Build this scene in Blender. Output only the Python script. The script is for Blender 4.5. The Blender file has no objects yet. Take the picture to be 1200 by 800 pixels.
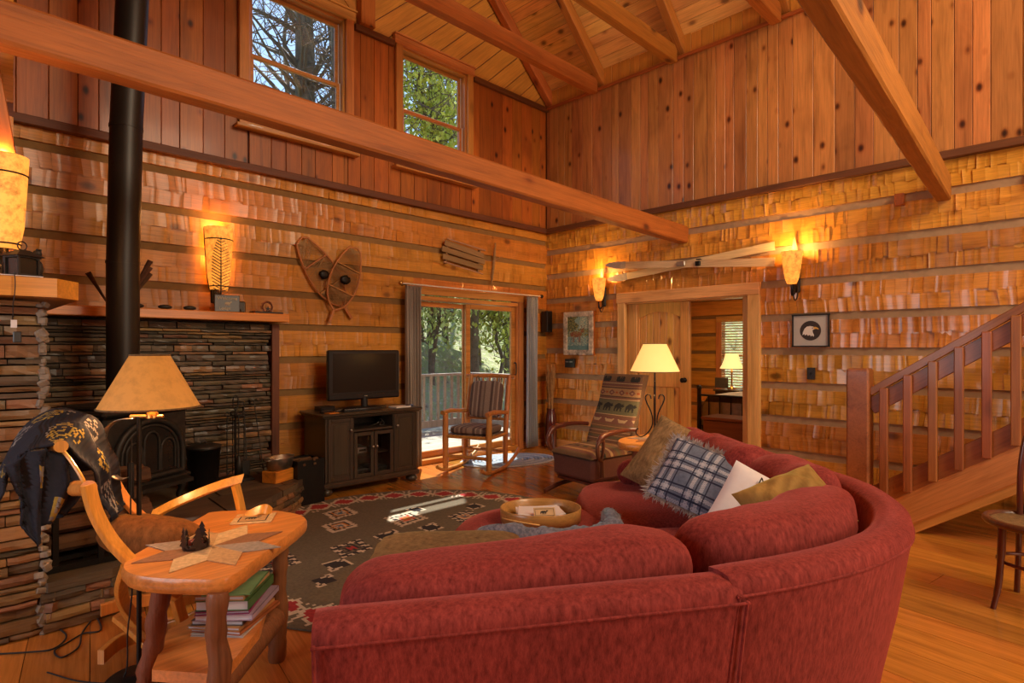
import bpy, bmesh, math, random
import numpy as np
from mathutils import Vector, Matrix, Euler
from mathutils.geometry import tessellate_polygon

SC = bpy.context.scene
COL = SC.collection
PI = math.pi

# ------------------------------------------------------------------ camera
FPX, YAW, HOR = 679.0, 0.7862, 408.9          # focal length in pixels (1200 wide), heading, horizon row
CAM = Vector((-6.27, -5.58, 1.37))
cd = bpy.data.cameras.new('camera'); cam = bpy.data.objects.new('camera', cd); COL.objects.link(cam)
cd.sensor_width = 36.0; cd.lens = 36.0 * FPX / 1200.0; cd.shift_y = (HOR - 400.0) / 1200.0
cd.clip_start = 0.05; cd.clip_end = 200
cam.location = CAM; cam.rotation_euler = (PI / 2, 0, YAW - PI / 2)
SC.camera = cam

# ------------------------------------------------------------------ world, sun, area lights, exposure
wd = bpy.data.worlds.new('world'); SC.world = wd; wd.use_nodes = True
wn = wd.node_tree.nodes; wl = wd.node_tree.links
sky = wn.new('ShaderNodeTexSky'); sky.sky_type = 'NISHITA'; sky.sun_disc = False
sky.sun_elevation = math.radians(55); sky.sun_rotation = math.radians(35); sky.air_density = 1.2; sky.dust_density = 0.4; sky.ozone_density = 3.0
wn['Background'].inputs['Strength'].default_value = 0.20
wl.new(sky.outputs[0], wn['Background'].inputs['Color'])

def lamp(name, kind, loc, energy, color, d=None, **kw):
    l = bpy.data.lights.new(name, kind); l.energy = energy; l.color = color
    for k, v in kw.items(): setattr(l, k, v)
    o = bpy.data.objects.new(name, l); COL.objects.link(o); o.location = loc
    if d is not None: o.rotation_euler = Vector(d).to_track_quat('-Z', 'Y').to_euler()
    return o

lamp('sun', 'SUN', (4, 5, 12), 9.0, (1.0, 0.93, 0.80), d=(-0.60, -0.78, -2.05), angle=0.009)
# unseen area lights added as fill; the west one stands for a reflected window
lamp('fill_south', 'AREA', (-3.6, -8.85, 1.9), 66, (1.0, 0.79, 0.56), d=(0, 1, 0.05), shape='RECTANGLE', size=3.4, size_y=1.8)
lamp('daylight_west', 'AREA', (-8.85, -3.15, 1.7), 46, (0.94, 0.93, 0.96), d=(1, -0.05, 0.0), shape='RECTANGLE', size=2.3, size_y=1.7)
lamp('fill_high', 'AREA', (-3.0, -8.85, 5.3), 250, (1.0, 0.79, 0.54), d=(0, 1, -0.12), shape='RECTANGLE', size=2.6, size_y=2.0)
vs = SC.view_settings
vs.view_transform = 'Standard'; vs.look = 'None'; vs.gamma = 1.0; vs.use_curve_mapping = False
vs.exposure = 0.26
cy = SC.cycles
cy.max_bounces = 7; cy.diffuse_bounces = 4; cy.glossy_bounces = 3; cy.transmission_bounces = 6; cy.transparent_max_bounces = 10
cy.caustics_reflective = False; cy.caustics_refractive = False
cy.sample_clamp_indirect = 6.0; cy.use_denoising = True

# ------------------------------------------------------------------ pixel -> world (measuring aid: real planes, real depths)
_F = Vector((math.cos(YAW), math.sin(YAW), 0)); _R = Vector((math.sin(YAW), -math.cos(YAW), 0))
def ray(px, py): return _F + _R * ((px - 600.0) / FPX) + Vector((0, 0, -(py - HOR) / FPX))
def onz(px, py, h=0.0):
    r = ray(px, py); return CAM + r * ((h - CAM.z) / r.z)
def ony(px, py, y=0.0):
    r = ray(px, py); return CAM + r * ((y - CAM.y) / r.y)
def onx(px, py, x=0.0):
    r = ray(px, py); return CAM + r * ((x - CAM.x) / r.x)
def deep(px, py, d): return CAM + ray(px, py) * d

# ------------------------------------------------------------------ helpers
rnd = random.Random(7)
def U(a, b): return rnd.uniform(a, b)

def tag(o, label=None, cat=None, group=None, kind=None):
    if label: o['label'] = label
    if cat: o['category'] = cat
    if group: o['group'] = group
    if kind: o['kind'] = kind
    return o
def thing(name, label, cat, loc=(0, 0, 0), rz=0.0, group=None):
    o = bpy.data.objects.new(name, None); COL.objects.link(o); o.empty_display_size = 0.1
    o.location = loc; o.rotation_euler = (0, 0, rz)
    return tag(o, label, cat, group)
def struct(name, label=None):
    o = bpy.data.objects.new(name, None); COL.objects.link(o); o.empty_display_size = 0.1
    return tag(o, label, None, None, 'structure')
def dup(root, loc=None, rz=None, label=None):
    r = root.copy(); COL.objects.link(r)
    if loc is not None: r.location = loc
    if rz is not None: r.rotation_euler = (0, 0, rz)
    if label: r['label'] = label
    for ch in list(root.children):
        c = ch.copy(); COL.objects.link(c); c.parent = r
        for g in list(ch.children):
            e = g.copy(); COL.objects.link(e); e.parent = c
    return r

def frame(x, up=(0, 0, 1)):
    x = Vector(x).normalized(); z = Vector(up); y = z.cross(x)
    if y.length < 1e-4: y = Vector((0, 1, 0)).cross(x)
    if y.length < 1e-4: y = Vector((1, 0, 0)).cross(x)
    y.normalize(); z = x.cross(y)
    return Matrix((x, y, z)).transposed()

class MB:
    """collects shapes and links them as ONE mesh object"""
    def __init__(s): s.v = []; s.f = []; s.m = []; s.sm = []
    def add(s, vs_, fs, mi=0, smooth=False):
        n = len(s.v); s.v += [tuple(v) for v in vs_]
        s.f += [tuple(i + n for i in f) for f in fs]; s.m += [mi] * len(fs); s.sm += [smooth] * len(fs); return s
    def box(s, c, d, rot=None, mi=0, bev=0.0, smooth=False):
        hx, hy, hz = d[0] / 2, d[1] / 2, d[2] / 2; c = Vector(c)
        b = min(bev, hx * .9, hy * .9, hz * .9)
        if b <= 0:
            P = [(x, y, z) for x in (-hx, hx) for y in (-hy, hy) for z in (-hz, hz)]
            F_ = [(0, 1, 3, 2), (4, 6, 7, 5), (0, 4, 5, 1), (2, 3, 7, 6), (0, 2, 6, 4), (1, 5, 7, 3)]
        else:
            P = []; idx = {}
            for sx in (-1, 1):
                for sy in (-1, 1):
                    for sz in (-1, 1):
                        idx[sx, sy, sz, 'x'] = len(P); P.append((sx * hx, sy * (hy - b), sz * (hz - b)))
                        idx[sx, sy, sz, 'y'] = len(P); P.append((sx * (hx - b), sy * hy, sz * (hz - b)))
                        idx[sx, sy, sz, 'z'] = len(P); P.append((sx * (hx - b), sy * (hy - b), sz * hz))
            I = idx; F_ = []
            q4 = [(-1, -1), (1, -1), (1, 1), (-1, 1)]
            for e in (-1, 1):
                o_ = q4 if e > 0 else q4[::-1]
                F_.append(tuple(I[e, a, b_, 'x'] for a, b_ in o_))
                F_.append(tuple(I[b_, e, a, 'y'] for a, b_ in o_))
                F_.append(tuple(I[a, b_, e, 'z'] for a, b_ in o_))
            for a in (-1, 1):
                for b_ in (-1, 1):
                    F_.append((I[-1, a, b_, 'y'], I[1, a, b_, 'y'], I[1, a, b_, 'z'], I[-1, a, b_, 'z']))
                    F_.append((I[a, -1, b_, 'x'], I[a, 1, b_, 'x'], I[a, 1, b_, 'z'], I[a, -1, b_, 'z']))
                    F_.append((I[a, b_, -1, 'x'], I[a, b_, 1, 'x'], I[a, b_, 1, 'y'], I[a, b_, -1, 'y']))
                    for c_ in (-1, 1): F_.append((I[a, b_, c_, 'x'], I[a, b_, c_, 'y'], I[a, b_, c_, 'z']))
        if rot is not None: P = [rot @ Vector(p) for p in P]
        return s.add([(c.x + p[0], c.y + p[1], c.z + p[2]) for p in P], F_, mi, smooth)
    def bar(s, p0, p1, w, h, mi=0, bev=0.0, up=(0, 0, 1)):
        p0 = Vector(p0); p1 = Vector(p1)
        return s.box((p0 + p1) / 2, ((p1 - p0).length, w, h), frame(p1 - p0, up), mi, bev)
    def tube(s, pts, r, n=10, mi=0, caps=True, wob=0.0, closed=False):
        pts = [Vector(p) for p in pts]; m = len(pts)
        rr = r if isinstance(r, (list, tuple)) else [r] * m
        T = []
        for i in range(m):
            if closed: t = pts[(i + 1) % m] - pts[i - 1]
            else: t = pts[min(i + 1, m - 1)] - pts[max(i - 1, 0)]
            T.append(t.normalized())
        a = Vector((0, 0, 1)) if abs(T[0].z) < .9 else Vector((1, 0, 0))
        N = (a - T[0] * a.dot(T[0])).normalized(); V = []; F_ = []
        for i in range(m):
            N = (N - T[i] * N.dot(T[i]))
            N = N.normalized() if N.length > 1e-6 else T[i].orthogonal().normalized()
            B_ = T[i].cross(N)
            for k in range(n):
                an = 2 * PI * k / n; q = rr[i] * (1 + (U(-wob, wob) if wob else 0))
                V.append(pts[i] + N * (math.cos(an) * q) + B_ * (math.sin(an) * q))
        L = m if closed else m - 1
        for i in range(L):
            j = (i + 1) % m
            for k in range(n):
                k2 = (k + 1) % n; F_.append((i * n + k, i * n + k2, j * n + k2, j * n + k))
        s.add(V, F_, mi, True)
        if caps and not closed:
            s.add(V[:n], [tuple(range(n))[::-1]], mi); s.add(V[-n:], [tuple(range(n))], mi)
        return s
    def lathe(s, prof, c=(0, 0, 0), n=24, mi=0, smooth=True, sx=1.0, sy=1.0, cap=True):
        V = []; F_ = []
        for (r, z) in prof:
            for k in range(n):
                an = 2 * PI * k / n; V.append((c[0] + r * sx * math.cos(an), c[1] + r * sy * math.sin(an), c[2] + z))
        for i in range(len(prof) - 1):
            for k in range(n):
                k2 = (k + 1) % n; F_.append((i * n + k, i * n + k2, (i + 1) * n + k2, (i + 1) * n + k))
        s.add(V, F_, mi, smooth)
        if not cap: return s
        if prof[0][0] > 1e-4: s.add(V[:n], [tuple(range(n))[::-1]], mi)
        if prof[-1][0] > 1e-4: s.add(V[-n:], [tuple(range(n))], mi)
        return s
    def prism(s, poly, z0, z1, mi=0, M=None, mtop=None):
        """poly in XY, extruded z0..z1; M maps to where it stands"""
        n = len(poly); V = [Vector((p[0], p[1], z0)) for p in poly] + [Vector((p[0], p[1], z1)) for p in poly]
        if M is not None: V = [M @ v for v in V]
        tri = tessellate_polygon([[Vector((p[0], p[1], 0)) for p in poly]])
        area = sum(poly[i][0] * poly[(i + 1) % n][1] - poly[(i + 1) % n][0] * poly[i][1] for i in range(n))
        top = []; bot = []
        for t in tri:
            a = sum(poly[t[i]][0] * poly[t[(i + 1) % 3]][1] - poly[t[(i + 1) % 3]][0] * poly[t[i]][1] for i in range(3))
            t = tuple(t) if a > 0 else tuple(t)[::-1]
            top.append(tuple(i + n for i in t)); bot.append(t[::-1])
        side = [(i, (i + 1) % n, (i + 1) % n + n, i + n) if area > 0 else ((i + 1) % n, i, i + n, (i + 1) % n + n) for i in range(n)]
        b = len(s.v); s.v += [tuple(v) for v in V]
        for fs, k in ((top, mi if mtop is None else mtop), (bot, mi), (side, mi)):
            s.f += [tuple(i + b for i in f) for f in fs]; s.m += [k] * len(fs); s.sm += [False] * len(fs)
        return s
    def grid(s, fn, nu, nv, mi=0, smooth=True, mfn=None, wrap_u=False):
        V = [fn(i / nu, j / nv) for i in range(nu + (0 if wrap_u else 1)) for j in range(nv + 1)]; w = nv + 1; b = len(s.v)
        s.v += [tuple(v) for v in V]; nn = nu if wrap_u else nu + 1
        for i in range(nu):
            for j in range(nv):
                i2 = (i + 1) % nn
                s.f.append((b + i * w + j, b + i2 * w + j, b + i2 * w + j + 1, b + i * w + j + 1))
                s.m.append(mfn(i, j) if mfn else mi); s.sm.append(smooth)
        return s
    def ball(s, c, r, mi=0, nu=14, nv=9, e=1.0, rot=None, nz=0.0):
        """ellipsoid / superellipsoid, e<1 is boxy"""
        rx, ry, rz = r if isinstance(r, (tuple, list)) else (r, r, r)
        def sp(v, p): return math.copysign(abs(v) ** p, v)
        c = Vector(c)
        def fn(u, v):
            th = 2 * PI * u; ph = -PI / 2 + PI * v
            q = 1 + (U(-nz, nz) if nz and 0 < v < 1 else 0)
            p = Vector((rx * sp(math.cos(ph), e) * sp(math.cos(th), e), ry * sp(math.cos(ph), e) * sp(math.sin(th), e), rz * sp(math.sin(ph), e))) * q
            return c + ((rot @ p) if rot is not None else p)
        return s.grid(fn, nu, nv, mi, True, wrap_u=True)
    def build(s, name, mats, parent=None, loc=None, mat=None, mods=None):
        me = bpy.data.meshes.new(name); me.from_pydata(s.v, [], s.f)
        mats = mats if isinstance(mats, (list, tuple)) else [mats]
        for m_ in mats: me.materials.append(m_)
        if s.f:
            me.polygons.foreach_set('material_index', s.m); me.polygons.foreach_set('use_smooth', s.sm)
        me.update()
        o = bpy.data.objects.new(name, me); COL.objects.link(o)
        if parent is not None: o.parent = parent
        if mat is not None: o.matrix_local = mat
        elif loc is not None: o.location = loc
        return o

def board(name, p0, p1, w, h, m, parent, up=(0, 0, 1), bev=0.004):
    """a straight timber whose local X is its length (so the grain follows it)"""
    p0 = Vector(p0); p1 = Vector(p1)
    return MB().box((0, 0, 0), ((p1 - p0).length, w, h), None, 0, bev).build(name, m, parent, mat=Matrix.Translation((p0 + p1) / 2) @ frame(p1 - p0, up).to_4x4())

def arc(c, r, a0, a1, n, plane='xy', r2=None):
    o = []; c = Vector(c); r2 = r if r2 is None else r2
    for i in range(n + 1):
        a = a0 + (a1 - a0) * i / n; q = r + (r2 - r) * i / n; x, y = q * math.cos(a), q * math.sin(a)
        o.append(c + (Vector((x, y, 0)) if plane == 'xy' else Vector((x, 0, y)) if plane == 'xz' else Vector((0, x, y))))
    return o
def spline(P, n=8, closed=False):
    P = [Vector(p) for p in P]; m = len(P); out = []
    g = (lambda i: P[i % m]) if closed else (lambda i: P[max(0, min(m - 1, i))])
    for i in range(m if closed else m - 1):
        a, b, c, d = g(i - 1), g(i), g(i + 1), g(i + 2)
        for k in range(n):
            t = k / n
            out.append(0.5 * ((2 * b) + (c - a) * t + (2 * a - 5 * b + 4 * c - d) * t * t + (3 * b - a - 3 * c + d) * t ** 3))
    if not closed: out.append(P[-1])
    return out
def clip(poly, inside_pts):
    """clip a polygon with a convex CCW polygon"""
    out = list(poly); n = len(inside_pts)
    for i in range(n):
        ax, ay = inside_pts[i]; bx, by = inside_pts[(i + 1) % n]; inp = out; out = []
        if not inp: return []
        sd = lambda p: (bx - ax) * (p[1] - ay) - (by - ay) * (p[0] - ax)
        for k in range(len(inp)):
            p, q = inp[k - 1], inp[k]; sp_, sq = sd(p), sd(q)
            if (sp_ >= 0) != (sq >= 0):
                t = sp_ / (sp_ - sq); out.append((p[0] + (q[0] - p[0]) * t, p[1] + (q[1] - p[1]) * t))
            if sq >= 0: out.append(q)
    return out

# ------------------------------------------------------------------ materials
def nodemat(name):
    m = bpy.data.materials.new(name); m.use_nodes = True; nt = m.node_tree
    return m, nt, nt.nodes, nt.links, nt.nodes['Principled BSDF']
def ramp(n, stops, interp='LINEAR'):
    r = n.new('ShaderNodeValToRGB'); r.color_ramp.interpolation = interp; e = r.color_ramp.elements
    while len(e) > 1: e.remove(e[-1])
    e[0].position = stops[0][0]; e[0].color = (*stops[0][1], 1)
    for p, c in stops[1:]:
        x = e.new(p); x.color = (*c, 1)
    return r
def mixc(n, l, fac, a, b, typ='MIX'):
    m = n.new('ShaderNodeMix'); m.data_type = 'RGBA'; m.blend_type = typ
    for v, i in ((fac, 0), (a, 6), (b, 7)):
        if isinstance(v, (int, float)): m.inputs[i].default_value = v
        elif isinstance(v, tuple): m.inputs[i].default_value = (*v, 1)
        else: l.new(v, m.inputs[i])
    return m.outputs[2]
def objvec(n, l, scale=(1, 1, 1), rand=True):
    tc = n.new('ShaderNodeTexCoord'); v = tc.outputs['Object']
    if rand:
        oi = n.new('ShaderNodeObjectInfo'); mu = n.new('ShaderNodeMath'); mu.operation = 'MULTIPLY'; mu.inputs[1].default_value = 53.7
        l.new(oi.outputs['Random'], mu.inputs[0])
        ad = n.new('ShaderNodeVectorMath'); ad.operation = 'ADD'; l.new(v, ad.inputs[0]); l.new(mu.outputs[0], ad.inputs[1]); v = ad.outputs[0]
    mp = n.new('ShaderNodeMapping'); mp.inputs['Scale'].default_value = scale; l.new(v, mp.inputs['Vector'])
    return mp.outputs['Vector']
def noise(n, l, vec, scale, detail=3, rough=.55, dist=0.0):
    t = n.new('ShaderNodeTexNoise'); t.inputs['Scale'].default_value = scale; t.inputs['Detail'].default_value = detail
    t.inputs['Roughness'].default_value = rough; t.inputs['Distortion'].default_value = dist; l.new(vec, t.inputs['Vector']); return t.outputs['Fac']
def bump(n, l, P, h, strength, dist=.01):
    b = n.new('ShaderNodeBump'); b.inputs['Strength'].default_value = strength; b.inputs['Distance'].default_value = dist
    l.new(h, b.inputs['Height']); l.new(b.outputs[0], P.inputs['Normal'])

def plain(name, c, rough=.5, metal=0.0, var=.12, scale=30, bmp=0.0, spec=.5, coat=0.0, emit=None, es=0.0):
    m, nt, n, l, P = nodemat(name)
    v = objvec(n, l); f = noise(n, l, v, scale, 3)
    r = ramp(n, [(.25, tuple(x * (1 - var) for x in c)), (.75, tuple(min(1, x * (1 + var)) for x in c))]); l.new(f, r.inputs[0]); l.new(r.outputs[0], P.inputs['Base Color'])
    P.inputs['Roughness'].default_value = rough; P.inputs['Metallic'].default_value = metal
    P.inputs['Specular IOR Level'].default_value = spec; P.inputs['Coat Weight'].default_value = coat
    if bmp: bump(n, l, P, f, bmp)
    if emit: P.inputs['Emission Color'].default_value = (*emit, 1); P.inputs['Emission Strength'].default_value = es
    return m

def wood(name, c, dark, axis=0, rough=.4, coat=0.0, knots=.5, vary=.35, knot_scale=3.2, hue=.012, bmp=.15, grain=1.0, sat=1.0):
    """pine: long soft grain along the axis, dark knots, tone changing from board to board"""
    m, nt, n, l, P = nodemat(name)
    sc = [7.0 * grain] * 3; sc[axis] = .55 * grain
    v = objvec(n, l, tuple(sc)); f = noise(n, l, v, 1.6, 4, .6, 1.2)
    light = tuple(min(1, x * 1.18) for x in c)
    r = ramp(n, [(.22, dark), (.42, c), (.62, light), (.82, c)]); l.new(f, r.inputs[0]); col = r.outputs[0]
    sc2 = [60.0] * 3; sc2[axis] = 2.0
    v2 = objvec(n, l, tuple(sc2)); f2 = noise(n, l, v2, 1.4, 3, .6)
    r2 = ramp(n, [(.3, (.72, .70, .68)), (.6, (1, 1, 1))]); l.new(f2, r2.inputs[0]); col = mixc(n, l, .8, col, r2.outputs[0], 'MULTIPLY')
    vs_ = objvec(n, l, tuple(1.3 if i != axis else .45 for i in range(3))); fs_ = noise(n, l, vs_, 2.4, 3, .6, .8); rs_ = ramp(n, [(.34, (1.12, 1.1, 1.08)), (.52, (1, 1, 1)), (.70, (.58, .52, .50))]); l.new(fs_, rs_.inputs[0]); col = mixc(n, l, min(1.0, vary * 2.6), col, rs_.outputs[0], 'MULTIPLY')
    if knots:
        sk = [knot_scale] * 3; sk[axis] = knot_scale * .62
        vk = objvec(n, l, tuple(sk)); vo = n.new('ShaderNodeTexVoronoi'); vo.inputs['Scale'].default_value = 1.0; l.new(vk, vo.inputs['Vector'])
        nz_ = noise(n, l, v, 4.0, 2); ad = n.new('ShaderNodeMath'); ad.operation = 'MULTIPLY_ADD'; ad.inputs[1].default_value = .10; l.new(nz_, ad.inputs[0]); l.new(vo.outputs['Distance'], ad.inputs[2])
        rk = ramp(n, [(.11, (.08, .05, .05)), (.17, (.34, .24, .20)), (.22, (.80, .70, .64)), (.30, (1, 1, 1))]); l.new(ad.outputs[0], rk.inputs[0])
        sc3 = n.new('ShaderNodeSeparateColor'); l.new(vo.outputs['Color'], sc3.inputs[0]); gt = n.new('ShaderNodeMath'); gt.operation = 'GREATER_THAN'; gt.inputs[1].default_value = .38; l.new(sc3.outputs[0], gt.inputs[0]); mk = n.new('ShaderNodeMath'); mk.operation = 'MULTIPLY'; mk.inputs[1].default_value = knots; l.new(gt.outputs[0], mk.inputs[0])
        col = mixc(n, l, mk.outputs[0], col, rk.outputs[0], 'MULTIPLY')
    oi = n.new('ShaderNodeObjectInfo'); hs = n.new('ShaderNodeHueSaturation'); l.new(col, hs.inputs['Color'])
    mr = n.new('ShaderNodeMapRange'); mr.inputs['To Min'].default_value = 1 - vary; mr.inputs['To Max'].default_value = 1 + vary * .6; l.new(oi.outputs['Random'], mr.inputs[0]); l.new(mr.outputs[0], hs.inputs['Value'])
    mu = n.new('ShaderNodeMath'); mu.operation = 'MULTIPLY'; mu.inputs[1].default_value = 7.77; l.new(oi.outputs['Random'], mu.inputs[0])
    fr = n.new('ShaderNodeMath'); fr.operation = 'FRACT'; l.new(mu.outputs[0], fr.inputs[0])
    mh = n.new('ShaderNodeMapRange'); mh.inputs['To Min'].default_value = .5 - hue; mh.inputs['To Max'].default_value = .5 + hue; l.new(fr.outputs[0], mh.inputs[0]); l.new(mh.outputs[0], hs.inputs['Hue'])
    hs.inputs['Saturation'].default_value = sat
    l.new(hs.outputs[0], P.inputs['Base Color'])
    P.inputs['Roughness'].default_value = rough; P.inputs['Coat Weight'].default_value = coat; P.inputs['Coat Roughness'].default_value = .12
    bump(n, l, P, f2, bmp, .004)
    return m

def velvet(name, c, dark, sheen=.6, scale=26, streak=(1, 1, .35)):
    m, nt, n, l, P = nodemat(name)
    v = objvec(n, l, streak); f = noise(n, l, v, scale, 5, .72); g = noise(n, l, v, 5.0, 3, .6, .6)
    r = ramp(n, [(.30, dark), (.68, c)]); l.new(f, r.inputs[0])
    r2 = ramp(n, [(.3, (.78, .72, .72)), (.7, (1.10, 1.06, 1.06))]); l.new(g, r2.inputs[0])
    l.new(mixc(n, l, .85, r.outputs[0], r2.outputs[0], 'MULTIPLY'), P.inputs['Base Color'])
    P.inputs['Roughness'].default_value = .85; P.inputs['Specular IOR Level'].default_value = .2
    P.inputs['Sheen Weight'].default_value = sheen; P.inputs['Sheen Roughness'].default_value = .35
    P.inputs['Sheen Tint'].default_value = (min(1, c[0] * 1.6), min(1, c[1] * 2.6), min(1, c[2] * 2.6), 1)
    bump(n, l, P, f, .35, .006)
    return m

def glass(name, tint=(.95, .97, .97), gl=.08):
    m, nt, n, l, P = nodemat(name); n.remove(P)
    tr = n.new('ShaderNodeBsdfTransparent'); tr.inputs[0].default_value = (*tint, 1)
    gs = n.new('ShaderNodeBsdfGlossy'); gs.inputs['Roughness'].default_value = .03
    lw = n.new('ShaderNodeLayerWeight'); lw.inputs[0].default_value = .5; pw = n.new('ShaderNodeMath'); pw.operation = 'POWER'; pw.inputs[1].default_value = 5.0
    l.new(lw.outputs['Facing'], pw.inputs[0]); fz = n.new('ShaderNodeMath'); fz.operation = 'MULTIPLY_ADD'; fz.inputs[1].default_value = .7; fz.inputs[2].default_value = .03; l.new(pw.outputs[0], fz.inputs[0]); mx = n.new('ShaderNodeMixShader')
    l.new(fz.outputs[0], mx.inputs[0]); l.new(tr.outputs[0], mx.inputs[1]); l.new(gs.outputs[0], mx.inputs[2]); l.new(mx.outputs[0], n['Material Output'].inputs[0])
    return m

def shade_mat(name, c, emit, es, spots=.0):
    """a lit lamp shade: translucent cloth or stone glowing from the bulb inside"""
    m, nt, n, l, P = nodemat(name)
    v = objvec(n, l, rand=False); f = noise(n, l, v, 22, 4, .7)
    r = ramp(n, [(.30, tuple(x * (1 - spots) for x in c)), (.55, c)]); l.new(f, r.inputs[0]); l.new(r.outputs[0], P.inputs['Base Color'])
    re = ramp(n, [(.30, tuple(x * (1 - spots) for x in emit)), (.55, emit)]); l.new(f, re.inputs[0]); l.new(re.outputs[0], P.inputs['Emission Color'])
    P.inputs['Emission Strength'].default_value = es; P.inputs['Roughness'].default_value = .7
    return m

M = {}
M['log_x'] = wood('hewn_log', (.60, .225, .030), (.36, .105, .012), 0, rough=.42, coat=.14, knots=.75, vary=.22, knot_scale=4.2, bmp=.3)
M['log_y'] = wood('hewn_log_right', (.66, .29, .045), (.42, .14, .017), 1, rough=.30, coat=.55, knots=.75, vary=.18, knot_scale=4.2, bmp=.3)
M['chink'] = plain('mortar_chinking', (.25, .135, .042), .85, var=.12, scale=14, bmp=.2)
M['chink_b'] = plain('mortar_chinking_right', (.40, .27, .155), .85, var=.12, scale=14, bmp=.2)
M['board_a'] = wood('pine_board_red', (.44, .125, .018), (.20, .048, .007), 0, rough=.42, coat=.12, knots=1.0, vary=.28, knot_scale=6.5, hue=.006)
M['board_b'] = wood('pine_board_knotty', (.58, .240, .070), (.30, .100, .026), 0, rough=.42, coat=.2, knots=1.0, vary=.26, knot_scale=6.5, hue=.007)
M['panel'] = wood('smooth_gable_board', (.54, .23, .035), (.47, .19, .028), 0, rough=.5, knots=.0, vary=.06, hue=.003, bmp=.03)
M['ceil'] = wood('pine_ceiling_board', (.90, .50, .15), (.68, .32, .075), 0, rough=.5, knots=.8, vary=.20, knot_scale=5.0)
M['beam'] = wood('rough_sawn_beam', (.43, .140, .021), (.26, .074, .010), 0, rough=.6, knots=.9, vary=.10, knot_scale=3.6, bmp=.9)
M['ledge'] = wood('dark_ledge', (.16, .05, .018), (.09, .028, .010), 0, rough=.6, knots=.2, vary=.1)
M['trim'] = wood('window_trim', (.58, .24, .060), (.42, .15, .030), 0, rough=.4, coat=.2, knots=.35, vary=.10)
M['trim_door'] = wood('pale_door_trim', (.82, .48, .17), (.64, .33, .095), 0, rough=.42, coat=.2, knots=.5, vary=.10, knot_scale=2.5)
M['leaf'] = wood('pale_pine_door', (.82, .44, .11), (.66, .30, .062), 2, rough=.4, coat=.25, knots=.85, vary=.08, knot_scale=5)
M['floor'] = wood('floor_plank', (.58, .225, .038), (.34, .10, .013), 0, rough=.24, coat=.5, knots=.6, vary=.25, knot_scale=2.6, bmp=.06)
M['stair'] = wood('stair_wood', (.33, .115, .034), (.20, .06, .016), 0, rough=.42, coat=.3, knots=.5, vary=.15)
M['stair_pale'] = wood('stair_stringer_wood', (.58, .27, .085), (.42, .17, .045), 0, rough=.45, coat=.2, knots=.6, vary=.08, knot_scale=2.2)  # lighter stair wood for the stringer, lower skirt and treads
M['slab'] = wood('live_edge_slab', (.74, .30, .060), (.52, .17, .026), 0, rough=.35, coat=.4, knots=.3, vary=.05)
M['bark'] = wood('barked_pole', (.24, .085, .032), (.085, .025, .009), 2, rough=.6, coat=.15, knots=.5, vary=.12, bmp=.9, grain=1.6)
M['bentwood'] = wood('honey_bentwood', (.74, .30, .055), (.60, .22, .035), 2, rough=.32, coat=.4, knots=.0, vary=.05)
M['darkwood'] = wood('dark_glossy_wood', (.12, .035, .02), (.06, .017, .01), 2, rough=.28, coat=.5, knots=.0, vary=.05)
M['firewood'] = wood('split_firewood', (.46, .17, .045), (.20, .06, .016), 0, rough=.75, knots=.3, vary=.35, bmp=.8)
M['firebark'] = wood('firewood_bark', (.12, .055, .025), (.05, .02, .01), 0, rough=.9, knots=.0, vary=.3, bmp=1.0)
M['firecut'] = plain('sawn_log_end', (.55, .38, .16), .8, var=.3, scale=40, bmp=.3)
M['iron'] = plain('cast_iron', (.035, .030, .026), .5, metal=.4, var=.3, scale=20, bmp=.15)
M['pipe'] = plain('stovepipe_black', (.022, .017, .014), .42, metal=.3, var=.15, scale=4)
M['blackmetal'] = plain('black_metal', (.02, .018, .017), .4, metal=.6)
M['darkglass'] = plain('dark_glass', (.02, .018, .016), .08, var=.05)
M['screen'] = plain('tv_screen', (.022, .018, .015), .16, var=.02, scale=2)
M['plastic'] = plain('black_plastic', (.018, .017, .018), .3, var=.05)
M['steel'] = plain('worn_steel', (.45, .42, .38), .35, metal=.9, var=.2)
M['brass'] = plain('brass', (.60, .34, .10), .3, metal=.9)
M['cab'] = wood('black_rubbed_cabinet', (.055, .038, .024), (.025, .016, .010), 2, rough=.38, coat=.3, knots=.0, vary=.05)
M['glass'] = glass('window_glass')
M['sofa'] = velvet('red_chenille', (.36, .062, .055), (.135, .017, .016), .8, 80, (1, 1, .30))
M['sofadark'] = plain('sofa_seam', (.13, .012, .010), .9)
M['plush'] = velvet('olive_brown_plush', (.42, .28, .13), (.16, .10, .045), .4, 60)
M['tan'] = velvet('tan_plush', (.27, .165, .075), (.11, .06, .03), .4, 40)
M['gold'] = velvet('gold_crushed_velvet', (.52, .34, .10), (.22, .12, .03), .5, 9)
M['sheep'] = velvet('brown_fleece', (.30, .125, .035), (.13, .05, .014), .5, 45)
M['bluefur'] = velvet('blue_grey_knit', (.30, .32, .42), (.07, .085, .14), .5, 55)
M['greyfur'] = velvet('grey_fleece_fringe', (.48, .43, .42), (.22, .19, .19), .5, 90)
M['white'] = plain('white_paint', (.80, .78, .74), .6, var=.04)
M['paper'] = plain('white_paper', (.82, .80, .84), .8, var=.04)
M['black'] = plain('black_print', (.02, .018, .018), .7)
# ================================================================== THE SHELL
LEDGE = 3.02; TOP = 4.80
wall_back = struct('wall_back', 'hewn log wall under knotty boards, with the sliding door and two high windows')
wall_right = struct('wall_right', 'hewn log wall with pale chinking under tall knotty boards, beside the stairs')
wall_left = struct('wall_left', 'log wall end rising above the stone pier at the left edge')
wall_front = struct('wall_front'); floor = struct('floor', 'wide glossy honey-coloured pine plank floor')
ceiling = struct('ceiling', 'pitched ceiling of knotty pine boards on dark rafters')

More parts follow.
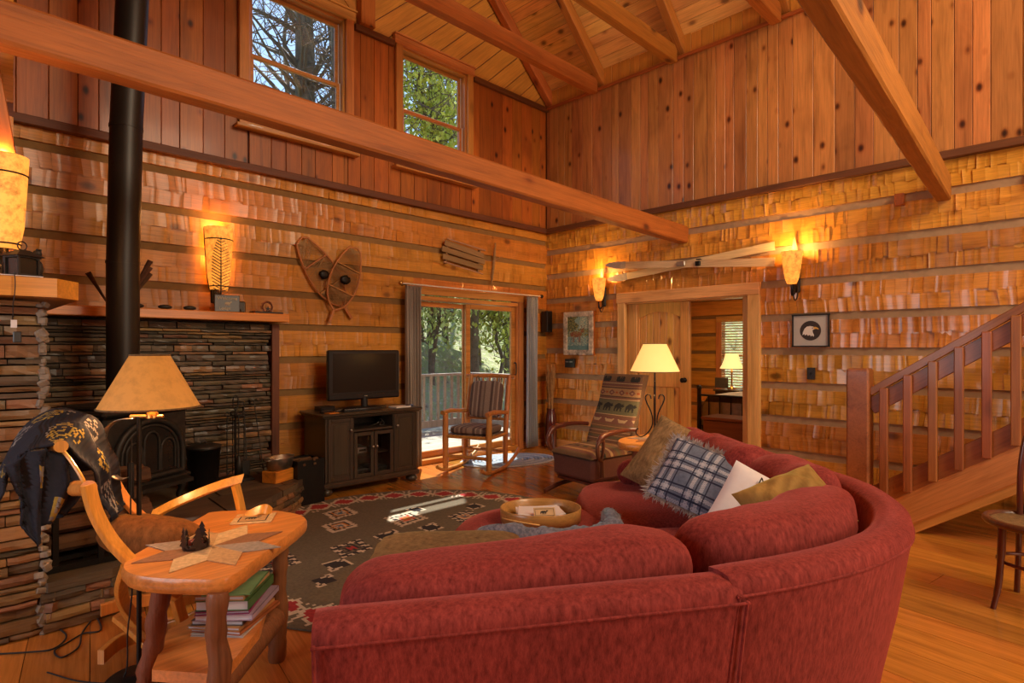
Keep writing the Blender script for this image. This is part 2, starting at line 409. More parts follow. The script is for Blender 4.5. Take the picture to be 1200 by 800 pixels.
def cut(rect, holes):
    s0, s1, z0, z1 = rect
    for h in holes:
        a, b, c, d = h
        if a < s1 and b > s0 and c < z1 and d > z0:
            out = []
            if a > s0: out += cut((s0, a, z0, z1), holes)
            if b < s1: out += cut((b, s1, z0, z1), holes)
            m0, m1 = max(a, s0), min(b, s1)
            if d < z1: out += cut((m0, m1, d, z1), holes)
            if c > z0: out += cut((m0, m1, z0, c), holes)
            return out
    return [rect] if (s1 - s0 > .02 and z1 - z0 > .012) else []

def hewn_log(parent, side, s0, s1, z0, z1, m, amp=1.0):
    """a squared log whose face keeps the scalloped strokes of the broadaxe: every stroke is its own small facet"""
    g = random.Random(int(abs(s0) * 1310 + z0 * 9770 + abs(s1) * 77)); V = []; F_ = []
    H = z1 - z0; nrow = 2 if H > .16 else 1; N = 5
    def put(s, z, o):
        if side == 'back': V.append((s, -o, z))
        elif side == 'left': V.append((s, -1.80 - o, z))
        else: V.append((-o, s, z))
    def face(f): F_.append(f if side != 'right' else f[::-1])
    for r in range(nrow):
        s = s0; zb0, zt0 = z0 + H * r / nrow, z0 + H * (r + 1) / nrow; sl = g.uniform(-.10, .10); depth = g.uniform(-.002, .003)
        while s < s1 - 1e-4:
            w = g.choice((.042, .052, .062, .075, .09)) * g.uniform(.85, 1.15)
            if s + w > s1 - .03: w = s1 - s
            jb = g.uniform(-.018, .012) if r else 0; jt = g.uniform(-.012, .012) if r < nrow - 1 else 0
            off = .012 + depth + g.uniform(-.0022, .0022) + (.001 if r else 0); tx = g.gauss(0, .0030) * amp; tz = g.gauss(-.001, .0035) * amp; cc = g.uniform(.0008, .0042) * amp
            sh = sl + g.uniform(-.05, .05); b = len(V)
            for i in range(N + 1):
                u = i / N
                for j in range(4):
                    v = j / 3; z = zb0 + jb + (zt0 + jt - zb0 - jb) * v
                    ss = min(s1, max(s0, s + w * u + sh * (v - .5) * .12 + (.0015 if 0 < i < N else 0)))
                    o = off + tx * (2 * u - 1) + tz * (2 * v - 1) + cc * (2 * u - 1) ** 2
                    put(ss, z, o)
            for i in range(N):
                for j in range(3): q = b + i * 4 + j; face((q, q + 4, q + 5, q + 1))
            # top and bottom returns of the log
            if r == 0:
                e = len(V)
                for i in range(N + 1): p = V[b + i * 4]; V.append(p); put(min(s1, max(s0, s + w * i / N)), z0 - .001, -.034)
                for i in range(N): q = e + 2 * i; face((q, q + 1, q + 3, q + 2))
            if r == nrow - 1:
                e = len(V)
                for i in range(N + 1): p = V[b + i * 4 + 3]; V.append(p); put(min(s1, max(s0, s + w * i / N)), z1 + .001, -.034)
                for i in range(N): q = e + 2 * i; face((q, q + 2, q + 3, q + 1))
            s += w
    me = bpy.data.meshes.new('log'); me.from_pydata(V, [], F_)
    me.materials.append(m); me.polygons.foreach_set('use_smooth', [True] * len(me.polygons)); me.update()
    o = bpy.data.objects.new('log', me); COL.objects.link(o); o.parent = parent
    q = MB(); c0, c1 = -.030, .004
    if side == 'back': q.box(((s0 + s1) / 2, .013, (z0 + z1) / 2), (s1 - s0, .034, H - .004))
    elif side == 'left': q.box(((s0 + s1) / 2, -1.787, (z0 + z1) / 2), (s1 - s0, .034, H - .004))
    else: q.box((.013, (s0 + s1) / 2, (z0 + z1) / 2), (.034, s1 - s0, H - .004))
    q.build('log_heart', m, o); return o

def logwall(parent, side, a, b, chinks, ch, holes, m, mc, zmax=LEDGE, amp=1.0):
    z = 0.0
    for c in list(chinks) + [None]:
        top = zmax if c is None else c
        for r in cut((a, b, z, top), holes): hewn_log(parent, side, *r, m, amp)
        if c is not None:
            for (s0, s1, z0, z1) in cut((a, b, c - .006, c + ch + .006), holes):
                q = MB(); L = (s1 - s0); cz = (z0 + z1) / 2
                if side == 'right': q.box((.018, (s0 + s1) / 2, cz), (.03, L, z1 - z0))
                elif side == 'left': q.box(((s0 + s1) / 2, -1.80 + .018, cz), (L, .03, z1 - z0))
                else: q.box(((s0 + s1) / 2, .018, cz), (L, .03, z1 - z0))
                q.build('chinking', mc, parent)
            z = c + ch

DOOR_A = (-2.33, -.56, 0.0, 2.10); DOOR_B = (-3.06, -1.28, 0.0, 2.08)
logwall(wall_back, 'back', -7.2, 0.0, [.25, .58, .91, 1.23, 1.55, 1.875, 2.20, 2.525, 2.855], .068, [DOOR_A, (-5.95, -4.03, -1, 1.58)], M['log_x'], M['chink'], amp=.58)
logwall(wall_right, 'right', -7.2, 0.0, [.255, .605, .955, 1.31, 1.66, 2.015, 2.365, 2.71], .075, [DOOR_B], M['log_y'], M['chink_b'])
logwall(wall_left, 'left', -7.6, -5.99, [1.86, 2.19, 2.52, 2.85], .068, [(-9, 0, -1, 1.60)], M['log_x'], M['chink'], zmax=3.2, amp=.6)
# solid cores behind the faces
def core(parent, b0, b1, m=None):
    b0 = Vector(b0); b1 = Vector(b1)
    return MB().box((b0 + b1) / 2, b1 - b0).build('wall_core', m or M['ledge'], parent)
W1 = (-4.19, -3.20, 3.50, 4.84); W2 = (-2.49, -1.52, 3.50, 4.82)
for (a, b, c, d) in cut((-7.2, .16, 0, 7.9), [DOOR_A, W1, W2]): core(wall_back, (a, .034, c), (b, .16, d))
for (a, b, c, d) in cut((-9, 0.034, 0, 5.2), [DOOR_B]): core(wall_right, (.034, a, c), (.16, b, d))
core(wall_left, (-9, -1.766, 0), (-5.99, -1.66, 3.3)); core(wall_left, (-6.08, -1.8, 0), (-5.99, -.0, 3.3))
core(wall_left, (-6.05, -9, 3.28), (-5.96, 0, 4.95)); core(wall_left, (-9.1, -9, 0), (-9, -1.7, 3.4))

# ---- upper vertical boards
def vboards(parent, side, a, b, z0, z1, holes, m, o0, wmin, wmax):
    s = a
    while s < b - .03:
        w = min(U(wmin, wmax), b - s)
        for (p, q, c, d) in cut((s + .002, s + w - .002, z0, z1), holes):
            mid = (p + q) / 2; jig = U(-.003, .003)
            if side == 'back': board('plank', (mid, -o0 - jig, c), (mid, -o0 - jig, d), q - p, .022, m, parent, up=(0, -1, 0), bev=.003)
            else: board('plank', (-o0 - jig, mid, c), (-o0 - jig, mid, d), q - p, .022, m, parent, up=(-1, 0, 0), bev=.003)
        s += w
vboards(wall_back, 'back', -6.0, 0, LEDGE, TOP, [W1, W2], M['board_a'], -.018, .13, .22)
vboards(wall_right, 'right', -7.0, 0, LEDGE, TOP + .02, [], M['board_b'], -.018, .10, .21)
vboards(wall_right, 'right', -7.0, 0, TOP + .02, 5.16, [], M['panel'], -.014, .12, .20)
# dark ledges between logs and boards, caps on top of the boards
board('ledge', (-6.0, -.035, LEDGE + .035), (0, -.035, LEDGE + .035), .07, .07, M['ledge'], wall_back, bev=.006)
board('ledge', (-.035, -7.0, LEDGE + .035), (-.035, -.07, LEDGE + .035), .07, .07, M['ledge'], wall_right, bev=.006)
for (a, b) in ((-6.0, -4.30), (-3.09, -2.60), (-1.41, 0)): board('cap_rail', (a, -.022, TOP + .01), (b, -.022, TOP + .01), .05, .065, M['ledge'], wall_back)
board('cap_rail', (-.018, -7.0, TOP + .02), (-.018, 0, TOP + .02), .035, .035, M['beam'], wall_right)

# ---- gable above the back wall: slanted smooth boards either side of a king post
RX, SL = -2.97, .92; ZE = 4.86                     # ridge x, slope, eave height of the rafter undersides
def roofz(x): return ZE + SL * min(-x, x - 2 * RX)
L = math.hypot(1, SL); dx, dz = 1 / L, SL / L
for sgn in (1, -1):
    dirv = (dx * sgn, dz) ; nv = (-dz * sgn, dx)
    x0, x1 = (RX, 0) if sgn > 0 else (2 * RX, RX)
    region = [(x0, TOP + .02), (x1, TOP + .02), (x1, roofz(x1) + .16), (x0, roofz(x0) + .16)]
    base = Vector((x1 if sgn > 0 else x0, TOP))
    for k in range(-2, 26):
        o0 = k * .205
        c = [(base.x + nv[0] * (o0 + e) + dirv[0] * t, base.y + nv[1] * (o0 + e) + dirv[1] * t) for e, t in ((.005, -9), (.005, 9), (.2, 9), (.2, -9))]
        p = clip(c, region)
        if len(p) < 3: continue
        mid = Vector((sum(q[0] for q in p) / len(p), sum(q[1] for q in p) / len(p)))
        R_ = Matrix(((dirv[0], 0, -dirv[1] * 1), (0, 1, 0), (dirv[1], 0, dirv[0]))) if True else None
        inv = R_.transposed()
        lp = [inv @ Vector((q[0] - mid.x, 0, q[1] - mid.y)) for q in p]; lp = [(v.x, v.z) for v in lp]
        Mx = Matrix(((1, 0, 0), (0, 0, -1), (0, 1, 0))).to_4x4()
        MB().prism(lp, -.02, .0, M=Mx).build('gable_board', M['panel'], wall_back, mat=Matrix.Translation((mid.x, .012, mid.y)) @ R_.to_4x4())
board('king_post', (RX, -.05, TOP + .04), (RX, -.05, 7.5), .17, .10, M['board_a'], wall_back, up=(0, -1, 0))

# ---- ceiling boards, rafters, ties
rl = -RX * L
k = 0; s = 0.0
while s < rl:
    w = min(.142, rl - s); a = s + w / 2; x = -a * dx; z = ZE + a * dz
    off = Vector((dz, 0, dx)) * .165 if False else Vector((dz * .165, 0, dx * .165))
    cpt = Vector((x, 0, z)) + off
    ys = [0.02] + sorted([U(-1.0, -6.5) for _ in range(2)], reverse=True) + [-7.6]
    for y1, y0 in zip(ys[:-1], ys[1:]):
        if y1 - y0 < .3: continue
        board('plank', (cpt.x, y1 - .001, cpt.z), (cpt.x, y0 + .001, cpt.z), w - .003, .02, M['ceil'], ceiling, up=(dz, 0, dx), bev=.003)
    s += .142
q = MB(); q.add([(RX, .02, 7.76), (-6.1, .02, 4.88), (-6.1, -9, 4.88), (RX, -9, 7.76)], [(0, 1, 2, 3)]); q.build('west_slope', M['ceil'], ceiling)
q = MB(); q.add([(RX, .1, 7.80), (.2, .1, 4.9), (.2, -9, 4.9), (RX, -9, 7.80)], [(3, 2, 1, 0)]); q.build('roof_deck', M['ledge'], ceiling)
q = MB(); q.box((-7.5, -4.5, 3.33), (3.1, 9.1, .08)); q.build('low_ceiling', M['ceil'], ceiling)
core(wall_front, (-9, -9.1, 0), (0.1, -9, 7.9), M['board_b'])
RY = [-.06, -.97, -2.13, -3.32, -4.5]
for i, y in enumerate(RY):
    for s_ in (1, -1):
        xa = 0 if s_ > 0 else 2 * RX
        n_ = Vector((dz * s_, 0, dx)) * .075
        board('rafter', Vector((xa + (.0 if s_ > 0 else 0), y, ZE)) + n_ * 1.0, Vector((RX, y, ZE - SL * RX)) + n_, .10, .15, M['beam'], ceiling, up=(dz * s_, 0, dx), bev=.006)
    if i: board('tie_beam', (-.04, y + .075, 4.86), (2 * RX + .04, y + .075, 4.86), .11, .19, M['beam'], ceiling, bev=.006)
board('ridge_beam', (RX, 0, 7.55), (RX, -7.5, 7.55), .12, .2, M['beam'], ceiling)

# ---- two big cross beams at log height, each with a rough wavy lower edge
def big_beam(p0, p1, w, h, label, seed):
    p0 = Vector(p0); p1 = Vector(p1); Ln = (p1 - p0).length; g = random.Random(seed); n = 90
    jig = [g.uniform(-1, 1) for _ in range(n + 1)]; jig = [(jig[max(0, i - 1)] + jig[i] * 2 + jig[min(n, i + 1)]) / 4 for i in range(n + 1)]
    prof = lambda k: [(-w / 2, -h / 2 + .018 + .006 * jig[k]), (-w / 2 + .014 + .007 * jig[k], -h / 2), (w / 2 - .012, -h / 2 + .004 * jig[k]), (w / 2, -h / 2 + .014), (w / 2, h / 2 - .014), (w / 2 - .012, h / 2), (-w / 2 + .012, h / 2 + .004 * jig[-k]), (-w / 2, h / 2 - .014 - .005 * jig[-k])]
    V = []; F_ = []
    for k in range(n + 1): V += [(-Ln / 2 + Ln * k / n, a, b) for a, b in prof(k)]
    for k in range(n):
        for i in range(8): j = (i + 1) % 8; F_.append((k * 8 + i, k * 8 + j, k * 8 + 8 + j, k * 8 + 8 + i))
    F_ += [tuple(range(8))[::-1], tuple(range(n * 8, n * 8 + 8))]
    q = MB(); q.add(V, F_); o = q.build('ceiling_beam', M['beam'], None, mat=Matrix.Translation((p0 + p1) / 2) @ frame(p1 - p0).to_4x4())
    return tag(o, label, None, None, 'structure')
big_beam((0, -2.165, 2.715), (-8.9, -2.165, 2.845), .13, .195, 'long rough-sawn beam crossing the room from upper left to the ski wall', 3)
bb = big_beam((0, -4.655, 2.775), (-5.9, -4.94, 2.785), .115, .22, 'steep rough-sawn beam at upper right ending above the stairs', 5)
q = MB(); q.box((-.035, -4.34, 2.73), (.07, .075, .11), bev=.005); o = q.build('beam_block', M['board_a']); tag(o, 'small dark wooden block on the log wall beside the steep beam', None, None, 'structure')
q = MB(); q.box((-.035, -5.27, 2.75), (.07, .075, .13), bev=.005); o = q.build('beam_block', M['ledge']); tag(o, 'dark wooden block on the log wall at the right edge', None, None, 'structure')
o = board('post', (-6.06, -2.0, 2.56), (-6.0, -1.94, 1.93), .13, .10, M['board_a'], None); o.name = 'knee_brace'; tag(o, 'slanted wooden brace under the long beam at the left edge', None, None, 'structure')
o.matrix_world = Matrix.Translation((-6.075, -1.93, 2.50)) @ frame(Vector((.09, 0, -.60))).to_4x4()

# ---- floor planks (they run at a slight angle to the walls)
fa = math.radians(81.0); fd = (math.cos(fa), math.sin(fa)); fn_ = (-fd[1], fd[0])
room = [(-9, -9), (0.0, -9), (0.0, 0.0), (-5.98, 0), (-5.98, -1.8), (-9, -1.8)]
def floor_plank(o0, t0, t1, w):
    c = [(fn_[0] * (o0 + e) + fd[0] * t, fn_[1] * (o0 + e) + fd[1] * t) for e, t in ((.0015, t0), (.0015, t1), (w - .0015, t1), (w - .0015, t0))]
    a_ = sum(c[i][0] * c[(i + 1) % 4][1] - c[(i + 1) % 4][0] * c[i][1] for i in range(4))
    if a_ < 0: c = c[::-1]
    for reg in ([(-9, -9), (0, -9), (0, -1.8), (-9, -1.8)], [(-5.98, -1.8), (0, -1.8), (0, 0), (-5.98, 0)]):
        pass
    p = clip(c, [(-9, -9), (0, -9), (0, 0), (-9, 0)])
    if len(p) < 3: return
    mx = sum(q_[0] for q_ in p) / len(p); my = sum(q_[1] for q_ in p) / len(p)
    lp = [((q_[0] - mx) * fd[0] + (q_[1] - my) * fd[1], -(q_[0] - mx) * fd[1] + (q_[1] - my) * fd[0]) for q_ in p]
    MB().prism(lp, -.03, 0).build('plank', M['floor'], floor, mat=Matrix.Translation((mx, my, 0)) @ Matrix.Rotation(fa, 4, 'Z'))
o0 = 0.0; rf = random.Random(4)
pos = -3.2
while pos < 9.6:
    w = rf.uniform(.20, .27); t = -10.5 - rf.uniform(0, 2)
    while t < 1.5:
        t2 = t + rf.uniform(3.2, 4.6); floor_plank(pos, t + .0015, t2 - .0015, w); t = t2
    pos += w
q = MB(); q.box((-4.5, -4.5, -.06), (9.3, 9.3, .05)); q.build('subfloor', M['ledge'], floor)
# baseboards
def trimboard(name, p0, p1, w, h, m, label=None, up=(0, 0, 1)):
    o = board(name, p0, p1, w, h, m, None, up); tag(o, label, None, None, 'structure'); return o
trimboard('baseboard_right', (-.045, -1.27, .05), (-.045, -.02, .05), .025, .10, M['trim_door'])
trimboard('baseboard_right', (-.045, -3.85, .05), (-.045, -3.18, .05), .025, .10, M['trim_door'])
trimboard('baseboard_back', (-.55, -.045, .05), (-.06, -.045, .05), .025, .10, M['trim'])

# ---- high windows
def high_window(name, x0, x1, z0, z1, label, zm):
    w = struct(name, label); t = M['trim']
    for x in (x0, x1): board('casing', (x + (-.045 if x == x0 else .045), -.024, z0 - .06), (x + (-.045 if x == x0 else .045), -.024, z1 + .09), .09, .045, t, w, up=(0, -1, 0))
    board('casing', (x0 - .11, -.026, z1 + .05), (x1 + .11, -.026, z1 + .05), .10, .05, t, w, up=(0, -1, 0))
    board('casing_cap', (x0 - .12, -.035, z1 + .108), (x1 + .12, -.035, z1 + .108), .07, .02, t, w)
    board('window_sill', (x0 - .13, -.05, z0 - .075), (x1 + .13, -.05, z0 - .075), .10, .03, t, w)
    board('apron', (x0 - .09, -.015, z0 - .035), (x1 + .09, -.015, z0 - .035), .03, .05, t, w)
    for x in (x0 + .012, x1 - .012): board('jamb', (x, .07, z0), (x, .07, z1), .024, .16, M['trim'], w, up=(0, -1, 0))
    board('jamb', (x0, .07, z1 - .012), (x1, .07, z1 - .012), .16, .024, M['trim'], w)
    board('jamb', (x0, .07, z0 + .012), (x1, .07, z0 + .012), .16, .024, M['trim'], w)
    for nm, a, b, y in (('upper_sash', zm, z1 - .03, .085), ('lower_sash', z0 + .03, zm + .03, .055)):
        q = MB(); r = .04; X0, X1 = x0 + .03, x1 - .03
        for x in (X0 + r / 2, X1 - r / 2): q.box((x, y, (a + b) / 2), (r, .03, b - a), bev=.004)
        for z in (a + r / 2, b - r / 2): q.box(((X0 + X1) / 2, y, z), (X1 - X0 - 2 * r, .03, r), bev=.004)
        s_ = q.build(nm, M['trim'], w)
        MB().box(((X0 + X1) / 2, y, (a + b) / 2), (X1 - X0 - 2 * r, .006, b - a - 2 * r)).build('pane', M['glass'], s_)
        MB().box((X1 - .005, y - .02, (a + b) / 2), (.008, .012, b - a)).build('track', M['white'], w)
high_window('window_1', *W1, 'high double-hung window nearest the stovepipe, a big trunk outside', 4.14)
high_window('window_2', *W2, 'high double-hung window nearer the corner, yellow-green leaves outside', 4.12)

# ---- sliding glass door
dA = struct('door_1', 'wood-framed sliding glass door to the deck')
tA = M['trim']
x0, x1 = -2.33, -.56
board('casing', (x0 - .0, -.03, 2.055), (x1 + .04, -.03, 2.055), .09, .05, M['trim'], dA, up=(0, -1, 0))
board('casing', (x1 + .0, -.025, 0), (x1 + .0, -.025, 2.01), .09, .05, M['trim'], dA, up=(0, -1, 0))
board('casing', (x0 + .0, -.025, 0), (x0 + .0, -.025, 2.01), .09, .05, M['trim'], dA, up=(0, -1, 0))
board('head', (x0, .06, 1.975), (x1, .06, 1.975), .16, .05, tA, dA); board('threshold', (x0, .06, .03), (x1, .06, .03), .17, .06, tA, dA)
for x in (x0 + .03, x1 - .03): board('jamb', (x, .06, .05), (x, .06, 1.95), .05, .15, tA, dA, up=(0, -1, 0))
for nm, a, b, y in (('fixed_panel', x0 + .055, -1.42, .10), ('sliding_panel', -1.50, x1 - .055, .04)):
    q = MB(); r = .075
    for x in (a + r / 2, b - r / 2): q.box((x, y, 1.0), (r, .04, 1.88), bev=.005)
    q.box(((a + b) / 2, y, 1.91), (b - a - 2 * r, .04, .06), bev=.004); q.box(((a + b) / 2, y, .10), (b - a - 2 * r, .04, .08), bev=.004)
    s_ = q.build(nm, tA, dA)
    MB().box(((a + b) / 2, y, 1.01), (b - a - 2 * r, .008, 1.75)).build('pane', M['glass'], s_)
q = MB(); q.tube(spline([(-.655, .0, 1.02), (-.655, -.035, 1.03), (-.655, -.035, 1.17), (-.655, .0, 1.18)], 5), .009, 8); q.build('door_handle', M['blackmetal'], dA)

# ---- wide bedroom doorway with its closed left leaf
dB = struct('door_2', 'pale pine double doorway to the bedroom, left leaf closed'); tB = M['trim_door']
y0, y1 = -3.06, -1.28
board('casing', (-.035, y0 - .02, 2.02), (-.035, y1 + .02, 2.02), .06, .13, tB, dB)
board('casing', (-.03, y0 + .045, 0), (-.03, y0 + .045, 1.955), .13, .055, tB, dB, up=(-1, 0, 0)); board('casing', (-.03, y1 - .045, 0), (-.03, y1 - .045, 1.955), .11, .055, tB, dB, up=(-1, 0, 0))
for y in (y0 + .115, y1 - .10): board('jamb', (.08, y, 0), (.08, y, 1.955), .03, .20, tB, dB, up=(0, 1, 0))
board('jamb', (.08, y0 + .1, 1.955), (.08, y1 - .1, 1.955), .20, .03, tB, dB)
lf = MB(); ly0, ly1 = -2.20, -1.41; X = .10
lf.box((X + .02, (ly0 + ly1) / 2, .98), (.016, ly1 - ly0, 1.90))
for y in (ly0 + .06, ly1 - .05): lf.box((X, y, .98), (.04, .12 if y < -2 else .10, 1.92), bev=.004)
leaf = lf.build('door_leaf', M['leaf'], dB)
# rails: bottom, lock rail, arched top rail
ar = [(ly0 + .12, 1.94), (ly0 + .12, 1.76)] + [(ly0 + .12 + (ly1 - ly0 - .22) * t / 12, 1.76 + .075 * math.sin(PI * t / 12)) for t in range(13)] + [(ly1 - .10, 1.94)]
Mp = Matrix(((0, 0, 1, X - .02), (1, 0, 0, 0), (0, 1, 0, 0), (0, 0, 0, 1)))
MB().prism(ar, 0, .034, M=Mp).build('top_rail', M['leaf'], leaf)
MB().box((X, (ly0 + ly1) / 2 + .02, 1.0), (.04, ly1 - ly0 - .20, .19), bev=.004).build('lock_rail', M['leaf'], leaf)
MB().box((X, (ly0 + ly1) / 2, .13), (.04, ly1 - ly0 - .20, .22), bev=.004).build('bottom_rail', M['leaf'], leaf)
nb = 6
for i in range(nb):
    ww = (ly1 - ly0 - .22) / nb; yc = ly0 + .12 + ww * (i + .5)
    MB().box((X + .006, yc, .98), (.018, ww - .005, 1.88), bev=.004).build('plank', M['leaf'], leaf)
q = MB(); q.lathe([(.0, 0), (.03, 0), (.03, .008), (.012, .012), (.012, .04), (.028, .05), (.03, .065), (.018, .078), (0, .08)], n=14); q.build('door_knob', M['blackmetal'], dB, mat=Matrix.Translation((.08, ly0 + .06, 1.0)) @ Matrix.Rotation(-PI / 2, 4, 'Y'))

# ---- bedroom beyond the doorway
wb = struct('wall_bedroom', 'log walls of the bedroom seen through the open doorway')
BX = 4.3
q = MB()
for (a, b, c, d) in cut((-4.7, .3, 0, 2.8), [(-1.62, -.64, .62, 1.88)]): q.box((BX + .05, (a + b) / 2, (c + d) / 2), (.1, b - a, d - c))
q.box((2.25, .14, 1.4), (4.2, .1, 2.8)); q.box((2.25, -4.6, 1.4), (4.2, .1, 2.8)); q.build('wall_core', M['log_x'], wb)
q = MB(); q.box((2.25, -2.2, 2.85), (4.4, 5.0, .1)); o = q.build('bedroom_ceiling', M['ceil'], wb)
q = MB(); q.box((2.25, -2.2, -.03), (4.2, 4.9, .06)); o = q.build('bedroom_floor', M['floor'], wb)
BW = (-1.62, -.64, .62, 1.88)
for k in range(8):
    z = .0 + k * .335
    for (a, b, c, d) in cut((-4.5, .08, z, z + .27), [BW]): MB().box((BX - .012, (a + b) / 2, (c + d) / 2), (.05, b - a, d - c), bev=.008).build('log', M['log_y'], wb)
    for (a, b, c, d) in cut((-4.5, .08, z + .272, z + .333), [BW]): MB().box((BX + .002, (a + b) / 2, (c + d) / 2), (.03, b - a, d - c)).build('chinking', M['chink'], wb)
    MB().box((2.25, .08, z + .135), (4.1, .05, .27), bev=.01).build('log', M['log_x'], wb); MB().box((2.25, .095, z + .302), (4.1, .03, .06)).build('chinking', M['chink'], wb)
lamp('bedroom_fill_light', 'AREA', (2.3, -2.0, 2.74), 34, (1, .72, .42), d=(0, 0, -1), shape='DISK', size=.5)  # unseen lamp added under the ceiling to brighten the dark bedroom
wB = struct('window_3', 'bedroom window with slatted blind')
for y in (BW[0] - .05, BW[1] + .05): board('casing', (BX - .05, y, BW[2] - .05), (BX - .05, y, BW[3] + .1), .11, .04, M['trim'], wB, up=(-1, 0, 0))
board('casing', (BX - .055, BW[0] - .1, BW[3] + .05), (BX - .055, BW[1] + .1, BW[3] + .05), .04, .11, M['trim'], wB)
MB().box((BX + .05, (BW[0] + BW[1]) / 2, (BW[2] + BW[3]) / 2), (.008, BW[1] - BW[0], BW[3] - BW[2])).build('pane', M['glass'], wB)
board('meeting_rail', (BX + .04, BW[0], 1.25), (BX + .04, BW[1], 1.25), .04, .045, M['trim'], wB)
mslat = plain('blind_slat', (.85, .60, .25), .6)
for k in range(26): MB().box((BX - .068, (BW[0] + BW[1]) / 2, BW[2] + .03 + k * .05), (.035, BW[1] - BW[0] - .02, .004), Matrix.Rotation(.5, 3, 'Y')).build('slat', mslat, wB)

# ---- stairs at the right
SX = -1.12
st = struct('staircase', 'straight wooden stair rising to the right along the log wall'); sm = M['stair']
tb = Vector((0, -.825, .565)).normalized()
P0 = Vector((SX, -4.36, 1.035)); P1 = P0 + tb * 2.6
board('handrail', P0, P1, .07, .055, sm, st); board('rail_fascia', P0 + Vector((.0, 0, -.115)), P1 + Vector((0, 0, -.115)), .03, .12, sm, st)
q = MB(); q.box((0, 0, .62), (.155, .155, 1.18), bev=.012); q.box((0, 0, 1.205), (.15, .15, .03), bev=.012)
nw = q.build('newel_post', sm, st, loc=(SX, -4.29, 0)); 
for k in range(9):
    y = -4.46 - k * .152 ; z = P0.z + (P0.y - y) * (.565 / .825)
    board('baluster', (SX - .035, y, z - .90), (SX - .035, y, z - .03), .055, .045, sm, st, up=(-1, 0, 0), bev=.006)
def stringer(name, off, h, th, m, x):
    a = P0 + Vector((0, .25, -.17)) + Vector((0, 0, off)); b = P1 + Vector((0, 0, off))
    board(name, Vector((x, a.y, a.z)), Vector((x, b.y, b.z)), th, h, m, st)
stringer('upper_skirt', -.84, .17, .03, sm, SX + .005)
stringer('stringer', -1.03, .20, .05, M['stair_pale'], SX + .01)
stringer('lower_skirt', -1.16, .12, .03, M['stair_pale'], SX + .03)
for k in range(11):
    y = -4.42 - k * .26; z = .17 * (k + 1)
    board('tread', (SX + .03, y - .13, z), (-.03, y - .13, z), .29, .035, M['stair_pale'], st)
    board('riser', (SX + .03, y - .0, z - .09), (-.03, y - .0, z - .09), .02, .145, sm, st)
# ================================================================== STONE HEARTH AND FIREPLACE WALL
def slate(name, c, c2):
    return wood(name, c, c2, 0, rough=.62, coat=.1, knots=0, vary=.42, hue=.02, bmp=1.0)
M['slate'] = slate('stacked_slate', (.125, .088, .050), (.045, .034, .022))
M['slate2'] = slate('stacked_slate_warm', (.26, .135, .055), (.10, .050, .022))
M['flag'] = slate('flagstone', (.13, .09, .055), (.07, .05, .033))
M['grey_edge'] = plain('pale_broken_stone', (.26, .21, .16), .85, var=.4, scale=25, bmp=.4)

def stone_mesh(L, D, H, g):
    """a slab of slate with a ragged front: local X length, -Y front, Z height"""
    q = MB(); n = max(3, int(L / .045)); V = []
    for i in range(n + 1):
        x = -L / 2 + L * i / n; e = .006 if i in (0, n) else 0
        yt = -D / 2 + g.uniform(-.007, .006) + e; yb = -D / 2 + g.uniform(-.007, .006) + e; j = g.uniform(-.0025, .0025)
        V += [(x, yb, -H / 2 + .003), (x, yt - .002, 0 + j), (x, yt + .004, H / 2 - .0015 + j * .5), (x, D / 2, H / 2 - .0015), (x, D / 2, -H / 2)]
    F_ = []
    for i in range(n):
        for k in range(5): k2 = (k + 1) % 5; F_.append((i * 5 + k, i * 5 + k2, i * 5 + 5 + k2, i * 5 + 5 + k)[::-1])
    F_ += [(0, 1, 2, 3, 4)[::-1], tuple(n * 5 + k for k in range(5))]
    q.add(V, F_[:-2]); q.add([V[k] for k in range(5)], [(0, 1, 2, 3, 4)]); q.add([V[n * 5 + k] for k in range(5)], [(4, 3, 2, 1, 0)])
    return q
fw = struct('fireplace_wall', 'wall of thin stacked slate behind the stove, under the orange mantel')
g = random.Random(11); cells = []
z = .24
while z < 1.605:
    h = g.choice((.022, .028, .034, .042, .055)); h = min(h, 1.612 - z)
    if h < .012: break
    x = -5.97 - g.uniform(0, .2)
    while x < -4.04:
        L_ = g.uniform(.08, .34) * (1 if h < .045 else .8); x2 = min(x + L_, -4.035)
        if x2 - x > .04: cells.append((max(x, -5.99), x2, z, h, g.uniform(-.018, .016)))
        x += L_
    z += h
vis = sorted(cells, key=lambda c: -(c[1] - c[0]) * c[3]); keep = set(map(id, vis[:292])); rest = MB()
for c in cells:
    xa, xb, z, h, o = c
    q = stone_mesh(xb - xa - .004, .10, h - .004, g)
    if id(c) in keep: q.build('stone', M['slate'] if g.random() < .72 else M['slate2'], fw, loc=((xa + xb) / 2, -.11 + o, z + h / 2))
    else: rest.add([(v[0] + (xa + xb) / 2, v[1] - .11 + o, v[2] + z + h / 2) for v in q.v], q.f)
tag(rest.build('small_stones', M['slate'], fw), kind='stuff')
MB().box((-5.0, -.04, .8), (1.96, .08, 1.62)).build('mortar_bed', M['iron'], fw)
board('side_post', (-4.005, -.10, .0), (-4.005, -.10, 1.60), .07, .17, M['ledge'], fw, up=(0, -1, 0))

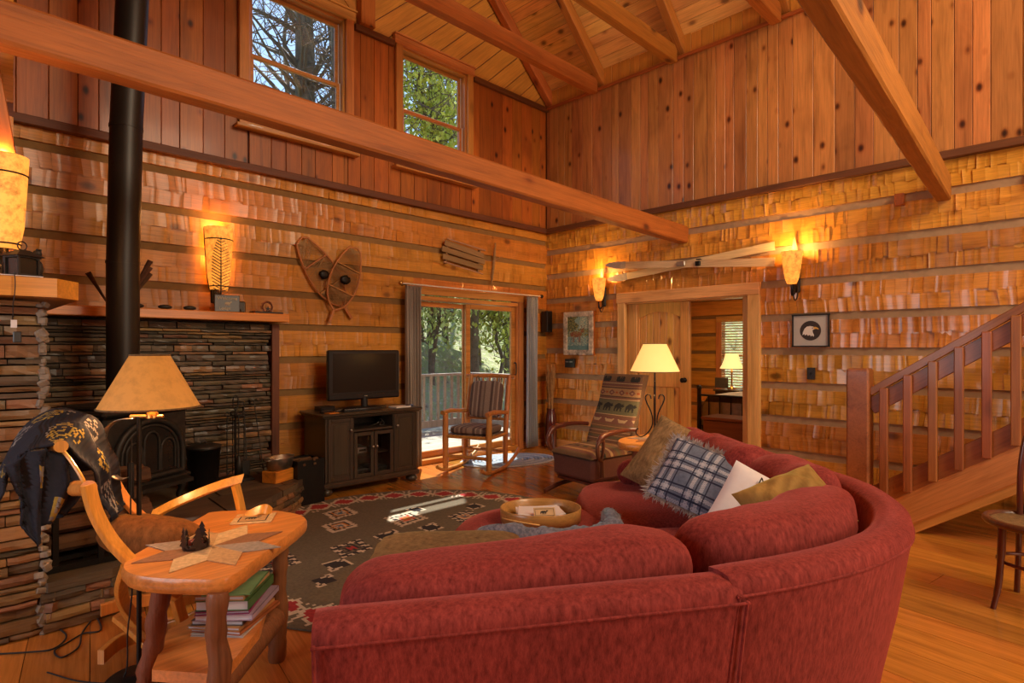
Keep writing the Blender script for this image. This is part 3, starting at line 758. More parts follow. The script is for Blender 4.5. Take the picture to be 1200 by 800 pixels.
# pier at the left edge
pr = struct('stone_pier', 'rough stacked stone pier with a broken pale edge under the left mantel')
MB().box((-6.75, -1.83, .8), (1.60, .08, 1.60)).build('mortar_bed', M['iron'], pr)
z = .0
while z < 1.59:
    h = g.choice((.03, .04, .05, .065)); h = min(h, 1.60 - z)
    if h < .015: break
    x2 = -5.90 + g.uniform(-.018, .014)
    for k in range(3):
        L_ = g.uniform(.10, .26); q = stone_mesh(L_ - .004, .16, h - .004, g)
        q.build('stone', M['slate2'] if g.random() < .75 else M['slate'], pr, loc=(x2 - L_ / 2, -1.93 + g.uniform(-.015, .012), z + h / 2)); x2 -= L_
    # broken corner chip
    q = MB()
    for _ in range(2):
        q.box((g.uniform(-.012, .008), g.uniform(-.01, .01), g.uniform(-.3, .3) * h), (g.uniform(.02, .045), .03, h * g.uniform(.5, .9)), Euler((g.uniform(-.4, .4), g.uniform(-.5, .5), g.uniform(-.6, .6))).to_matrix(), bev=.004)
    q.build('chip', M['grey_edge'], pr, loc=(-5.895 + g.uniform(-.008, .008), -2.005, z + h / 2))
    z += h

# mantel (one shelf that turns the corner)
mt = struct('mantel', 'thick orange wooden mantel shelf running over the slate wall and the pier')
M['mantel'] = wood('mantel_wood', (.76, .28, .032), (.56, .17, .018), 0, rough=.4, coat=.3, knots=.4, vary=.05)
board('shelf', (-6.0, -.16, 1.655), (-3.93, -.16, 1.655), .32, .075, M['mantel'], mt, bev=.006)
MB().prism([(-7.4, -2.15), (-5.86, -2.15), (-5.76, -2.02), (-5.76, -.30), (-5.98, -.30), (-5.98, -1.80), (-7.4, -1.80)], 1.612, 1.70).build('shelf', M['mantel'], mt)

# raised hearth: flagstone top over courses of stone
hr = struct('hearth', 'raised stone hearth with a flagstone top under the stove')
HZ = .245
outl = [(-5.985, -.10), (-5.985, -1.93), (-5.88, -2.03), (-5.62, -2.02), (-5.28, -1.86), (-4.86, -1.54), (-4.50, -1.20), (-4.16, -.92), (-3.98, -.72), (-3.93, -.10)]
cx, cyh = -5.05, -.9
MB().prism([(cx + (p[0] - cx) * .955, cyh + (p[1] - cyh) * .95) for p in outl], .0, HZ - .05).build('mortar_bed', M['iron'], hr)
# flagstones: cut the outline into irregular slabs
cutsx = [-6.0, -5.45, -4.95, -4.45, -3.9]; cutsy = [-2.2, -1.45, -.85, -.05]
for i in range(4):
    for j in range(3):
        a0, a1 = cutsx[i] + (.12 * j if i else 0), cutsx[i + 1] + (.12 * j if i < 3 else 0); b0, b1 = cutsy[j], cutsy[j + 1]
        p = clip(outl if False else outl, [(a0 + .005, b0 + .005), (a1 - .005, b0 + .005), (a1 - .005 + .03, b1 - .005), (a0 + .005 + .03, b1 - .005)])
        if len(p) >= 3:
            a_ = sum(p[k][0] * p[(k + 1) % len(p)][1] - p[(k + 1) % len(p)][0] * p[k][1] for k in range(len(p)))
            if abs(a_) < .01: continue
            MB().prism(p, HZ - .05, HZ + g.uniform(-.003, .002)).build('flagstone', M['flag'], hr)
for c in range(4):
    z = .002 + c * .048; k = 0
    for (pa, pb) in zip(outl[1:-1], outl[2:]):
        A_ = Vector((pa[0], pa[1], 0)); B_ = Vector((pb[0], pb[1], 0)); d = (B_ - A_); Ln = d.length; d.normalize(); t = g.uniform(-.05, 0)
        while t < Ln - .02:
            l_ = min(g.uniform(.14, .34), Ln - t + .02); m_ = A_ + d * (t + l_ / 2)
            inw = Vector((-d.y, d.x, 0)) * (.055 + g.uniform(-.015, .012))
            stone_mesh(l_ - .004, .10, .046, g).build('stone', M['slate2'] if g.random() < .6 else M['slate'], hr, mat=Matrix.Translation(m_ + inw + Vector((0, 0, z + .024))) @ frame(d).to_4x4()); t += l_

# ---- wood stove with arched windows
sv = thing('wood_stove', 'black cast-iron wood stove with arched windows under the stovepipe', 'stove', (-5.33, -.78, HZ), math.radians(30))
ir = M['iron']
q = MB(); q.box((0, 0, .44), (.66, .46, .50), bev=.02); q.box((0, 0, .20), (.70, .50, .03), bev=.01); q.build('body', ir, sv)
q = MB(); q.box((0, 0, .705), (.76, .56, .035), bev=.015); q.box((0, 0, .735), (.62, .44, .03), bev=.012); q.lathe([(.11, .745), (.11, .80), (.10, .81)], n=20); q.build('top_plate', ir, sv)
q = MB(); q.prism([(-.30, 0), (.30, 0), (.24, -.13), (-.24, -.13)], .175, .20, M=Matrix.Translation((0, -.24, 0))); q.build('ash_lip', ir, sv)
for x in (-.28, .28):
    for y in (-.19, .19):
        q = MB(); q.tube(spline([(x, y, .20), (x * 1.06, y * 1.1, .12), (x * 1.02, y * 1.04, .05), (x * 1.14, y * 1.2, .0)], 4), [.03] * 5 + [.022] * 4 + [.020] * 3 + [.026], 8, caps=True); q.build('leg', ir, sv)
dr = MB(); Yf = -.235
for (a, b, r_) in ((.265, .235, .022), (.225, .20, .012)):
    pts = [(-a, Yf - .012, .24)] + [(-a + 0, Yf - .012, .30)] + [(a * -math.cos(t * PI / 14), Yf - .012, .40 + b * math.sin(t * PI / 14)) for t in range(15)] + [(a, Yf - .012, .30), (a, Yf - .012, .24)]
    dr.tube(pts, r_, 8)
dr.tube([(-.265, Yf - .012, .245), (.265, Yf - .012, .245)], .022, 8)
for cxa in (-.135, 0, .135):
    hh = .20 if cxa == 0 else .14
    dr.tube([(cxa - .06, Yf - .016, .28)] + [(cxa - .06 * math.cos(t * PI / 8), Yf - .016, .28 + hh + .075 * math.sin(t * PI / 8)) for t in range(9)] + [(cxa + .06, Yf - .016, .28)], .0095, 6)
door = dr.build('door', ir, sv)
q = MB(); q.prism([(-.24, .27)] + [(-.24 * math.cos(t * PI / 14), .40 + .21 * math.sin(t * PI / 14)) for t in range(15)] + [(.24, .27)], 0, .006, M=Matrix(((1, 0, 0, 0), (0, 0, 1, Yf - .012), (0, 1, 0, 0), (0, 0, 0, 1)))); q.build('glass', M['darkglass'], door)
q = MB(); q.tube([(-.33, Yf + .02, .46), (-.37, Yf - .05, .46), (-.37, Yf - .05, .38)], .010, 8); q.build('handle', M['steel'], door)
# stovepipe
pp = thing('stovepipe', 'tall black stovepipe rising from the stove through the roof', 'pipe', (-5.33, -.78, HZ + .80))
pts = [(0, 0, .01), (0, 0, .9), (.02, 0, 1.9), (.06, 0, 2.9), (.12, 0, 4.45)]
q = MB(); q.tube(pts, .100, 28); q.build('pipe', M['pipe'], pp)
for z, x in ((.92, .0), (1.87, .019)):
    q = MB(); q.tube([(x, 0, z), (x, 0, z + .02)], .1035, 28); q.build('joint_ring', M['pipe'], pp)
q = MB(); q.tube([(0, 0, -.055), (0, 0, .02)], .106, 24); q.build('collar', ir, pp)

# ---- firewood rack and logs on the hearth
fr = thing('firewood_rack', 'low black metal firewood rack on the hearth behind the bent-arm chair', 'rack', (-5.70, -1.64, HZ), math.radians(4))
q = MB(); 
for y in (-.12, .12): q.box((0, y, .03), (.60, .03, .02))
q.box((0, 0, .01), (.03, .27, .02)); q.build('base', M['blackmetal'], fr)
for x in (-.20, .20):
    for y in (-.155, .155): MB().box((x, y, .24), (.032, .016, .50), bev=.003).build('upright', M['blackmetal'], fr)
lg = random.Random(5)
def firewood(loc, Ln, r, rot, label):
    o = thing('firewood_log', label, 'firewood', loc, rot, 'split logs stacked in the firewood rack')
    n = 9; prof = [(math.cos(2 * PI * k / n) * r * lg.uniform(.78, 1.1) * 1.25, math.sin(2 * PI * k / n) * r * lg.uniform(.78, 1.05) * .95) for k in range(n)]
    V = []; S_ = 8
    for i in range(S_ + 1):
        for (a, b) in prof: j = 1 + lg.uniform(-.06, .06); V.append((-Ln / 2 + Ln * i / S_, a * j, b * j))
    F_ = []
    for i in range(S_):
        for k in range(n): k2 = (k + 1) % n; F_.append((i * n + k, i * n + k2, i * n + n + k2, i * n + n + k)[::-1])
    mi = [0 if (k % 9) in (0, 1, 7, 8, 6) else 1 for _ in range(S_) for k in range(n)]
    q = MB(); q.add(V, F_); q.m = mi; q.build('wood', [M['firewood'], M['firebark']], o)
    for e in (0, S_): q = MB(); s_ = .002 * (1 if e else -1); q.add([(V[e * n + k][0] + s_, V[e * n + k][1] * .97, V[e * n + k][2] * .97) for k in range(n)], [tuple(range(n)) if e else tuple(range(n))[::-1]]); q.build('cut_end', M['firecut'], o)
rows = [(.115, [-.075, .075], -.06), (.215, [-.07, .07], .02), (.315, [-.065, .07], -.01), (.41, [-.05, .07], .03)]
for ri, (z, ys, xo) in enumerate(rows):
    for yi, y in enumerate(ys):
        c = fr.location + Matrix.Rotation(math.radians(4), 3, 'Z') @ Vector((xo + lg.uniform(-.02, .02), y, z - .02))
        firewood(c, .62 + lg.uniform(-.04, .04), .052, math.radians(4) + lg.uniform(-.03, .03), ['split log in the firewood rack, bottom row', 'split log in the firewood rack, second row up', 'split log in the firewood rack, third row up', 'split log lying on top of the firewood rack'][ri] + (', nearer the camera' if yi == 0 else ', nearer the stove'))

# lower stack of firewood left of the rack, behind the draped blanket
fr2 = thing('firewood_rack', 'dark metal firewood holder at the left behind the draped chair', 'rack', (-5.80, -2.02, 0), math.radians(14)) if False else None

# ---- buckets, poker stand, ash pan, block, bin
def bucket(name, label, loc, r, h, m, mb, cat='bucket', lid=True):
    o = thing(name, label, cat, loc)
    q = MB(); q.lathe([(r * .82, 0), (r * .84, .004), (r, h), (r * 1.03, h), (r * 1.03, h - .012), (r * .97, h - .012), (r * .80, .012), (0, .012)], n=28); q.build('body', m, o)
    if lid: q = MB(); q.lathe([(r * 1.05, h + .001), (r * 1.05, h + .012), (r * .6, h + .028), (.02, h + .034), (.0, h + .034)], n=28); q.tube([(-.03, 0, h + .03), (0, 0, h + .055), (.03, 0, h + .03)], .005, 6); q.build('lid', mb, o)
    q = MB(); q.tube(arc((0, 0, h - .03), r * 1.06, PI * 1.02, PI * 1.98, 12, 'xz'), .003, 6); q.build('handle', M['steel'], o)
    return o
bucket('coal_bucket', 'tall black lidded ash bucket on the hearth right of the stove', (-4.74, -.55, HZ), .125, .34, M['blackmetal'], M['iron'])
pk = thing('fireplace_tool_set', 'black wrought-iron fireplace tool stand against the slate wall', 'tools', (-4.44, -.40, HZ))
q = MB(); q.box((0, 0, .012), (.26, .18, .024), bev=.006); q.build('base', M['iron'], pk)
q = MB(); q.tube([(0, 0, .02), (0, 0, .60)], .008, 8); q.tube(spline([(0, 0, .60), (-.02, 0, .64), (-.02, 0, .70), (0, 0, .73), (.02, 0, .70), (.02, 0, .64), (0, 0, .60)], 4), .006, 6); q.tube([(-.07, 0, .55), (.07, 0, .55)], .005, 6); q.tube([(0, -.07, .55), (0, .07, .55)], .005, 6); q.build('stand', M['iron'], pk)
for i, (x, y, nm) in enumerate(((-.07, 0, 'poker'), (.07, 0, 'shovel'), (0, -.07, 'brush'), (0, .07, 'tongs'))):
    q = MB(); q.tube([(x, y, .05), (x, y, .56)], .005, 6); q.tube(arc((x, y, .575), .016, 0, 2 * PI, 10, 'xz'), .004, 5)
    if nm == 'shovel': q.box((x, y - .008, .10), (.09, .012, .13), bev=.004)
    elif nm == 'brush': q.lathe([(.012, .22), (.03, .16), (.035, .06), (0, .06)], (x, y, 0), 10)
    elif nm == 'tongs': q.tube([(x + .02, y, .05), (x + .012, y, .50)], .004, 5)
    else: q.tube([(x, y, .06), (x + .03, y, .09)], .005, 5)
    q.build(nm, M['iron'], pk)
# leaning ladder-like grate tool
lt = thing('popcorn_popper', 'black long-handled wire grate leaning against the slate wall', 'grate', (-4.27, -.30, HZ))
q = MB()
for x in (-.045, .045): q.tube([(x * 1.6, -.10, .008), (x, .06, .66)], .005, 6)
for k in range(9): t = .1 + k * .1; q.tube([(-.07 * (1 - t) - .045 * t, -.10 + .16 * t, .652 * t), (.07 * (1 - t) + .045 * t, -.10 + .16 * t, .652 * t)], .0035, 5)
q.build('grate', M['iron'], lt); lt.name = 'wire_grate'
bl = thing('wood_block', 'orange wooden block on the right end of the hearth', 'block', (-4.17, -.66, HZ), .45)
MB().box((0, 0, .05), (.26, .15, .10), bev=.006).build('block', M['mantel'], bl)
pn = thing('metal_basin', 'oval galvanised basin standing on the orange wooden block', 'basin', (-4.17, -.66, HZ + .10), .45)
q = MB(); q.lathe([(.085, .001), (.10, .01), (.115, .10), (.122, .105), (.118, .098), (.105, .014), (0, .012)], n=28, sx=1.15, sy=.8); q.build('basin', M['steel'], pn)
for s_ in (-1, 1): q = MB(); q.tube(arc((s_ * .135, 0, .095), .03, -PI / 2, PI / 2, 8, 'xy') if s_ > 0 else arc((-.135, 0, .095), .03, PI / 2, PI * 1.5, 8, 'xy'), .004, 6); q.build('handle', M['steel'], pn)
tn = thing('wood_bin', 'small black open bin beside the television cabinet', 'bin', (-3.94, -.62, 0) , .1)
q = MB(); hw, hd, hh = .125, .12, .40
for x, y, a, b in ((-hw, 0, .012, 2 * hd), (hw, 0, .012, 2 * hd), (0, -hd, 2 * hw + .012, .012), (0, hd, 2 * hw + .012, .012)): q.box((x, y, hh / 2), (a, b, hh))
q.box((0, 0, .01), (2 * hw, 2 * hd, .02)); q.build('bin', M['blackmetal'], tn)
kd = MB(); gg = random.Random(3)
for k in range(16): kd.box((gg.uniform(-.08, .08), gg.uniform(-.08, .08), .375 + gg.uniform(-.03, .02)), (.16, .022, .018), Euler((gg.uniform(-.3, .3), gg.uniform(-.2, .2), gg.uniform(0, 3))).to_matrix())
kd = kd.build('kindling', M['firebark'], None, loc=(-3.94, -.62, 0)); tag(kd, 'dark broken kindling heaped in the black bin', 'kindling', None, 'stuff')

# ================================================================== OUTSIDE: deck, railing, woods
dk = struct('deck', 'grey weathered deck outside the sliding door')
M['deck'] = wood('weathered_deck', (.42, .39, .33), (.30, .28, .24), 0, rough=.8, knots=.2, vary=.12)
M['rail'] = wood('grey_rail', (.36, .31, .27), (.24, .20, .17), 2, rough=.8, knots=.0, vary=.08)
for k in range(18): board('deck_board', (-5.5, .26 + k * .145, -.05), (1.6, .26 + k * .145, -.05), .138, .03, M['deck'], dk)
DY = 2.35
dr_ = struct('deck_railing', 'grey wooden railing around the deck')
board('top_rail', (-5.5, DY, .93), (.66, DY, .93), .14, .04, M['rail'], dr_); board('bottom_rail', (-5.5, DY, .10), (.6, DY, .10), .05, .12, M['rail'], dr_)
board('top_rail', (.6, DY - .03, .93), (.6, .25, .93), .14, .04, M['rail'], dr_); board('bottom_rail', (.6, DY, .10), (.6, .25, .10), .05, .12, M['rail'], dr_)
board('post', (.6, DY, -.04), (.6, DY, .92), .10, .10, M['rail'], dr_, up=(0, -1, 0))
for k in range(28): board('baluster', (-3.6 + k * .15, DY, .1), (-3.6 + k * .15, DY, .92), .055, .035, M['rail'], dr_, up=(0, -1, 0))
for k in range(13): board('baluster', (.6, DY - .16 - k * .15, .1), (.6, DY - .16 - k * .15, .92), .055, .035, M['rail'], dr_, up=(0, -1, 0))
# hillside
hm, nt, n, l, P = nodemat('leaf_litter')
v = objvec(n, l, rand=False); f = noise(n, l, v, 5, 6, .75)
r = ramp(n, [(.3, (.16, .14, .08)), (.44, (.46, .42, .28)), (.54, (.34, .42, .14)), (.66, (.74, .68, .54))]); l.new(f, r.inputs[0]); l.new(r.outputs[0], P.inputs['Base Color']); P.inputs['Roughness'].default_value = .95
bump(n, l, P, f, 1.0, .1)
gr = random.Random(9)
def hz(x, y): return -1.1 + .52 * max(0, y - 3.2) ** 1.0 * (1 if y < 12 else 1) + .25 * math.sin(x * .8) + .2 * math.sin(y * 1.3 + x)
q = MB(); q.grid(lambda u, v: (-22 + 44 * u, 2.6 + 22 * v, hz(-22 + 44 * u, 2.6 + 22 * v) + gr.uniform(-.12, .12)), 70, 40); o = q.build('hillside', hm); tag(o, 'leaf-covered wooded hillside behind the deck', None, None, 'structure')
q = MB(); q.grid(lambda u, v: (6.5 + 9 * u, -12 + 16 * v, -1.2 + 5.5 * u + gr.uniform(-.25, .25)), 40, 60); o = q.build('hillside', hm); tag(o, 'leafy bank outside the bedroom window', None, None, 'structure')
M['trunk'] = plain('tree_bark', (.16, .13, .10), .9, var=.4, scale=9, bmp=.6)
M['twig'] = plain('twigs', (.14, .11, .09), .9)
M['leafy'] = plain('spring_leaves', (.55, .62, .12), .7, var=.5, scale=3)
M['leafg'] = plain('green_leaves', (.50, .62, .20), .7, var=.5, scale=3)
def tree(x, y, h, r, label, group, leaves=None, branches=40, seed=1, spread=2.4, leafn=600, lz=(.0, 1)):
    o = thing('tree', label, 'tree', (x, y, hz(x, y) - .2), 0, group); g_ = random.Random(seed)
    q = MB(); pts = [(g_.uniform(-.05, .05) * k, g_.uniform(-.05, .05) * k, h * k / 6) for k in range(7)]; q.tube(spline(pts, 3), [r * (1 - .7 * i / 18) for i in range(19)], 9, wob=.06); q.build('trunk', M['trunk'], o)
    br = MB(); tips = []
    for b in range(branches):
        z = h * g_.uniform(.3, .98); a = g_.uniform(0, 2 * PI); L_ = spread * g_.uniform(.4, 1) * (1.15 - .5 * z / h)
        p = [Vector((0, 0, z))]; d = Vector((math.cos(a), math.sin(a), g_.uniform(.3, .9))).normalized()
        for s_ in range(5): d = (d + Vector((g_.uniform(-.3, .3), g_.uniform(-.3, .3), g_.uniform(-.1, .3)))).normalized(); p.append(p[-1] + d * L_ / 5)
        br.tube(p, [r * .22, r * .17, r * .12, r * .08, r * .05, .006], 4, caps=False); tips += p[2:]
        for s_ in range(7):
            c = p[g_.randint(1, 5)]; d2 = Vector((g_.uniform(-1, 1), g_.uniform(-1, 1), g_.uniform(-.2, 1))).normalized(); e = c + d2 * L_ * .35; e2 = e + Vector((g_.uniform(-.3, .3), g_.uniform(-.3, .3), g_.uniform(0, .4)))
            br.tube([c, e, e2], [.016, .010, .004], 3, caps=False); tips += [e, e2]
    tag(br.build('branches', M['twig'], o), kind='stuff')
    if leaves:
        lf_ = MB(); tips = [t_ for t_ in tips if t_.z > h * lz[0]] or tips
        for k in range(leafn):
            c = g_.choice(tips) + Vector((g_.gauss(0, .3), g_.gauss(0, .3), g_.gauss(0, .3))); s_ = g_.uniform(.04, .09)
            R_ = Euler((g_.uniform(0, 6), g_.uniform(0, 6), g_.uniform(0, 6))).to_matrix()
            lf_.add([c + R_ @ Vector(p_) for p_ in ((-s_, 0, 0), (0, -s_ * .6, 0), (s_, 0, 0), (0, s_ * .6, 0))], [(0, 1, 2, 3)])
        tag(lf_.build('foliage', leaves, o), kind='stuff')
    return o
# the big bare trunk seen in the first high window
tp = ony(354, 60, 8.0); tree(tp.x, 8.0, 15, .34, 'big bare grey tree trunk outside the high window by the stovepipe', None, None, 70, 2, 3.6)
tree(-.9, 4.3, 17, .10, 'tall straight tree behind the deck, added so its crown shades the first high window', None, M['leafg'], 60, 5, 1.5, 4200, (.68, 1))  # added tree: its out-of-view crown blocks sun through the first high window
k = 0
for i in range(24):
    y = gr.uniform(5.2, 17); t_ = gr.uniform(-.55, .16); d = (y - CAM.y) / (.7077 + .7065 * (-t_)); x = CAM.x + d * (.7065 + .7077 * t_)
    y = CAM.y + d * (.7077 - .7065 * t_)
    if y < 4.8 or abs(x - tp.x) < .8: continue
    tree(x, y, gr.uniform(8, 14), gr.uniform(.06, .15), 'slender trunk among the trees on the wooded hillside', 'slender trees on the hillside', None, 14, 30 + i, 2.2)
# young-leaf trees: in the second high window and through the glass door
for i, (px, yy, hh_, mm, lab) in enumerate(((505, 6.4, 9.0, 'leafy', 'yellow-green leafing tree outside the second high window'), (520, 9.5, 10.5, 'leafy', 'taller leafing tree further back behind the second high window'),
        (508, 6.0, 3.4, 'leafg', 'low green leafy sapling seen through the left door panel'), (562, 7.0, 4.2, 'leafg', 'bright green sapling seen through the right door panel'), (585, 6.0, 3.2, 'leafy', 'yellow-green sapling at the right side of the glass door'), (495, 8.0, 5.0, 'leafg', 'green sapling behind the curtain side of the glass door'))):
    p = ony(px, 400, yy); tree(p.x, yy, hh_, .07, lab, None, M[mm], 46 if hh_ > 5 else 24, 80 + i, 2.2 if hh_ > 5 else 1.5, 5200 if hh_ > 5 else 2600)
# ================================================================== THE BIG RED CURVED SOFA
sofa = thing('sectional_sofa', 'big curved dusty-red chenille sectional sofa in the foreground', 'sofa', (0, 0, 0))
S_RED = M['sofa']
def pathfn(P):
    pts = spline([(p[0], p[1], 0) for p in P], 14); cum = [0]
    for a, b in zip(pts[:-1], pts[1:]): cum.append(cum[-1] + (b - a).length)
    def f(s):
        s = max(0, min(cum[-1], s)); i = 0
        while i < len(cum) - 2 and cum[i + 1] < s: i += 1
        t = (s - cum[i]) / max(1e-9, cum[i + 1] - cum[i]); p = pts[i].lerp(pts[i + 1], t)
        a, b = pts[max(0, i - 1)], pts[min(len(pts) - 1, i + 2)]; d = (b - a).normalized(); return p, Vector((-d.y, d.x, 0))
    return f, cum[-1]
near, nL = pathfn([(-5.72, -4.44), (-5.30, -4.71), (-4.86, -4.99)])
curv, cL = pathfn([(-4.885, -4.97), (-4.66, -5.07), (-4.40, -5.15), (-4.10, -5.18), (-3.78, -5.11), (-3.49, -4.95), (-3.27, -4.72), (-3.05, -4.44), (-2.82, -4.16), (-2.62, -3.95), (-2.44, -3.77)])
def back_shell(f, Ln, zt, name, ztop2=None):
    ns = max(14, int(Ln / .05))
    # profile: (inward offset, height)
    pr_ = [(.20, .06), (.13, .07), (.115, .12), (.085, .30), (.045, .50), (.012, zt - .10), (.0, zt - .045), (.006, zt - .018), (.026, zt - .003), (.06, zt), (.095, zt - .004), (.118, zt - .022), (.128, zt - .05), (.150, .48), (.165, .28), (.20, .10)]
    q = MB(); V = []; m = len(pr_)
    for i in range(ns + 1):
        e = min(i, ns - i); s = Ln * i / ns; sh = .012 if e == 0 else 0
        p, nn = f(s)
        for (o, z) in pr_:
            z2 = z + (((ztop2 - zt) * (s / Ln)) if ztop2 and z > .4 else 0)
            V.append((p.x + nn.x * (o + sh * (1 if o < .1 else -1)), p.y + nn.y * (o + sh * (1 if o < .1 else -1)), z2 - (sh * .6 if z > .5 else 0)))
    F_ = []
    for i in range(ns):
        for k in range(m): k2 = (k + 1) % m; F_.append((i * m + k, i * m + m + k, i * m + m + k2, i * m + k2))
    q.add(V, F_, 0, True); q.add(V[:m], [tuple(range(m))]); q.add(V[-m:], [tuple(range(m))[::-1]])
    o = q.build(name, S_RED, sofa)
    w = MB(); w.tube([Vector((f(Ln * i / ns)[0].x, f(Ln * i / ns)[0].y, 0)) + f(Ln * i / ns)[1] * .001 + Vector((0, 0, zt - .050 + ((ztop2 - zt) * i / ns if ztop2 else 0))) for i in range(ns + 1)], .0042, 6)
    for s in (0.006, Ln - .006):
        p, nn = f(s); w.tube([Vector((p.x, p.y, 0)) + nn * o_ + Vector((0, 0, z_)) for o_, z_ in pr_[2:7]], .0042, 6)
    w.build('piping', S_RED, o)
    return o
back_shell(near, nL, .80, 'back_frame'); back_shell(curv, cL, .815, 'back_frame', .80)

def path_cushion(name, f, s0, s1, o0, o1, z0, z1, e=.42, lean=0.0, seed=0, sag=0.0, parent=None, nu=40, nv=22, wr=.006, tilt=0.0):
    """a plump upholstered cushion that follows the sofa's line"""
    g_ = random.Random(seed); ph = [g_.uniform(0, 6) for _ in range(6)]
    def sp(v, p): return math.copysign(abs(v) ** p, v)
    def fn(u, v):
        th = 2 * PI * u; b = -PI / 2 + PI * v
        X = sp(math.cos(b), e) * sp(math.cos(th), e); Y = sp(math.cos(b), e * 1.5) * sp(math.sin(th), e * 1.5); Z = sp(math.sin(b), e)
        w_ = wr * (math.sin(X * 9 + Z * 4 + ph[0]) * .6 + math.sin(X * 17 - Z * 9 + ph[1]) * .4 + math.sin(Z * 12 + X * 5 + ph[2]) * .4)
        s = s0 + (s1 - s0) * (X + 1) / 2; zc = z0 + (z1 - z0) * (Z + 1) / 2
        puff = 1 + .28 * (1 - X * X) * (1 - Z * Z)
        off = (o0 + o1) / 2 + (o1 - o0) / 2 * Y * puff + w_ + lean * (1 - (Z + 1) / 2)
        if Z > 0: zc += sag * math.cos(X * PI / 2) * Z * 0 - sag * (math.cos(X * PI) * .5) * Z + tilt * X * Z
        p, nn = f(s); return Vector((p.x + nn.x * off, p.y + nn.y * off, zc + w_ * .6))
    q = MB(); q.grid(fn, nu, nv, 0, True, wrap_u=True); o = q.build(name, S_RED, parent or sofa)
    w = MB()
    for sd in (.84, -.84):
        pts = []
        for i in range(64):
            a = 2 * PI * i / 64; X = sp(math.cos(a), e * .8) * .985; Z = sp(math.sin(a), e * .8) * .985; s = s0 + (s1 - s0) * (X + 1) / 2; zc = z0 + (z1 - z0) * (Z + 1) / 2
            off = (o0 + o1) / 2 + (o1 - o0) / 2 * sd * .55 + lean * (1 - (Z + 1) / 2); 
            if Z > 0: zc += -sag * (math.cos(X * PI) * .5) * Z + tilt * X * Z
            p, nn = f(s); pts.append(Vector((p.x + nn.x * off, p.y + nn.y * off, zc)))
    return o
# back cushions
path_cushion('back_cushion', near, .035, nL - .02, .135, .39, .42, .845, .36, lean=.10, seed=2, sag=.004, tilt=.026, wr=.005, nu=64, nv=30)
path_cushion('back_cushion', curv, .05, 1.22, .15, .40, .42, .875, .40, lean=.10, seed=3, sag=.015, nu=64, nv=30)
path_cushion('back_cushion', curv, 1.26, 1.92, .15, .40, .42, .89, .48, lean=.10, seed=4, sag=.02)
path_cushion('back_cushion', curv, 1.95, 2.50, .15, .38, .42, .88, .50, lean=.10, seed=5, sag=.02)
path_cushion('back_cushion', curv, 2.53, 2.98, .15, .36, .42, .86, .50, lean=.10, seed=6, sag=.02)
# seats and base
path_cushion('seat_cushion', near, .0, nL + .02, .17, 1.36, .27, .45, .22, seed=7, wr=.004)
path_cushion('seat_cushion', curv, .03, 1.25, .17, .86, .27, .455, .25, seed=8, wr=.004)
path_cushion('seat_cushion', curv, 1.27, 2.18, .17, .88, .27, .455, .25, seed=9, wr=.004)
path_cushion('seat_cushion', curv, 2.20, cL + .10, .17, .93, .25, .465, .36, seed=10, wr=.007, nu=64, nv=26)
def base_strip(f, s0, s1, o1):
    q = MB(); n_ = 24; V = []
    for i in range(n_ + 1):
        p, nn = f(s0 + (s1 - s0) * i / n_)
        for (o_, z_) in ((.15, .05), (o1, .05), (o1 + .01, .27), (.15, .27)): V.append((p.x + nn.x * o_, p.y + nn.y * o_, z_))
    F_ = [(i * 4 + k, i * 4 + 4 + k, i * 4 + 4 + (k + 1) % 4, i * 4 + (k + 1) % 4) for i in range(n_) for k in range(4)] + [(0, 1, 2, 3), (n_ * 4 + 3, n_ * 4 + 2, n_ * 4 + 1, n_ * 4)]
    q.add(V, F_); q.build('base', S_RED, sofa)
base_strip(near, .01, nL - .005, 1.28); base_strip(curv, .02, cL - .02, .80)
for f_, s_, o_ in ((near, .08, .22), (near, nL - .1, .22), (near, .08, 1.2), (near, nL - .1, 1.2), (curv, .6, .2), (curv, 1.5, .2), (curv, 2.4, .2), (curv, cL - .1, .2), (curv, .6, .7), (curv, 1.6, .7), (curv, 2.5, .7), (curv, cL - .1, .7)):
    p, nn = f_(s_); q = MB(); q.lathe([(.028, 0), (.034, .055)], (p.x + nn.x * o_, p.y + nn.y * o_, 0), 12); q.build('foot', M['darkwood'], sofa)
# far arm
p, nn = curv(cL - .03); d_ = Vector((nn.y, -nn.x, 0))
q = MB(); a0 = Vector((p.x, p.y, 0)) + nn * .12; a1 = Vector((p.x, p.y, 0)) + nn * .62
q.grid(lambda u, v: (lambda c, an: c - d_ * 0 + Vector((0, 0, 1)) * ((.53 + .09 * math.sin(an)) if math.sin(an) > 0 else (.53 + .50 * math.sin(an) if True else 0)) + d_ * (-.02 + .095 * math.cos(an)))(a0.lerp(a1, v), 2 * PI * u), 24, 8, 0, True, wrap_u=True)
q.ball(a1 + Vector((0, 0, .53)) - d_ * .02, (.098, .098, .090)); q.build('arm', S_RED, sofa)
q = MB()

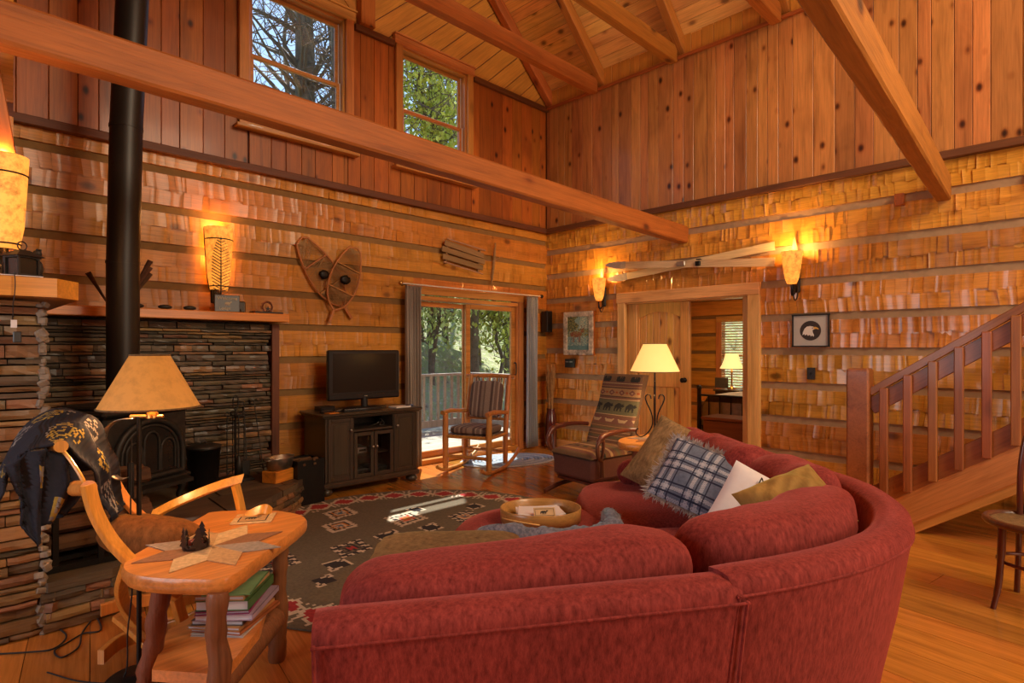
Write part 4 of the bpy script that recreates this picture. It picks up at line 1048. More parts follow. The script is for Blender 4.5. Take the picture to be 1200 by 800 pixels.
# ---- throw pillows on the sofa
def pillow_mesh(w, h, t, n=26, pinch=.10, seed=0, wr=.006, col=None, mi=0):
    """knife-edge pillow: local X width, Z height, Y thickness (front is -Y)"""
    g_ = random.Random(seed); ph = [g_.uniform(0, 6) for _ in range(4)]; q = MB()
    def pt(u, v, sd):
        a, b = 2 * u - 1, 2 * v - 1
        x = a * (1 - pinch * (1 - a * a) * 0 - pinch * (1 - abs(b) ** 2) * .5) ; z = b * (1 - pinch * (1 - abs(a) ** 2) * .5)
        k = max(0, (1 - abs(a) ** 2.6)) ** .55 * max(0, (1 - abs(b) ** 2.6)) ** .55
        ww = wr * k * (math.sin(a * 7 + b * 5 + ph[0]) + .6 * math.sin(a * 13 - b * 11 + ph[1]))
        return Vector((x * w / 2, sd * (t / 2 * k + ww), z * h / 2))
    q.grid(lambda u, v: pt(u, v, -1), n, n, mi, True, mfn=col); q.grid(lambda u, v: pt(1 - u, v, 1), n, n, mi, True, mfn=(lambda i, j: col(n - 1 - i, j)) if col else None)
    return q, pt
def place(o, loc, yaw, lean, roll=0.0):
    """yaw: direction the front (-Y) faces; lean back; roll in its own plane"""
    o.matrix_world = Matrix.Translation(Vector(loc)) @ Matrix.Rotation(yaw, 4, 'Z') @ Matrix.Rotation(-lean, 4, 'X') @ Matrix.Rotation(roll, 4, 'Y')
def pil_at(s, off, z):
    p, nn = curv(s); return Vector((p.x + nn.x * off, p.y + nn.y * off, z)), math.atan2(-nn.x, nn.y) + PI
# olive-brown plush pillow at the far arm
c, yw = pil_at(2.80, .56, .655)
t = thing('throw_pillow', 'olive-brown plush throw pillow leaning at the far arm behind the plaid one', 'pillow')
q, _ = pillow_mesh(.56, .50, .19, seed=1, pinch=.10); q.build('cover', M['plush'], t); place(t, deep(795, 543, 3.62), -1.28, .62, .42)
# blue-grey plaid lumbar pillow with shaggy fringe
pc = {'base': plain('plaid_slate_blue', (.14, .17, .25), .85, var=.2, scale=70), 'navy': plain('plaid_navy', (.02, .025, .06), .85), 'pale': plain('plaid_pale', (.50, .52, .60), .85, var=.15, scale=70), 'mid': plain('plaid_mid', (.27, .30, .38), .85, var=.15, scale=70)}
PN = 84
def band(i, per):
    k = i % per
    if k in (0, 8, 16) : return 2
    if k in (3, 4, 5, 11, 12, 13): return 1
    return 0
def plaid(i, j):
    a, b = band(i, 28), band((j * 2) // 3 + 4, 28)
    if a == 2 or b == 2: return 1
    if a == 1 and b == 1: return 2
    if a == 1 or b == 1: return 3 if (i + j) % 2 else 2
    return 0
c, yw = pil_at(2.25, .66, .645)
t = thing('throw_pillow', 'blue-grey plaid throw pillow with shaggy grey fringe', 'pillow')
q, ptf = pillow_mesh(.54, .36, .16, n=PN, seed=2, pinch=.06, wr=.004, col=plaid); q.build('cover', [pc['base'], pc['navy'], pc['pale'], pc['mid']], t)
fq = MB(); g_ = random.Random(8)
for k in range(1500):
    e = g_.random() * 4; u = e % 1; sd = int(e)
    a, b = ((u, 0), (1, u), (u, 1), (0, u))[sd]; p0 = ptf(a, b, 1); out = Vector((a - .5, 0, b - .5)); out = Vector((out.x * (1 if sd in (1, 3) else .3), g_.uniform(-.35, .35), out.z * (1 if sd in (0, 2) else .3))).normalized()
    p0 = p0 - out * .012; ln = g_.uniform(.025, .05); side = Vector((g_.uniform(-.4, .4), g_.uniform(-.4, .4), g_.uniform(-.4, .4)))
    p1 = p0 + out * ln * .6 + side * ln * .3; p2 = p0 + out * ln + side * ln; w_ = Vector((out.z, 0, -out.x)) * .003
    fq.add([p0 - w_, p0 + w_, p1 + w_, p1 - w_, p2], [(0, 1, 2, 3), (3, 2, 4)])
tag(fq.build('fringe', M['greyfur'], t), kind='stuff'); place(t, deep(833, 568, 2.94), -1.18, .66, .38)
# white pillow with writing and a small green tree
c, yw = pil_at(1.72, .62, .62)
t = thing('throw_pillow', 'white throw pillow with dark lettering and a green pine tree', 'pillow')
q, ptf = pillow_mesh(.36, .36, .11, n=20, seed=3, pinch=.06, wr=.002); cv = q.build('cover', M['paper'], t)
mgreen = plain('green_print', (.03, .28, .06), .8)
q = MB(); tr = [(0, .0), (.035, .0), (.02, .025), (.03, .025), (.014, .05), (.02, .05), (0, .09)]; poly = [(x, z) for x, z in tr] + [(-x, z) for x, z in tr[::-1][1:-1]]
for sd_, mm, off in ((-1, 0, 0), (1, 0, 0)):
    q.prism([(x * 1.3, z * 1.3 - .06) for x, z in poly], 0, .0015, M=Matrix(((1, 0, 0, .0), (0, 0, 1, sd_ * .0605), (0, 1, 0, .0), (0, 0, 0, 1))))
q.build('tree_print', mgreen, cv)
q = MB(); g_ = random.Random(4)
def scribble(q, x0, z0, n_, h, w, y):
    x = x0
    for k in range(n_):
        P = [Vector((x, y, z0)), Vector((x + w * .2, y, z0 + h * g_.uniform(.5, 1))), Vector((x + w * .5, y, z0 + g_.uniform(0, h * .3))), Vector((x + w * .8, y, z0 + h * g_.uniform(.4, .9))), Vector((x + w, y, z0))]
        q.tube(P, .0016, 4); x += w * 1.15
def text_obj(name, body, size, m, parent, mat4, ext=.0008, align='CENTER'):
    cu = bpy.data.curves.new(name, 'FONT'); cu.body = body; cu.size = size; cu.extrude = ext; cu.align_x = align; cu.align_y = 'CENTER'
    tmp = bpy.data.objects.new(name, cu); COL.objects.link(tmp); dg = bpy.context.evaluated_depsgraph_get(); me = bpy.data.meshes.new_from_object(tmp.evaluated_get(dg)); bpy.data.objects.remove(tmp)
    me.materials.clear(); me.materials.append(m); o = bpy.data.objects.new(name, me); COL.objects.link(o); o.parent = parent; o.matrix_local = mat4; return o
stand = Matrix(((1, 0, 0, 0), (0, 0, 1, 0), (0, 1, 0, 0), (0, 0, 0, 1)))
def standM(x, y, z): return Matrix.Translation((x, y, z)) @ Matrix(((1, 0, 0, 0), (0, 0, -1, 0), (0, 1, 0, 0), (0, 0, 0, 1)))
for i, (w_, z_) in enumerate((('Merry', .115), ('little', .075))): text_obj('lettering', w_, .052, M['black'], cv, standM(0, -.058, z_))
place(t, deep(890, 606, 2.34), -1.0, .60, .52)
# gold crushed velvet pillow
c, yw = pil_at(1.42, .56, .63)
t = thing('throw_pillow', 'gold crushed-velvet throw pillow wedged beside the white one', 'pillow')
q, _ = pillow_mesh(.34, .27, .17, seed=5, pinch=.10, wr=.008); q.build('cover', M['gold'], t); place(t, deep(929, 594, 2.16), -1.02, .80, -.48)
# tan plush cushion with a zip lying across the near seat's front edge
c = Vector((-4.80, -3.67, .50))
t = thing('seat_pad', 'tan-brown plush box cushion with a dark zip lying behind the near sofa back', 'cushion')
q = MB(); q.ball((0, 0, 0), (.31, .20, .068), e=.40, nu=44, nv=16, nz=.015); q.build('cover', M['tan'], t)
q = MB(); q.tube([(-.15, -.196, .022), (0, -.205, .026), (.17, -.194, .028)], .0035, 6); q.build('zip', M['black'], t)
t.location = (-4.76, -3.70, .505); t.rotation_euler = (.0, 0, -.72)

# ---- round ottoman, tray, papers, knitted throw
OT = (-3.93, -3.47, 0)
ot = thing('ottoman', 'round dusty-red chenille ottoman with a wooden tray on it', 'ottoman', OT)
q = MB(); q.lathe([(.43, .05), (.45, .08), (.46, .22), (.455, .27)], n=48); q.build('base', S_RED, ot)
q = MB(); q.lathe([(.44, .27), (.475, .285), (.49, .32), (.485, .365), (.45, .40), (.36, .418), (.2, .425), (0, .427)], n=56); q.build('cushion', S_RED, ot)
for k in range(4): a = PI / 4 + k * PI / 2; MB().lathe([(.022, 0), (.028, .05)], (.33 * math.cos(a), .33 * math.sin(a), 0), 10).build('foot', M['darkwood'], ot)
ty = thing('tray', 'oval bentwood tray holding papers on the ottoman', 'tray', (OT[0] + .03, OT[1] + .04, .424), -.72)
mty = wood('bentwood_tray', (.50, .24, .07), (.34, .14, .035), 0, rough=.35, coat=.3, knots=0, vary=.03)
q = MB(); q.lathe([(0, .0), (.215, .0), (.218, .004), (.218, .008), (0, .008)], n=44, sx=1.0, sy=.84); q.build('bottom', mty, ty)
q = MB(); q.lathe([(.213, .004), (.221, .004), (.224, .075), (.221, .078), (.216, .075), (.213, .008)], n=52, sx=1.0, sy=.84); q.build('rim', mty, ty)
q = MB(); q.tube([(.2255 * math.cos(a), .2255 * .84 * math.sin(a), .03 + .012 * math.sin(a * 2)) for a in [PI * 1.1 + k * .06 for k in range(20)]], .004, 6); q.build('lap_edge', M['trim_door'], ty)
q = MB(); q.box((0, 0, .02), (.25, .20, .04)); q.box((.012, .012, .0415), (.23, .18, .003), Matrix.Rotation(.14, 3, 'Z')); q.box((-.006, .004, .0445), (.22, .17, .002), Matrix.Rotation(-.10, 3, 'Z')); pp_ = q.build('paper_stack', M['paper'], None); pp_.location = (OT[0] + .03, OT[1] + .05, .433); pp_.rotation_euler = (.0, 0, -.72); tag(pp_, 'stack of white papers lying in the oval tray', 'papers')
t = thing('framed_card', 'small card with a moose silhouette leaning in the oval tray', 'card', (OT[0] - .040, OT[1] - .055, .478), -.72)
mcard = plain('card_tan', (.62, .42, .22), .7)
MB().box((0, 0, .03), (.115, .004, .065), bev=.001).build('card', mcard, t)
MOOSE = ["..............#.#..", ".............####..", "....#######..###...", "..#############....", ".#############.....", ".############......", ".##.#####.###......", ".#...#..#..#.......", ".#...#..#..#.......", ".#..##.##.##......."]
BEAR = ["......######...........", "....###########..##.#..", "..##################...", ".#####################.", "######################.", "####################...", "################.......", "#####.######.#####.....", "####..#####..####......", "###...####....###......", "###...###.....###......", "####..####....####....."]
def bitmap(q, rows, w, M4, t=.001, mi=0, ext=1.0):
    nw = max(len(r) for r in rows); s_ = w / nw
    for j, r in enumerate(rows):
        k = 0
        while k < len(r):
            if r[k] == '#':
                e = k
                while e < len(r) and r[e] == '#': e += 1
                x0, x1 = (k - nw / 2) * s_, (e - nw / 2) * s_; z = (len(rows) / 2 - j) * s_
                V = [M4 @ Vector(p) for p in ((x0, -t, z - s_), (x1, -t, z - s_), (x1, -t, z), (x0, -t, z), (x0, 0, z - s_), (x1, 0, z - s_), (x1, 0, z), (x0, 0, z))]
                q.add(V, [(0, 1, 2, 3), (4, 5, 1, 0), (5, 6, 2, 1), (6, 7, 3, 2), (7, 4, 0, 3)], mi); k = e
            else: k += 1
    return q
q = MB(); bitmap(q, MOOSE, .05, Matrix.Translation((0, -.002, .03)))
for a in ((0, .008, .10, .002), (0, .052, .10, .002), (-.05, .03, .002, .046), (.05, .03, .002, .046)): q.box((a[0], -.0025, a[1]), (a[2], .001, a[3]))
q.build('moose_print', M['black'], t); t.rotation_euler = (-.95, 0, -.72)
# knitted blue-grey throw rolled along the near side of the ottoman
tw = thing('throw_blanket', 'rolled blue-grey fuzzy knitted throw across the near edge of the ottoman', 'blanket')
q = MB(); P = spline([(-4.42, -3.50, .470), (-4.33, -3.60, .49), (-4.25, -3.68, .465), (-4.14, -3.77, .452), (-4.02, -3.85, .452), (-3.92, -3.88, .456), (-3.83, -3.86, .460), (-3.72, -3.77, .462), (-3.64, -3.70, .462)], 8)
R_ = [.035 + .022 * math.sin(i * PI / (len(P) - 1)) ** .5 * (1 + .25 * math.sin(i * .7)) for i in range(len(P))]; q.tube(P, R_, 16, wob=.09)
P2 = [p + Vector((-.045, -.045, -.055)) for p in P[4:-6]]; q2 = MB(); q2.tube(P2, [.034] * len(P2), 12, wob=.10)
q.build('roll', M['bluefur'], tw); q2.build('under_fold', plain('throw_blue', (.05, .10, .25), .9, var=.5, scale=30), tw)
fr_ = MB(); g_ = random.Random(6)
for k in range(900):
    i = g_.randrange(len(P)); c = P[i]; d = Vector((g_.uniform(-1, 1), g_.uniform(-1, 1), g_.uniform(-.2, 1))).normalized(); p0 = c + d * R_[i] * .95; p1 = p0 + d * g_.uniform(.008, .02) + Vector((g_.uniform(-.01, .01), g_.uniform(-.01, .01), 0)); w_ = d.orthogonal().normalized() * .0018
    fr_.add([p0 - w_, p0 + w_, p1], [(0, 1, 2)])
tag(fr_.build('fuzz', M['greyfur'], tw), kind='stuff')

# ================================================================== ROUND WOVEN RUG
RUGC = Vector((-3.80, -2.12, 0)); RR = 1.42
rugm = [plain('rug_' + n_, c_, .95, var=.22, scale=60, bmp=.2) for n_, c_ in (('taupe', (.130, .105, .072)), ('red', (.34, .025, .030)), ('cream', (.55, .46, .36)), ('black', (.022, .018, .022)), ('blue', (.08, .13, .20)), ('orange', (.48, .20, .05)), ('bright_red', (.62, .06, .03)))]
_rot = math.radians(-45)
motifs = []
for (px, py, kind, sz) in ((398, 616, 'D', .19), (412, 642, 'B', .20), (395, 661, 'S', .11), (476, 607, 'C', .24), (487, 597, 'S', .10), (545, 605, 'E', .19), (457, 628, 'S', .14), (505, 618, 'S', .12), (556, 593, 'S', .11), (520, 628, 'S', .11), (575, 602, 'S', .10), (380, 680, 'S', .09)):
    w_ = onz(px, py, .012); motifs.append((w_.x - RUGC.x, w_.y - RUGC.y, kind, sz))
for k in range(10):
    a = k * .63 + .4; r_ = .95 * RR * .7; 
    x_, y_ = r_ * math.cos(a) , r_ * math.sin(a)
    if all((x_ - m[0]) ** 2 + (y_ - m[1]) ** 2 > .12 for m in motifs): motifs.append((x_, y_, 'BCDS'[k % 4], .2 if k % 4 < 3 else .11))
CE = .0185
def rugcol(x, y):
    r_ = math.hypot(x, y); a = math.atan2(y, x)
    if r_ > RR * .975: return 0
    if r_ > RR * .80:
        K = 34; u = (a / (2 * PI) * K) % 1; sec = int(a / (2 * PI) * K) % 2; b = (r_ - RR * .80) / (RR * .165)
        t_ = abs(2 * u - 1); st = round(t_ * 5) / 5
        e1 = .50 + .46 * st; e2 = .42 - .36 * st
        for e, sgn in ((e1, 1), (e2, -1)):
            dd = (b - e) * sgn
            if abs(dd) < .075: return 2
        if .12 < t_ < .24: return 2
        if b > e1 and b < .95: return 0
        if b < e2 and b > .05: return 0
        return 1 if t_ > .24 and .16 < b < .86 else 0
    for (mx_, my_, kd_, sz) in motifs:
        dx_, dy_ = x - mx_, y - my_
        if abs(dx_) > sz * 1.1 or abs(dy_) > sz * 1.1: continue
        p_ = (dx_ * math.cos(_rot) - dy_ * math.sin(_rot)) / sz; q_ = (dx_ * math.sin(_rot) + dy_ * math.cos(_rot)) / (sz * .8)
        p_ = round(p_ * 7) / 7; q_ = round(q_ * 7) / 7; m_ = abs(p_) + abs(q_)
        if kd_ == 'S':
            st_ = (abs(p_) < .30 and abs(q_) < .9) or (abs(q_) < .30 and abs(p_) < .9) or m_ < .75
            if st_ and m_ < .95 and not (abs(p_) > .5 and abs(q_) > .1): return 3
            if m_ < 1.02: return 2
        else:
            if m_ < .28: return {'B': 1, 'C': 5, 'D': 4, 'E': 4}[kd_]
            if m_ < .42: return {'B': 3, 'C': 6, 'D': 2, 'E': 5}[kd_]
            if m_ < .70: return 3 if (int(abs(p_) * 7 + .5) + int(abs(q_) * 7 + .5)) % 3 else {'B': 0, 'C': 2, 'D': 5, 'E': 2}[kd_]
            if m_ < .86: return {'B': 3, 'C': 2, 'D': 2, 'E': 3}[kd_] if int(abs(p_) * 7 + .5) % 2 else 2
            if m_ < 1.0: return 2 if int(abs(p_) * 7 + .5) % 2 else 0
    return 0
nR = int(2 * RR / CE); idx = {}; V = []; F_ = []; MI = []
def vid(i, j):
    if (i, j) not in idx:
        x, y = -RR + i * CE, -RR + j * CE; r_ = math.hypot(x, y)
        if r_ > RR: x *= RR / r_; y *= RR / r_
        idx[i, j] = len(V); V.append((x, y, .012))
    return idx[i, j]
for i in range(nR + 1):
    for j in range(nR + 1):
        x, y = -RR + (i + .5) * CE, -RR + (j + .5) * CE
        if math.hypot(x, y) < RR: F_.append((vid(i, j), vid(i + 1, j), vid(i + 1, j + 1), vid(i, j + 1))); MI.append(rugcol(x, y))
q = MB(); q.v = V; q.f = F_; q.m = MI; q.sm = [False] * len(F_); q.lathe([(RR - .01, 0), (RR, .004), (RR, .010), (RR - .006, .0116)], n=96, cap=False)
o = q.build('rug', rugm, None, loc=RUGC); tag(o, 'large round taupe woven rug with red-and-cream border', 'rug')
# small braided rug at the sliding door
br = thing('braided_rug', 'small oval pale-blue braided rug at the sliding door', 'rug', (-1.28, -.52, 0), -.35)
mb1 = plain('braid_blue', (.30, .38, .48), .9, var=.3, scale=80, bmp=.4); mb2 = plain('braid_pale', (.50, .56, .62), .9, var=.3, scale=80, bmp=.4)
for k in range(13):
    a_, b_ = .60 * (1 - k / 13), .38 * (1 - k / 13) ; q = MB(); q.tube([(max(a_, .03) * math.cos(t_ * 2 * PI / 40) + .0, max(b_, .02) * math.sin(t_ * 2 * PI / 40), .011) for t_ in range(40)], .019 if k else .016, 6, closed=True)
    q.v = [(v[0], v[1], max(.001, v[2] * .75)) for v in q.v]; q.build('braid', mb1 if k % 3 else mb2, br)
# ================================================================== TELEVISION CORNER
cbm = M['cab']
cab = thing('television_cabinet', 'black rubbed wooden media cabinet with bun feet and glass doors', 'cabinet', (-3.20, -.36, 0), -.03)
W, D = 1.0, .46
q = MB(); q.box((-W / 2 + .01, 0, .42), (.025, D, .62)); q.box((W / 2 - .01, 0, .42), (.025, D, .62)); q.box((0, D / 2 - .01, .42), (W, .02, .62)); q.box((0, 0, .12), (W, D, .03))
q.box((0, 0, .585), (W, D - .02, .02)); q.build('carcass', cbm, cab)
q = MB(); q.box((0, -.01, .755), (W + .10, D + .06, .03), bev=.01); q.box((0, -.005, .733), (W + .06, D + .03, .022), bev=.008); q.build('top', cbm, cab)
q = MB(); q.box((0, -.005, .095), (W + .06, D + .03, .05), bev=.012); q.build('plinth', cbm, cab)
for x in (-W / 2 + .03, W / 2 - .03):
    for y in (-D / 2 + .05, D / 2 - .05): MB().lathe([(.03, 0), (.052, .01), (.062, .032), (.05, .055), (.035, .064), (.04, .07)], (x, y, 0), 18).build('bun_foot', cbm, cab)
yf = -D / 2
def cabdoor(x0, x1, z0, z1, glassy, knobx):
    q = MB(); r = .035; xc = (x0 + x1) / 2
    for x in (x0 + r / 2, x1 - r / 2): q.box((x, yf, (z0 + z1) / 2), (r, .022, z1 - z0), bev=.003)
    for z in (z0 + r / 2, z1 - r / 2): q.box((xc, yf, z), (x1 - x0 - 2 * r, .022, r), bev=.003)
    d = q.build('door', cbm, cab)
    if glassy: MB().box((xc, yf + .004, (z0 + z1) / 2), (x1 - x0 - 2 * r, .004, z1 - z0 - 2 * r)).build('pane', M['glass'], d)
    else: MB().box((xc, yf + .003, (z0 + z1) / 2), (x1 - x0 - 2 * r, .012, z1 - z0 - 2 * r)).build('panel', cbm, d); MB().box((xc, yf - .002, (z0 + z1) / 2), (x1 - x0 - 2 * r - .04, .010, z1 - z0 - 2 * r - .04), bev=.004).build('raised_panel', cbm, d)
    q = MB(); q.lathe([(.005, 0), (.005, .012), (.013, .018), (.012, .026), (0, .028)], n=12); q.build('knob', M['steel'], d, mat=Matrix.Translation((knobx, yf - .010, z0 + (z1 - z0) * (.80 if not glassy else .66))) @ Matrix.Rotation(PI / 2, 4, 'X'))
cabdoor(-W / 2 + .02, -.225, .13, .715, False, -.255); cabdoor(.225, W / 2 - .02, .13, .715, False, .255)
cabdoor(-.215, -.003, .13, .565, True, -.022); cabdoor(.003, .215, .13, .565, True, .022)
for x in (-.222, .222): MB().box((x, yf + .11, .42), (.012, .22, .59)).build('divider', cbm, cab)
q = MB(); q.box((0, .02, .34), (.43, .36, .012)); q.build('shelf', cbm, cab)
MB().box((0, yf + .02, .722), (W, .03, .02)).build('top_rail', cbm, cab)
def oncab(x, y, z): return cab.location + Matrix.Rotation(-.03, 3, 'Z') @ Vector((x, y, z))
# things inside the glass doors
for i, (x, z, lab) in enumerate(((-.11, .347, 'silver disc player'), (-.11, .136, 'small set-top box'), (.11, .136, 'video cassette deck'))):
    o = thing('media_box', lab + (' behind the left glass door on the cabinet shelf', ' low behind the left glass door of the cabinet', ' low behind the right glass door of the cabinet')[i], 'electronics', oncab(x, -.04, z), -.03)
    MB().box((0, 0, .03), (.18, .22, .058), bev=.004).build('case', M['steel'] if i == 0 else M['plastic'], o); MB().box((.03, -.112, .03), (.07, .004, .02)).build('display', M['darkglass'], o)
o = thing('cable', 'tangled pale cable in the open slot of the black cabinet', 'cable', oncab(.12, -.10, .597))
q = MB(); q.tube(spline([(-.08, .02, .002), (-.02, -.03, .03), (.03, .01, .07), (.06, -.03, .02), (.0, -.04, .01), (.05, .0, .05), (.08, .02, .01)], 6), .0022, 5); q.build('cable', M['steel'], o)
# television
tv = thing('television', 'black flat-screen television on the black cabinet', 'television', oncab(.045, .02, .770), -.05)
q = MB(); q.box((0, .02, .34), (.80, .05, .50), bev=.012); q.box((0, .05, .34), (.5, .06, .32), bev=.02); q.build('housing', M['plastic'], tv)
q = MB(); q.box((0, -.006, .362), (.70, .004, .385)); q.build('screen', M['screen'], tv)
q = MB(); q.box((0, -.008, .125), (.78, .006, .045), bev=.002); q.build('speaker_bar', M['plastic'], tv)
q = MB(); q.box((0, -.012, .125), (.035, .002, .008)); q.build('badge', M['steel'], tv)
q = MB(); q.lathe([(.24, 0), (.245, .006), (.22, .018), (0, .022)], n=32, sy=.5); q.tube([(0, .02, .01), (0, .02, .12)], .035, 14); q.build('stand', M['plastic'], tv)
gg = random.Random(12)
for i, (x, y, rz, lab) in enumerate(((-.44, -.14, .3, 'dark remote control at the left end of the cabinet top'), (-.34, -.18, .9, 'dark remote control lying beside the first, in front of the television'), (-.22, -.19, -.2, 'dark remote control left of centre below the television screen'))):
    o = thing('remote_control', lab, 'remote', oncab(x, y, .770), rz, 'remotes on the television cabinet'); MB().box((0, 0, .010), (.16, .045, .018), bev=.006).build('case', M['plastic'], o)
    b = MB(); [b.box((-.055 + .022 * k, .012 * j, .0205), (.010, .007, .003)) for k in range(6) for j in (-1, 0, 1)]; tag(b.build('buttons', M['steel'], o), kind='stuff')
o = thing('notepad', 'orange-covered booklet on the left front of the cabinet top', 'booklet', oncab(-.43, -.22, .770), .2); MB().box((0, 0, .004), (.12, .08, .008)).build('booklet', M['mantel'], o)
o = thing('disc_case', 'white disc case on the right of the cabinet top', 'case', oncab(.34, -.16, .770), .1); MB().box((0, 0, .007), (.19, .13, .014), bev=.002).build('case', M['white'], o)
o = thing('remote_control', 'black remote control resting right of the white disc case', 'remote', oncab(.47, -.14, .770), .6); MB().box((0, 0, .009), (.14, .04, .016), bev=.005).build('case', M['plastic'], o)
o = thing('camcorder', 'small dark set-top device at the back left of the cabinet top', 'electronics', oncab(-.36, .08, .770), .1); MB().box((0, 0, .02), (.16, .12, .04), bev=.006).build('case', M['plastic'], o); o.name = 'media_box'

# ---- curtains
def curtain(name, x0, x1, label, m, y=-.14, z0=.03, z1=2.085, folds=5):
    o = thing(name, label, 'curtain', ((x0 + x1) / 2, y, z0)); g_ = random.Random(int(x0 * 10)); ph = g_.uniform(0, 6)
    def fn(u, v):
        x = (u - .5) * (x1 - x0) * (1 - .10 * math.sin(v * PI) * (1 - v)); yy = .028 * math.sin(u * folds * 2 * PI + ph) * (1 - .25 * v) + .010 * math.sin(u * folds * 4.4 * PI + v * 3)
        return Vector((x, yy, v * (z1 - z0)))
    q = MB(); q.grid(fn, 72, 12, 0, True); c = q.build('fabric', m, o); sd = c.modifiers.new('thick', 'SOLIDIFY'); sd.thickness = .003
    for k in range(folds + 1):
        u = k / folds; r = MB(); r.tube([(.022 * math.cos(a) * .3 + (u - .5) * (x1 - x0) * .94, .022 * math.cos(a), z1 - z0 - .008 + .022 * math.sin(a)) for a in [j * PI / 6 for j in range(12)]], .003, 5, closed=True); r.build('ring', M['steel'], o)
mcur = plain('grey_curtain_cloth', (.33, .28, .24), .85, var=.12, scale=90); mcur2 = plain('slate_curtain_cloth', (.36, .38, .42), .85, var=.12, scale=90)
curtain('curtain', -2.52, -2.30, 'gathered grey-brown curtain left of the sliding door', mcur); curtain('curtain', -.56, -.34, 'gathered slate-blue curtain right of the sliding door', mcur2)
rd = thing('curtain_rod', 'thin pale curtain rod above the sliding door', 'rod', (-1.43, -.14, 2.105))
q = MB(); q.tube([(-1.14, 0, 0), (1.16, 0, 0)], .008, 8); q.build('rod', M['white'], rd)
for x in (-1.16, 1.18): MB().ball((x, 0, 0), .026).build('finial', M['brass'] if x < 0 else M['blackmetal'], rd)
for x in (-1.06, 1.08): q = MB(); q.tube([(x, 0, 0), (x, .06, -.005), (x, .14, -.005)], .006, 6); q.box((x, .135, -.005), (.02, .008, .05)); q.build('bracket', M['blackmetal'], rd)
# speaker on the wall near the corner, broom in a tall vase
sp_ = thing('wall_speaker', 'small black speaker on the log wall beside the slate-blue curtain', 'speaker', (-.10, -.10, 1.76)); MB().box((0, 0, 0), (.11, .12, .30), bev=.008).build('case', M['plastic'], sp_); MB().box((0, -.062, 0), (.085, .004, .26)).build('grille', M['blackmetal'], sp_); MB().box((0, .065, 0), (.04, .05, .05)).build('bracket', M['blackmetal'], sp_)
vs_ = thing('floor_vase', 'tall dark-red glazed vase in the room corner holding dried grass', 'vase', (-.15, -.22, 0))
mv = plain('oxblood_glaze', (.10, .015, .012), .12, coat=.8, spec=.7)
q = MB(); q.lathe([(.07, 0), (.085, .02), (.09, .2), (.085, .40), (.065, .49), (.06, .52), (.065, .54), (.058, .54), (.05, .48), (.07, .38), (.072, .05), (0, .03)], n=28); q.build('body', mv, vs_)
bm_ = thing('dried_grass_broom', 'tall bundle of tan dried broom grass standing in the red vase', 'grass', (-.15, -.22, .05)); mg = plain('dried_grass', (.50, .28, .11), .85, var=.3)
q = MB(); g_ = random.Random(2)
for k in range(110): a = g_.uniform(0, 2 * PI); r0 = g_.uniform(0, .03); r1 = g_.uniform(.02, .075); h_ = g_.uniform(.9, 1.12); q.tube([(r0 * math.cos(a), r0 * math.sin(a), 0), (r0 * 1.2 * math.cos(a), r0 * 1.2 * math.sin(a), .5), (min(r1 * math.cos(a), .12), min(.14, r1 * math.sin(a)), h_)], [.004, .004, .002], 4)
tag(q.build('stalks', mg, bm_), kind='stuff')

# ================================================================== ROCKING CHAIR BY THE SLIDING DOOR
M['hick'] = wood('hickory_pole', (.56, .24, .06), (.34, .12, .03), 2, rough=.4, coat=.35, knots=.3, vary=.04, bmp=.4)
def stripes(name, cols, per, axis=0):
    m, nt, n, l, P = nodemat(name); v = objvec(n, l, rand=False); sx = n.new('ShaderNodeSeparateXYZ'); l.new(v, sx.inputs[0])
    mu = n.new('ShaderNodeMath'); mu.operation = 'MULTIPLY'; mu.inputs[1].default_value = 1 / per; l.new(sx.outputs[axis], mu.inputs[0]); fr_ = n.new('ShaderNodeMath'); fr_.operation = 'FRACT'; l.new(mu.outputs[0], fr_.inputs[0])
    r = ramp(n, cols, 'CONSTANT'); l.new(fr_.outputs[0], r.inputs[0]); nz_ = noise(n, l, v, 150, 2); r2 = ramp(n, [(.3, (.75, .75, .75)), (.7, (1.1, 1.1, 1.1))]); l.new(nz_, r2.inputs[0])
    l.new(mixc(n, l, 1, r.outputs[0], r2.outputs[0], 'MULTIPLY'), P.inputs['Base Color']); P.inputs['Roughness'].default_value = .9; return m
mst = stripes('striped_cloth', [(0, (.32, .245, .20)), (.26, (.12, .08, .07)), (.38, (.36, .29, .24)), (.46, (.20, .14, .12)), (.60, (.38, .30, .25)), (.68, (.13, .085, .08)), (.80, (.28, .21, .17)), (.92, (.17, .12, .10))], .26)
rc = thing('rocking_chair', 'log-pole rocking chair with striped grey-brown cushions by the sliding door', 'chair', (-1.90, -.64, 0), -1.2)
# local: front is -Y; width .56
hk = M['hick']
def pole(parent, name, P, r, m=hk, n=12):
    q = MB(); q.tube(P, r, n, wob=.03); return q.build(name, m, parent)
for x in (-.27, .27):
    pole(rc, 'leg', [(x, -.24, .05), (x, -.245, .35), (x, -.24, .66)], [.031, .034, .030]); pole(rc, 'back_post', [(x * .97, .20, .06), (x * .95, .22, .42), (x * .93, .30, .85), (x * .93, .34, 1.06)], [.028, .032, .029, .026])
    pole(rc, 'rocker', spline([(x, -.42, .085), (x, -.28, .035), (x, -.05, .022), (x, .20, .028), (x, .45, .10), (x, .58, .17)], 5), .021)
    pole(rc, 'arm', [(x * 1.02, -.30, .665), (x * 1.03, -.15, .675), (x * .98, .23, .64)], [.026, .027, .024])
for y, z, a in ((-.24, .18, 'stretcher'), (.20, .20, 'stretcher'), (-.245, .40, 'seat_rail'), (.22, .40, 'seat_rail')): pole(rc, a, [(-.27, y, z), (.27, y, z)], .019)
for x in (-.27, .27): pole(rc, 'seat_rail', [(x, -.24, .40), (x, .22, .40)], .019)
